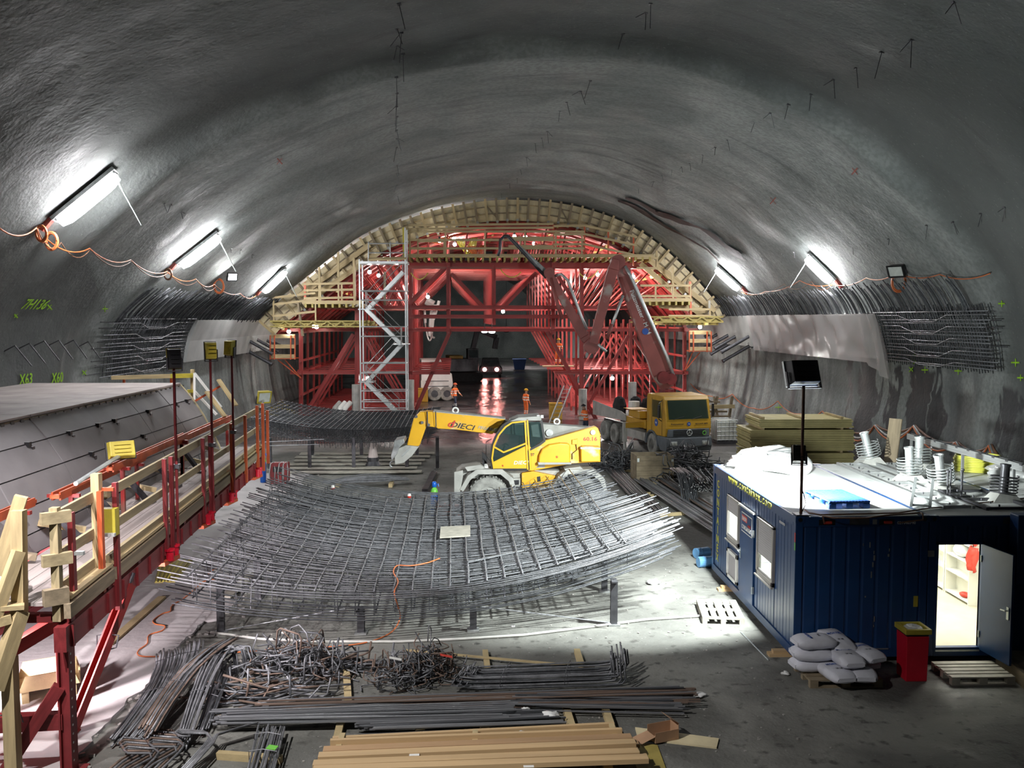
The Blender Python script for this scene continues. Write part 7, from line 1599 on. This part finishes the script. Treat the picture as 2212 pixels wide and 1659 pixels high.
for k in range(26):
    a, b = g(700+R.uniform(-5, 10), 1040+R.uniform(-2, 4), .18), g(882+R.uniform(-8, 3), 1034+R.uniform(-3, 3), .18); v = Vector((0, R.uniform(-.35, .35), R.uniform(0, .16))); MB().tube([a.lerp(b, i/8)+v*(4*(i/8)*(1-i/8)) for i in range(9)], .022, 5).build('bar', mBAR, t, True, smooth=True)
for (x, lab) in ((731, 'left'), (845, 'right')): p = g(x, 1050, 0); tag(MB().box(p.x-.07, p.x+.07, p.y-.3, p.y+.3, 0, .14).build('timber_block', mTIM), lab+' timber block under the spindle shaped bar bundle', 'timber')
a, b = g(938, 1020, .06), g(918, 1060, .06); tag(MB().bar(a, b, .22, .12).build('steel_channel', mSTL), 'dark steel channel lying beside the front wheel of the telehandler', 'channel')
p = g(806, 1005, .05); t = thing('marker_cone', 'pale tapered concrete marker with a dark foot below the rear cage', 'marker', (p.x, p.y, .05)); MB().lathe([(.22, .35), (.10, 1.0), (.08, 1.02)], n=14).build('shaft', mat('pinkish_concrete', (.58, .50, .48), .7, 0, .1, 5), t); MB().lathe([(.34, 0), (.24, .18), (.26, .35)], n=14).build('foot', mSTL, t)
for (x, y, lab) in ((884, 1071, 'small red and white cap on the far edge of the large cage'), (719, 1053, 'small red and white cap at the rear left of the large cage')):
    p = at(x, y, 27.3); t = thing('safety_plug', lab, 'cap', p); MB().lathe([(.05, -.06), (.06, .0), (.02, .01)], n=10).build('red_half', mRTX, t); MB().lathe([(.06, .0), (.045, .06), (.01, .07)], n=10).build('white_half', mWHP, t)
# scraps of film and paper
for k, (x, y, s, lab) in enumerate(((1412, 1262, .16, 'crumpled clear film scrap on the bright ground right of the cage'), (988, 1536, .13, 'crumpled foil lying on the long rebars'), (1136, 1532, .08, 'white paper scrap with red print on the long rebars'), (1190, 1550, .13, 'crumpled plastic bottle film beside the long rebars'), (1128, 1590, .1, 'white crumpled scrap at the back of the timber stack'), (1512, 1505, .10, 'flat white scrap on the dark mud'), (1697, 1457, .08, 'white scrap on the ground left of the bags'), (722, 1560, .07, 'white scrap by the left end of the long bundle'), (1108, 1354, .05, 'pale crumpled leaf like scrap under the front of the cage'), (612, 1368, .05, 'pale scrap on the mud by the tie bar'), (1690, 1368, .05, 'small white scrap beside the container skirting'))):
    lump('film_scrap', lab, 'scrap', g(x, y, .10 if y > 1525 and x < 1200 else .0), (s, s*.7, s*.35), mWRAP, 20+k, .7)
# ================================================================== LEFT WALKWAY AND CURVED FORM
def LX(Y): return -5.62-.067*(Y-12)
def L(Y, r, z): return Vector((LX(Y)+r, Y, z))
mTIMW = mat('aged_guard_board', (.33, .27, .155), .75, 0, .28, 2.4, .15, 30)
wk = thing('walkway', 'raised timber walkway with guard rails on dark red steel along the left side', 'walkway', L(20, -.7, 1.8))
def lbeam(nm, Ya, Yb, r, z, wd, h, m): return beam(nm, L(Ya, r, z), L(Yb, r, z), wd, h, m, wk, True)
for r in (-.05, -1.35): lbeam('steel_beam', 12.3, 27.8, r, 1.98, .16, .34, mREDD)
for k in range(22): Y = 12.5+k*.72; beam('stiffener', L(Y, .045, 1.83), L(Y, .045, 2.13), .05, .05, mREDD, wk, True)
for k in range(11): Y = 12.6+k*1.5; beam('cross_beam', L(Y, .02, 2.20), L(Y, -1.5, 2.20), .12, .12, mREDD, wk, True)
lbeam('edge_beam', 14.3, 27.7, .02, 2.34, .09, .20, mTIMD); lbeam('edge_beam', 12.4, 14.2, .02, 2.34, .09, .20, mTIMD); lbeam('edge_plank', 14.3, 27.7, -.10, 2.50, .28, .05, mTIM); lbeam('edge_plank', 12.5, 14.2, -.10, 2.50, .28, .05, mTIM)
segs = [(12.4, 15.2), (15.22, 18.2), (18.22, 21.3), (21.32, 24.4), (24.42, 27.7)]
for (a, b) in segs:
    for k in range(5): lbeam('deck_board', a, b, -.30-.245*k, 2.44, .235, .05, mDECK)
# guard rails
for (a, b, z, h) in ((14.2, 18.6, 3.60, .15), (18.5, 23.0, 3.60, .15), (22.9, 27.6, 3.60, .15), (14.2, 19.0, 3.05, .14), (18.9, 23.4, 3.05, .14), (23.3, 27.6, 3.05, .14), (14.2, 20.5, 2.56, .16), (20.4, 27.6, 2.56, .16), (12.6, 14.3, 3.60, .15), (12.6, 14.3, 3.05, .15), (12.6, 14.3, 2.58, .18)):
    beam('guard_board', L(a, -.04 if a > 14 else -.16, z), L(b, -.04 if a > 14 else -.16, z), .05, h, mTIMW, wk, True)
for (Y, r, z0, z1, m) in ((12.75, -.02, 2.3, 3.62, mREDD), (13.9, -.02, 1.9, 3.7, mORA), (14.35, .06, 1.75, 3.75, mREDD), (17.1, .06, 1.9, 3.7, mREDD), (17.4, .1, 1.75, 3.7, mREDD), (20.1, .06, 1.85, 3.7, mREDD), (20.6, .1, 1.8, 3.7, mREDD), (22.9, .1, 1.8, 3.7, mORA), (24.8, .08, 1.9, 3.7, mORA), (26.6, .08, 1.8, 3.8, mORA), (27.3, .12, 1.8, 3.8, mORA), (27.75, .18, 1.95, 3.55, mORA)):
    beam('guard_post', L(Y, r, z0), L(Y, r, z1), .07, .09, m, wk, True)
for Y in (17.25, 20.3, 22.8, 26.4):     # bright red screw jacks on the bracket feet
    jk = part('jack_bracket', wk, L(Y, 0, 1.75)); beam('base_channel', L(Y-.35, .0, 1.78), L(Y+.25, .12, 1.78), .16, .08, mORA, jk, True)
    for d in (-.15, .2): MB().lathe([(.07, 0), (.07, .18), (.09, .18), (.09, .22)], T(*L(Y+d, .12, 1.8)), 10).build('screw_jack', mREDB, jk, True)
for (Y, z) in ((13.95, 3.0),): pass
beam('corner_post', L(12.45, -.12, 2.2), L(12.45, -.12, 3.75), .11, .11, mTIMW, wk, True); beam('corner_post', L(14.0, -.10, 2.4), L(14.0, -.10, 3.95), .12, .14, mTIM, wk, True)
beam('corner_board', L(12.3, -.25, 3.62), L(12.55, .05, 3.62), .09, .16, mTIMW, wk, True); beam('corner_board', L(12.3, -.25, 3.05), L(12.55, .05, 3.05), .09, .16, mTIMW, wk, True); beam('corner_board', L(12.3, -.25, 2.55), L(12.5, .0, 2.55), .12, .22, mTIMD, wk, True)
MB().box(-.06, .16, -.08, .08, 0, .42).build('yellow_box', mYRIM, wk, M=WM[wk].inverted() @ T(*L(14.25, -.05, 2.95)))
for Y, z in ((14.05, 3.0), (14.05, 3.7), (12.75, 3.05)): beam('rail_clip', L(Y, -.08, z), L(Y, .14, z), .06, .05, mGAL if z < 3.5 else mORA, wk, True)
# perforated steel column under the near end
cl = part('support_column', wk, L(12.6, -.1, 0))
c0 = L(12.6, -.1, 0)
for s in (-1, 1): MB().box(c0.x+s*.07-.012, c0.x+s*.07+.012, 12.5, 12.7, .03, 1.82).build('web', mREDD, cl, True)
MB().box(c0.x-.06, c0.x+.06, 12.55, 12.65, .03, 1.82).build('core', mREDD, cl, True); MB().box(c0.x-.2, c0.x+.2, 12.4, 12.8, 0, .03).build('foot_plate', mREDD, cl, True)
for k in range(13):
    M = T(c0.x+.084, 12.56+.08*(k % 2 == 9), .2+k*.125) @ Matrix.Rotation(pi/2, 4, 'Y'); MB().lathe([(.017, 0), (.017, .003)], M, 8).build('pin_hole', mWHP, cl, True)
beam('low_brace', L(12.4, -2.4, .75), L(12.6, -.15, .75), .16, .22, mREDD, wk, True)
beam('raking_brace', L(12.3, -.95, .02), L(12.55, -.18, 1.25), .14, .16, mREDD, wk, True)
for x in (-.9, -.8): MB().tube([L(12.3, x, .86), L(12.25, x, .98), L(12.25, x+.22, .98), L(12.3, x+.22, .86)], .012, 5).build('handle', mSTL, wk, True)
# prop leaning from the walkway down to the slab
a, b = Vector((-6.25, 13.75, .07)), Vector((-5.80, 15.0, 1.95)); pr = thing('push_pull_prop', 'long red steel prop leaning from the walkway beam down to the slab', 'prop', a)
for s in (-1, 1): MB().bar(a+Vector((s*.055, 0, 0)), b+Vector((s*.055, 0, 0)), .03, .15).build('channel', mRED, pr, True)
MB().bar(a+Vector((0, .04, .02)), b+Vector((0, .04, .02)), .10, .03).build('web_plate', mRED, pr, True); c = a.lerp(b, .62)
for s in (-1, 1): MB().tube([c+Vector((s*.07, 0, .05)), c+Vector((s*.17, 0, .04)), c+Vector((s*.15, -.06, -.14)), c+Vector((s*.07, -.06, -.16))], .012, 5).build('handle', mSTL, pr, True)
MB().cyl(b, b+(b-a).normalized()*.2, .03, 8).build('spindle', mSTL, pr, True); MB().box(a.x-.12, a.x+.12, a.y-.12, a.y+.08, .05, .075).build('foot_plate', mRED, pr, True)
# ---------------- curved form with its deck
fm = thing('curved_form', 'big curved grey formwork with a flat boarded top along the left wall', 'formwork', (-9, 20, 2.2))
CS = [(-8.80, 4.40), (-8.44, 3.97), (-8.14, 3.50), (-7.90, 3.02), (-7.72, 2.62), (-7.62, 2.30)]
YA, YE = 11.2, 26.9
cols = [YA, 13.2, 15.6, 18.0, 20.4, 22.8, 25.0, YE]
for i in range(5):
    (x0, z0), (x1, z1) = CS[i], CS[i+1]; n = Vector((z0-z1, 0, x1-x0)).normalized()
    for j in range(7):
        y0, y1 = cols[j]+.012, cols[j+1]-.012; d = Vector((x1-x0, 0, z1-z0)).normalized()*.012; pj = R.uniform(-.008, .008); a = Vector((x0, 0, z0))+d+n*pj; b = Vector((x1, 0, z1))-d+n*pj
        MB().hexa([a+Vector((0, y0, 0))-n*.04, b+Vector((0, y0, 0))-n*.04, b+Vector((0, y1, 0))-n*.04, a+Vector((0, y1, 0))-n*.04, a+Vector((0, y0, 0)), b+Vector((0, y0, 0)), b+Vector((0, y1, 0)), a+Vector((0, y1, 0))]).build('form_panel', mFORMP, fm, True)
P = [(x, z) for x, z in CS]
MB().prism([(x-.06, YA, z-.03) for x, z in CS]+[(-9.6, YA, 2.3), (-9.6, YA, 4.3)], (0, YE-YA, 0)).build('form_core', mSTL, fm, True)
MB().prism([(x+.02, YE, z+.01) for x, z in CS]+[(-8.0, YE, 2.3), (-9.0, YE, 4.2), (-9.0, YE, 4.40)], (0, .06, 0)).build('end_plate', mPLY, fm, True)
for r_i in (1, 2):
    x, z = CS[r_i]
    for k, Y in enumerate((15.4, 17.2, 18.9, 20.3, 21.2, 23.3, 25.4, 26.3) if r_i == 1 else (19.2, 22.1)):
        for s in (0, 1): MB().box(x-.02, x+.07, Y+s*.12-.05, Y+s*.12+.05, z-.05-.10*s, z+.04-.10*s).build('clamp_box', mBLK if not s else mSTL, fm, True)
for k in range(6):
    for j in range(7): y0, y1 = cols[j]+.01, cols[j+1]-.01; MB().box(-9.45-.72*(k), -8.74-.72*k, y0, y1, 4.40, 4.44).build('deck_sheet', mDECK, fm, True)
beam('edge_waler', (-8.84, YA, 4.32), (-8.84, YE, 4.32), .16, .12, mTIMD, fm, True)
for k in range(44): Y = YA+.3+k*.36; MB().box(-8.75, -8.735, Y, Y+.12, 4.27, 4.37).build('dark_notch', mBLK, fm, True)
for k in range(7):
    Y = 11.8+k*2.4; beam('frame_column', (-9.7, Y, 0), (-9.7, Y, 4.3), .24, .24, mREDD, fm, True); beam('frame_column', (-12.6, Y, 0), (-12.6, Y, 4.35), .24, .24, mREDD, fm, True); beam('frame_beam', (-13.2, Y, 4.25), (-8.9, Y, 4.25), .2, .22, mREDD, fm, True); beam('frame_brace', (-9.6, Y, .3), (-7.75, Y, 2.2), .16, .18, mREDD, fm, True); beam('frame_beam', (-9.7, Y, 2.0), (-7.2, Y, 2.0), .16, .2, mRED, fm, True)
beam('frame_foot', (-9.7, 11.5, .1), (-9.7, 27, .1), .3, .2, mREDD, fm, True); beam('frame_foot', (-12.6, 11.5, .1), (-12.6, 27, .1), .3, .2, mREDD, fm, True)
# orange beams lying along the foot of the form
for k, (ya, yb, x, z, wd, lab) in enumerate(((11.6, 15.4, -7.35, 3.25, .10, 'near'), (15.6, 20.0, -7.2, 3.3, .16, 'long middle'), (17.5, 22.5, -7.05, 3.46, .12, 'upper middle'), (21.5, 27.0, -7.2, 3.42, .14, 'far'))):
    t = thing('orange_waler', lab+' orange steel beam lying along the foot of the curved form', 'steel beam', (x, ya, z))
    for s in (-1, 1): MB().bar((x+s*wd*.4, ya, z), (x+s*wd*.4-.04*(yb-ya), yb, z), .03, .14).build('channel', mORA, t, True)
    n = int((yb-ya)/.8)
    for i in range(n+1): Y = ya+(yb-ya)*i/n; MB().box(x-.04*(Y-ya)-wd*.5, x-.04*(Y-ya)+wd*.5, Y-.06, Y+.06, z-.03, z+.03).build('batten_plate', mORA, t, True)
    for Y in (ya+.5, yb-.5): MB().bar((x-.04*(Y-ya)-.35, Y, z-.08), (x-.04*(Y-ya)+.2, Y, z-.08), .08, .06).build('bracket', mRED, t, True); MB().bar((x-.04*(Y-ya)+.05, Y, z-.1), (x-.04*(Y-ya)+.05, Y, 2.48), .07, .07, (0, 1, 0)).build('leg', mRED, t, True)
for k in range(7):
    Y = 14.2+k*1.9; tag(MB().bar((-7.75, Y, 2.75), (-7.0-.05*k, Y+.25, 2.56), .12, .10).build('wooden_wedge', mTIM if k % 2 else mTIMD), ORD[k]+' timber wedge from the near end jammed under the curved form', 'timber', 'timber wedges along the form')
for k, Y in enumerate((15.8, 17.5, 19.2, 21.0, 23.0)):
    t = thing('form_strut', ORD[k]+' dark strut from the near end between walkway deck and curved form', 'strut', (-7.0, Y, 2.47), group='dark struts along the walkway'); MB().bar((-6.9-.05*k, Y, 2.52), (-7.55, Y+.35, 2.95), .08, .1).build('tube', mSTL, t, True); MB().box(-6.98-.05*k, -6.75-.05*k, Y-.12, Y+.12, 2.47, 2.52).build('foot', mSTL, t, True)
# lamp masts with yellow and black floodlights along the walkway
for k, (Y, z, dx, lab) in enumerate(((17.5, 5.35, -.6, 'nearest'), (20.5, 5.40, -.3, 'middle'), (22.8, 5.38, .4, 'farthest'))):
    t = thing('lamp_post', lab+' slim red pole with a floodlight on the left walkway', 'pole', L(Y, .17, 1.9)); rod('pole', L(Y, .17, 1.9), L(Y, .17, z), .028, mREDD, t, 8, True); rod('upper_tube', L(Y, .17, 3.6), L(Y, .17, z-.05), .028, mGALD, t, 8, True)
    beam('clamp', L(Y, .1, 3.5), L(Y, .24, 3.5), .1, .08, mSTL, t, True)
    floodlight(L(Y, .17, z+.18), (-.55, 1, -.08) if k < 2 else (.5, 1, -.1), (.24, .38, .15), lab+' yellow and black floodlight on a pole of the left walkway', mYRIM if k else mBLK, mLENS, mBLK if k else mYRIM)
floodlight(Vector((-7.0, 17.9, 3.75)), (-.5, .75, -.35), (.50, .34, .16), 'yellow and black floodlight lying on the orange beams of the walkway', mYRIM, mLENS, mBLK, bracket=False)
tag(MB().tube([(-7.0, 15.9, 3.46), (-6.98, 17.75, 3.66)], .04, 8).build('lamp_tube', mGAL), 'grey tube of the floodlight lying on the orange beams', 'tube')
p = at(571, 858, 29.0); floodlight(p, (.55, -.75, -.35), (.40, .38, .15), 'yellow floodlight at the far end of the walkway facing the site', mYRIM, mLENS, mYRIM)
t = thing('lamp_boom', 'thin arm carrying the yellow floodlight at the walkway end', 'arm', L(27.6, 0, 3.7)); rod('tube', L(27.6, .0, 3.6), p+Vector((-.05, .12, -.1)), .03, mGALD, t, 6, True); beam('clamp', L(27.6, -.08, 3.6), L(27.6, .1, 3.6), .12, .1, mSTL, t, True)
# far end: timber guard, white struts, upright planks
t = thing('end_guard', 'timber guard rail with a yellow end board behind the curved form', 'guard rail', (-9.5, 27.2, 4.4)); a, b = at(241, 816, 27.4), at(418, 811, 27.4); beam('board', a, a.lerp(b, .72), .05, .12, mTIM, t, True); beam('yellow_board', a.lerp(b, .72), b, .05, .13, mYRIM, t, True)
for x in (268, 370): beam('post', at(x, 814, 27.45), at(x, 838, 27.45), .06, .06, mORA, t, True)
beam('end_post', at(416, 798, 27.5), at(417, 862, 27.5), .12, .1, mTIM, t, True); beam('yellow_board', at(405, 845, 27.4), at(420, 845, 27.4), .05, .1, mYRIM, t, True)
t = thing('white_brace', 'white steel brace frame at the far end of the curved form', 'brace', at(420, 870, 27.3)); 
for a, b in (((420, 806), (420, 866)), ((420, 806), (478, 880)), ((420, 845), (468, 896))): beam('strut', at(*a, 27.2), at(*b, 27.0), .06, .06, mWHP, t, True)
for k, (a, b, lab) in enumerate((((472, 820), (510, 876), 'upper'), ((446, 846), (486, 900), 'lower'))): tag(MB().bar(at(*a, 26.6), at(*b, 26.3), .14, .05).build('raking_plank', mTIM), lab+' raking plank at the far end of the walkway', 'plank')
tag(MB().bar(at(422, 866, 26.7), at(476, 834, 26.8), .06, .06).build('orange_tube', mORA), 'orange tube crossing the raking planks', 'tube')
# timber trestle at the near left corner
tb = thing('timber_trestle', 'timber trestle of heavy posts and braces at the left picture edge', 'trestle', at(20, 1400, 12.2))
for (a, b, ya, yb, wd, h) in (((46, 1072), (-8, 1240), 12.4, 12.3, .13, .16), ((40, 1102), (43, 1335), 12.3, 12.3, .14, .16), ((40, 1190), (-10, 1330), 12.25, 12.0, .12, .14), ((44, 1320), (-12, 1490), 12.2, 11.9, .16, .18), ((-10, 1310), (52, 1306), 12.1, 12.25, .3, .06), ((-10, 1345), (24, 1335), 12.0, 12.1, .12, .12)):
    beam('post' if abs(a[0]-b[0]) < 8 else 'brace', at(*a, ya), at(*b, yb), wd, h, mTIM, tb, True)
beam('foot_post', at(20, 1420, 12.1), Vector((at(20, 1420, 12.1).x, 12.1, .02)), .16, .16, mTIM, tb, True)
# plywood trough under the near end
p = g(118, 1470, .35); t = thing('plywood_trough', 'pale plywood trough standing under the near end of the walkway', 'trough', (p.x-.2, p.y+.2, .05), .5)
MB().box(-.45, .45, -.3, .3, .20, .23).build('bottom', mPLY, t)
for s in (-1, 1): MB().hexa([(-.45, s*.30-.012, .2), (.45, s*.30-.012, .2), (.45, s*.30+.012, .2), (-.45, s*.30+.012, .2), (-.35, s*.38-.012, .48), (.35, s*.38-.012, .48), (.35, s*.38+.012, .48), (-.35, s*.38+.012, .48)]).build('side', mTIM, t)
for s in (-1, 1): MB().box(s*.45-.012, s*.45+.012, -.3, .3, .2, .46).build('end', mTIM, t); MB().box(s*.35-.05, s*.35+.05, -.28, .28, 0, .2).build('foot', mTIM, t)
for k, (x, y, lab) in enumerate(((18, 1270, 'white sack lying on the near end of the walkway deck, rear one'), (30, 1300, 'white sack lying on the near end of the walkway deck, front one'))):
    c = at(x, y, 13.2-k*.3); lump('white_sack', lab, 'sack', (c.x-.1, c.y, 2.47), (.3, .25, .16), mWHP, 40+k, .3)
t = thing('red_soldier', 'bright red steel beams lying below the near left end of the walkway', 'steel beam', (-7.4, 13.2, .6))
for (a, b) in (((-7.9, 12.7, .9), (-6.4, 14.6, 1.7)), ((-8.1, 13.2, .7), (-6.8, 14.8, 1.5))): beam('channel', a, b, .12, .2, mRED, t, True)
beam('post', (-7.9, 12.9, .05), (-7.9, 12.9, .95), .14, .14, mRED, t, True); beam('post', (-6.8, 14.75, .05), (-6.8, 14.75, 1.45), .14, .14, mRED, t, True)
# standing lamp that lights the slab (behind the left picture edge)
floodlight(Vector((-7.78, 12.85, 1.72)), (.25, 1, -.3), (.5, .4, .2), 'site floodlight on a short stand below the near end of the walkway', mYRIM, mLENS, mBLK)
t = thing('lamp_stand', 'short tripod stand of the site floodlight below the walkway', 'stand', (-7.78, 12.75, .05)); rod('pole', (0, 0, .1), (0, 0, 1.55), .03, mSTL, t, 8)
for k in range(3): a = k*2*pi/3; rod('leg', (.5*math.cos(a), .5*math.sin(a), 0), (0, 0, .7), .02, mSTL, t, 6)
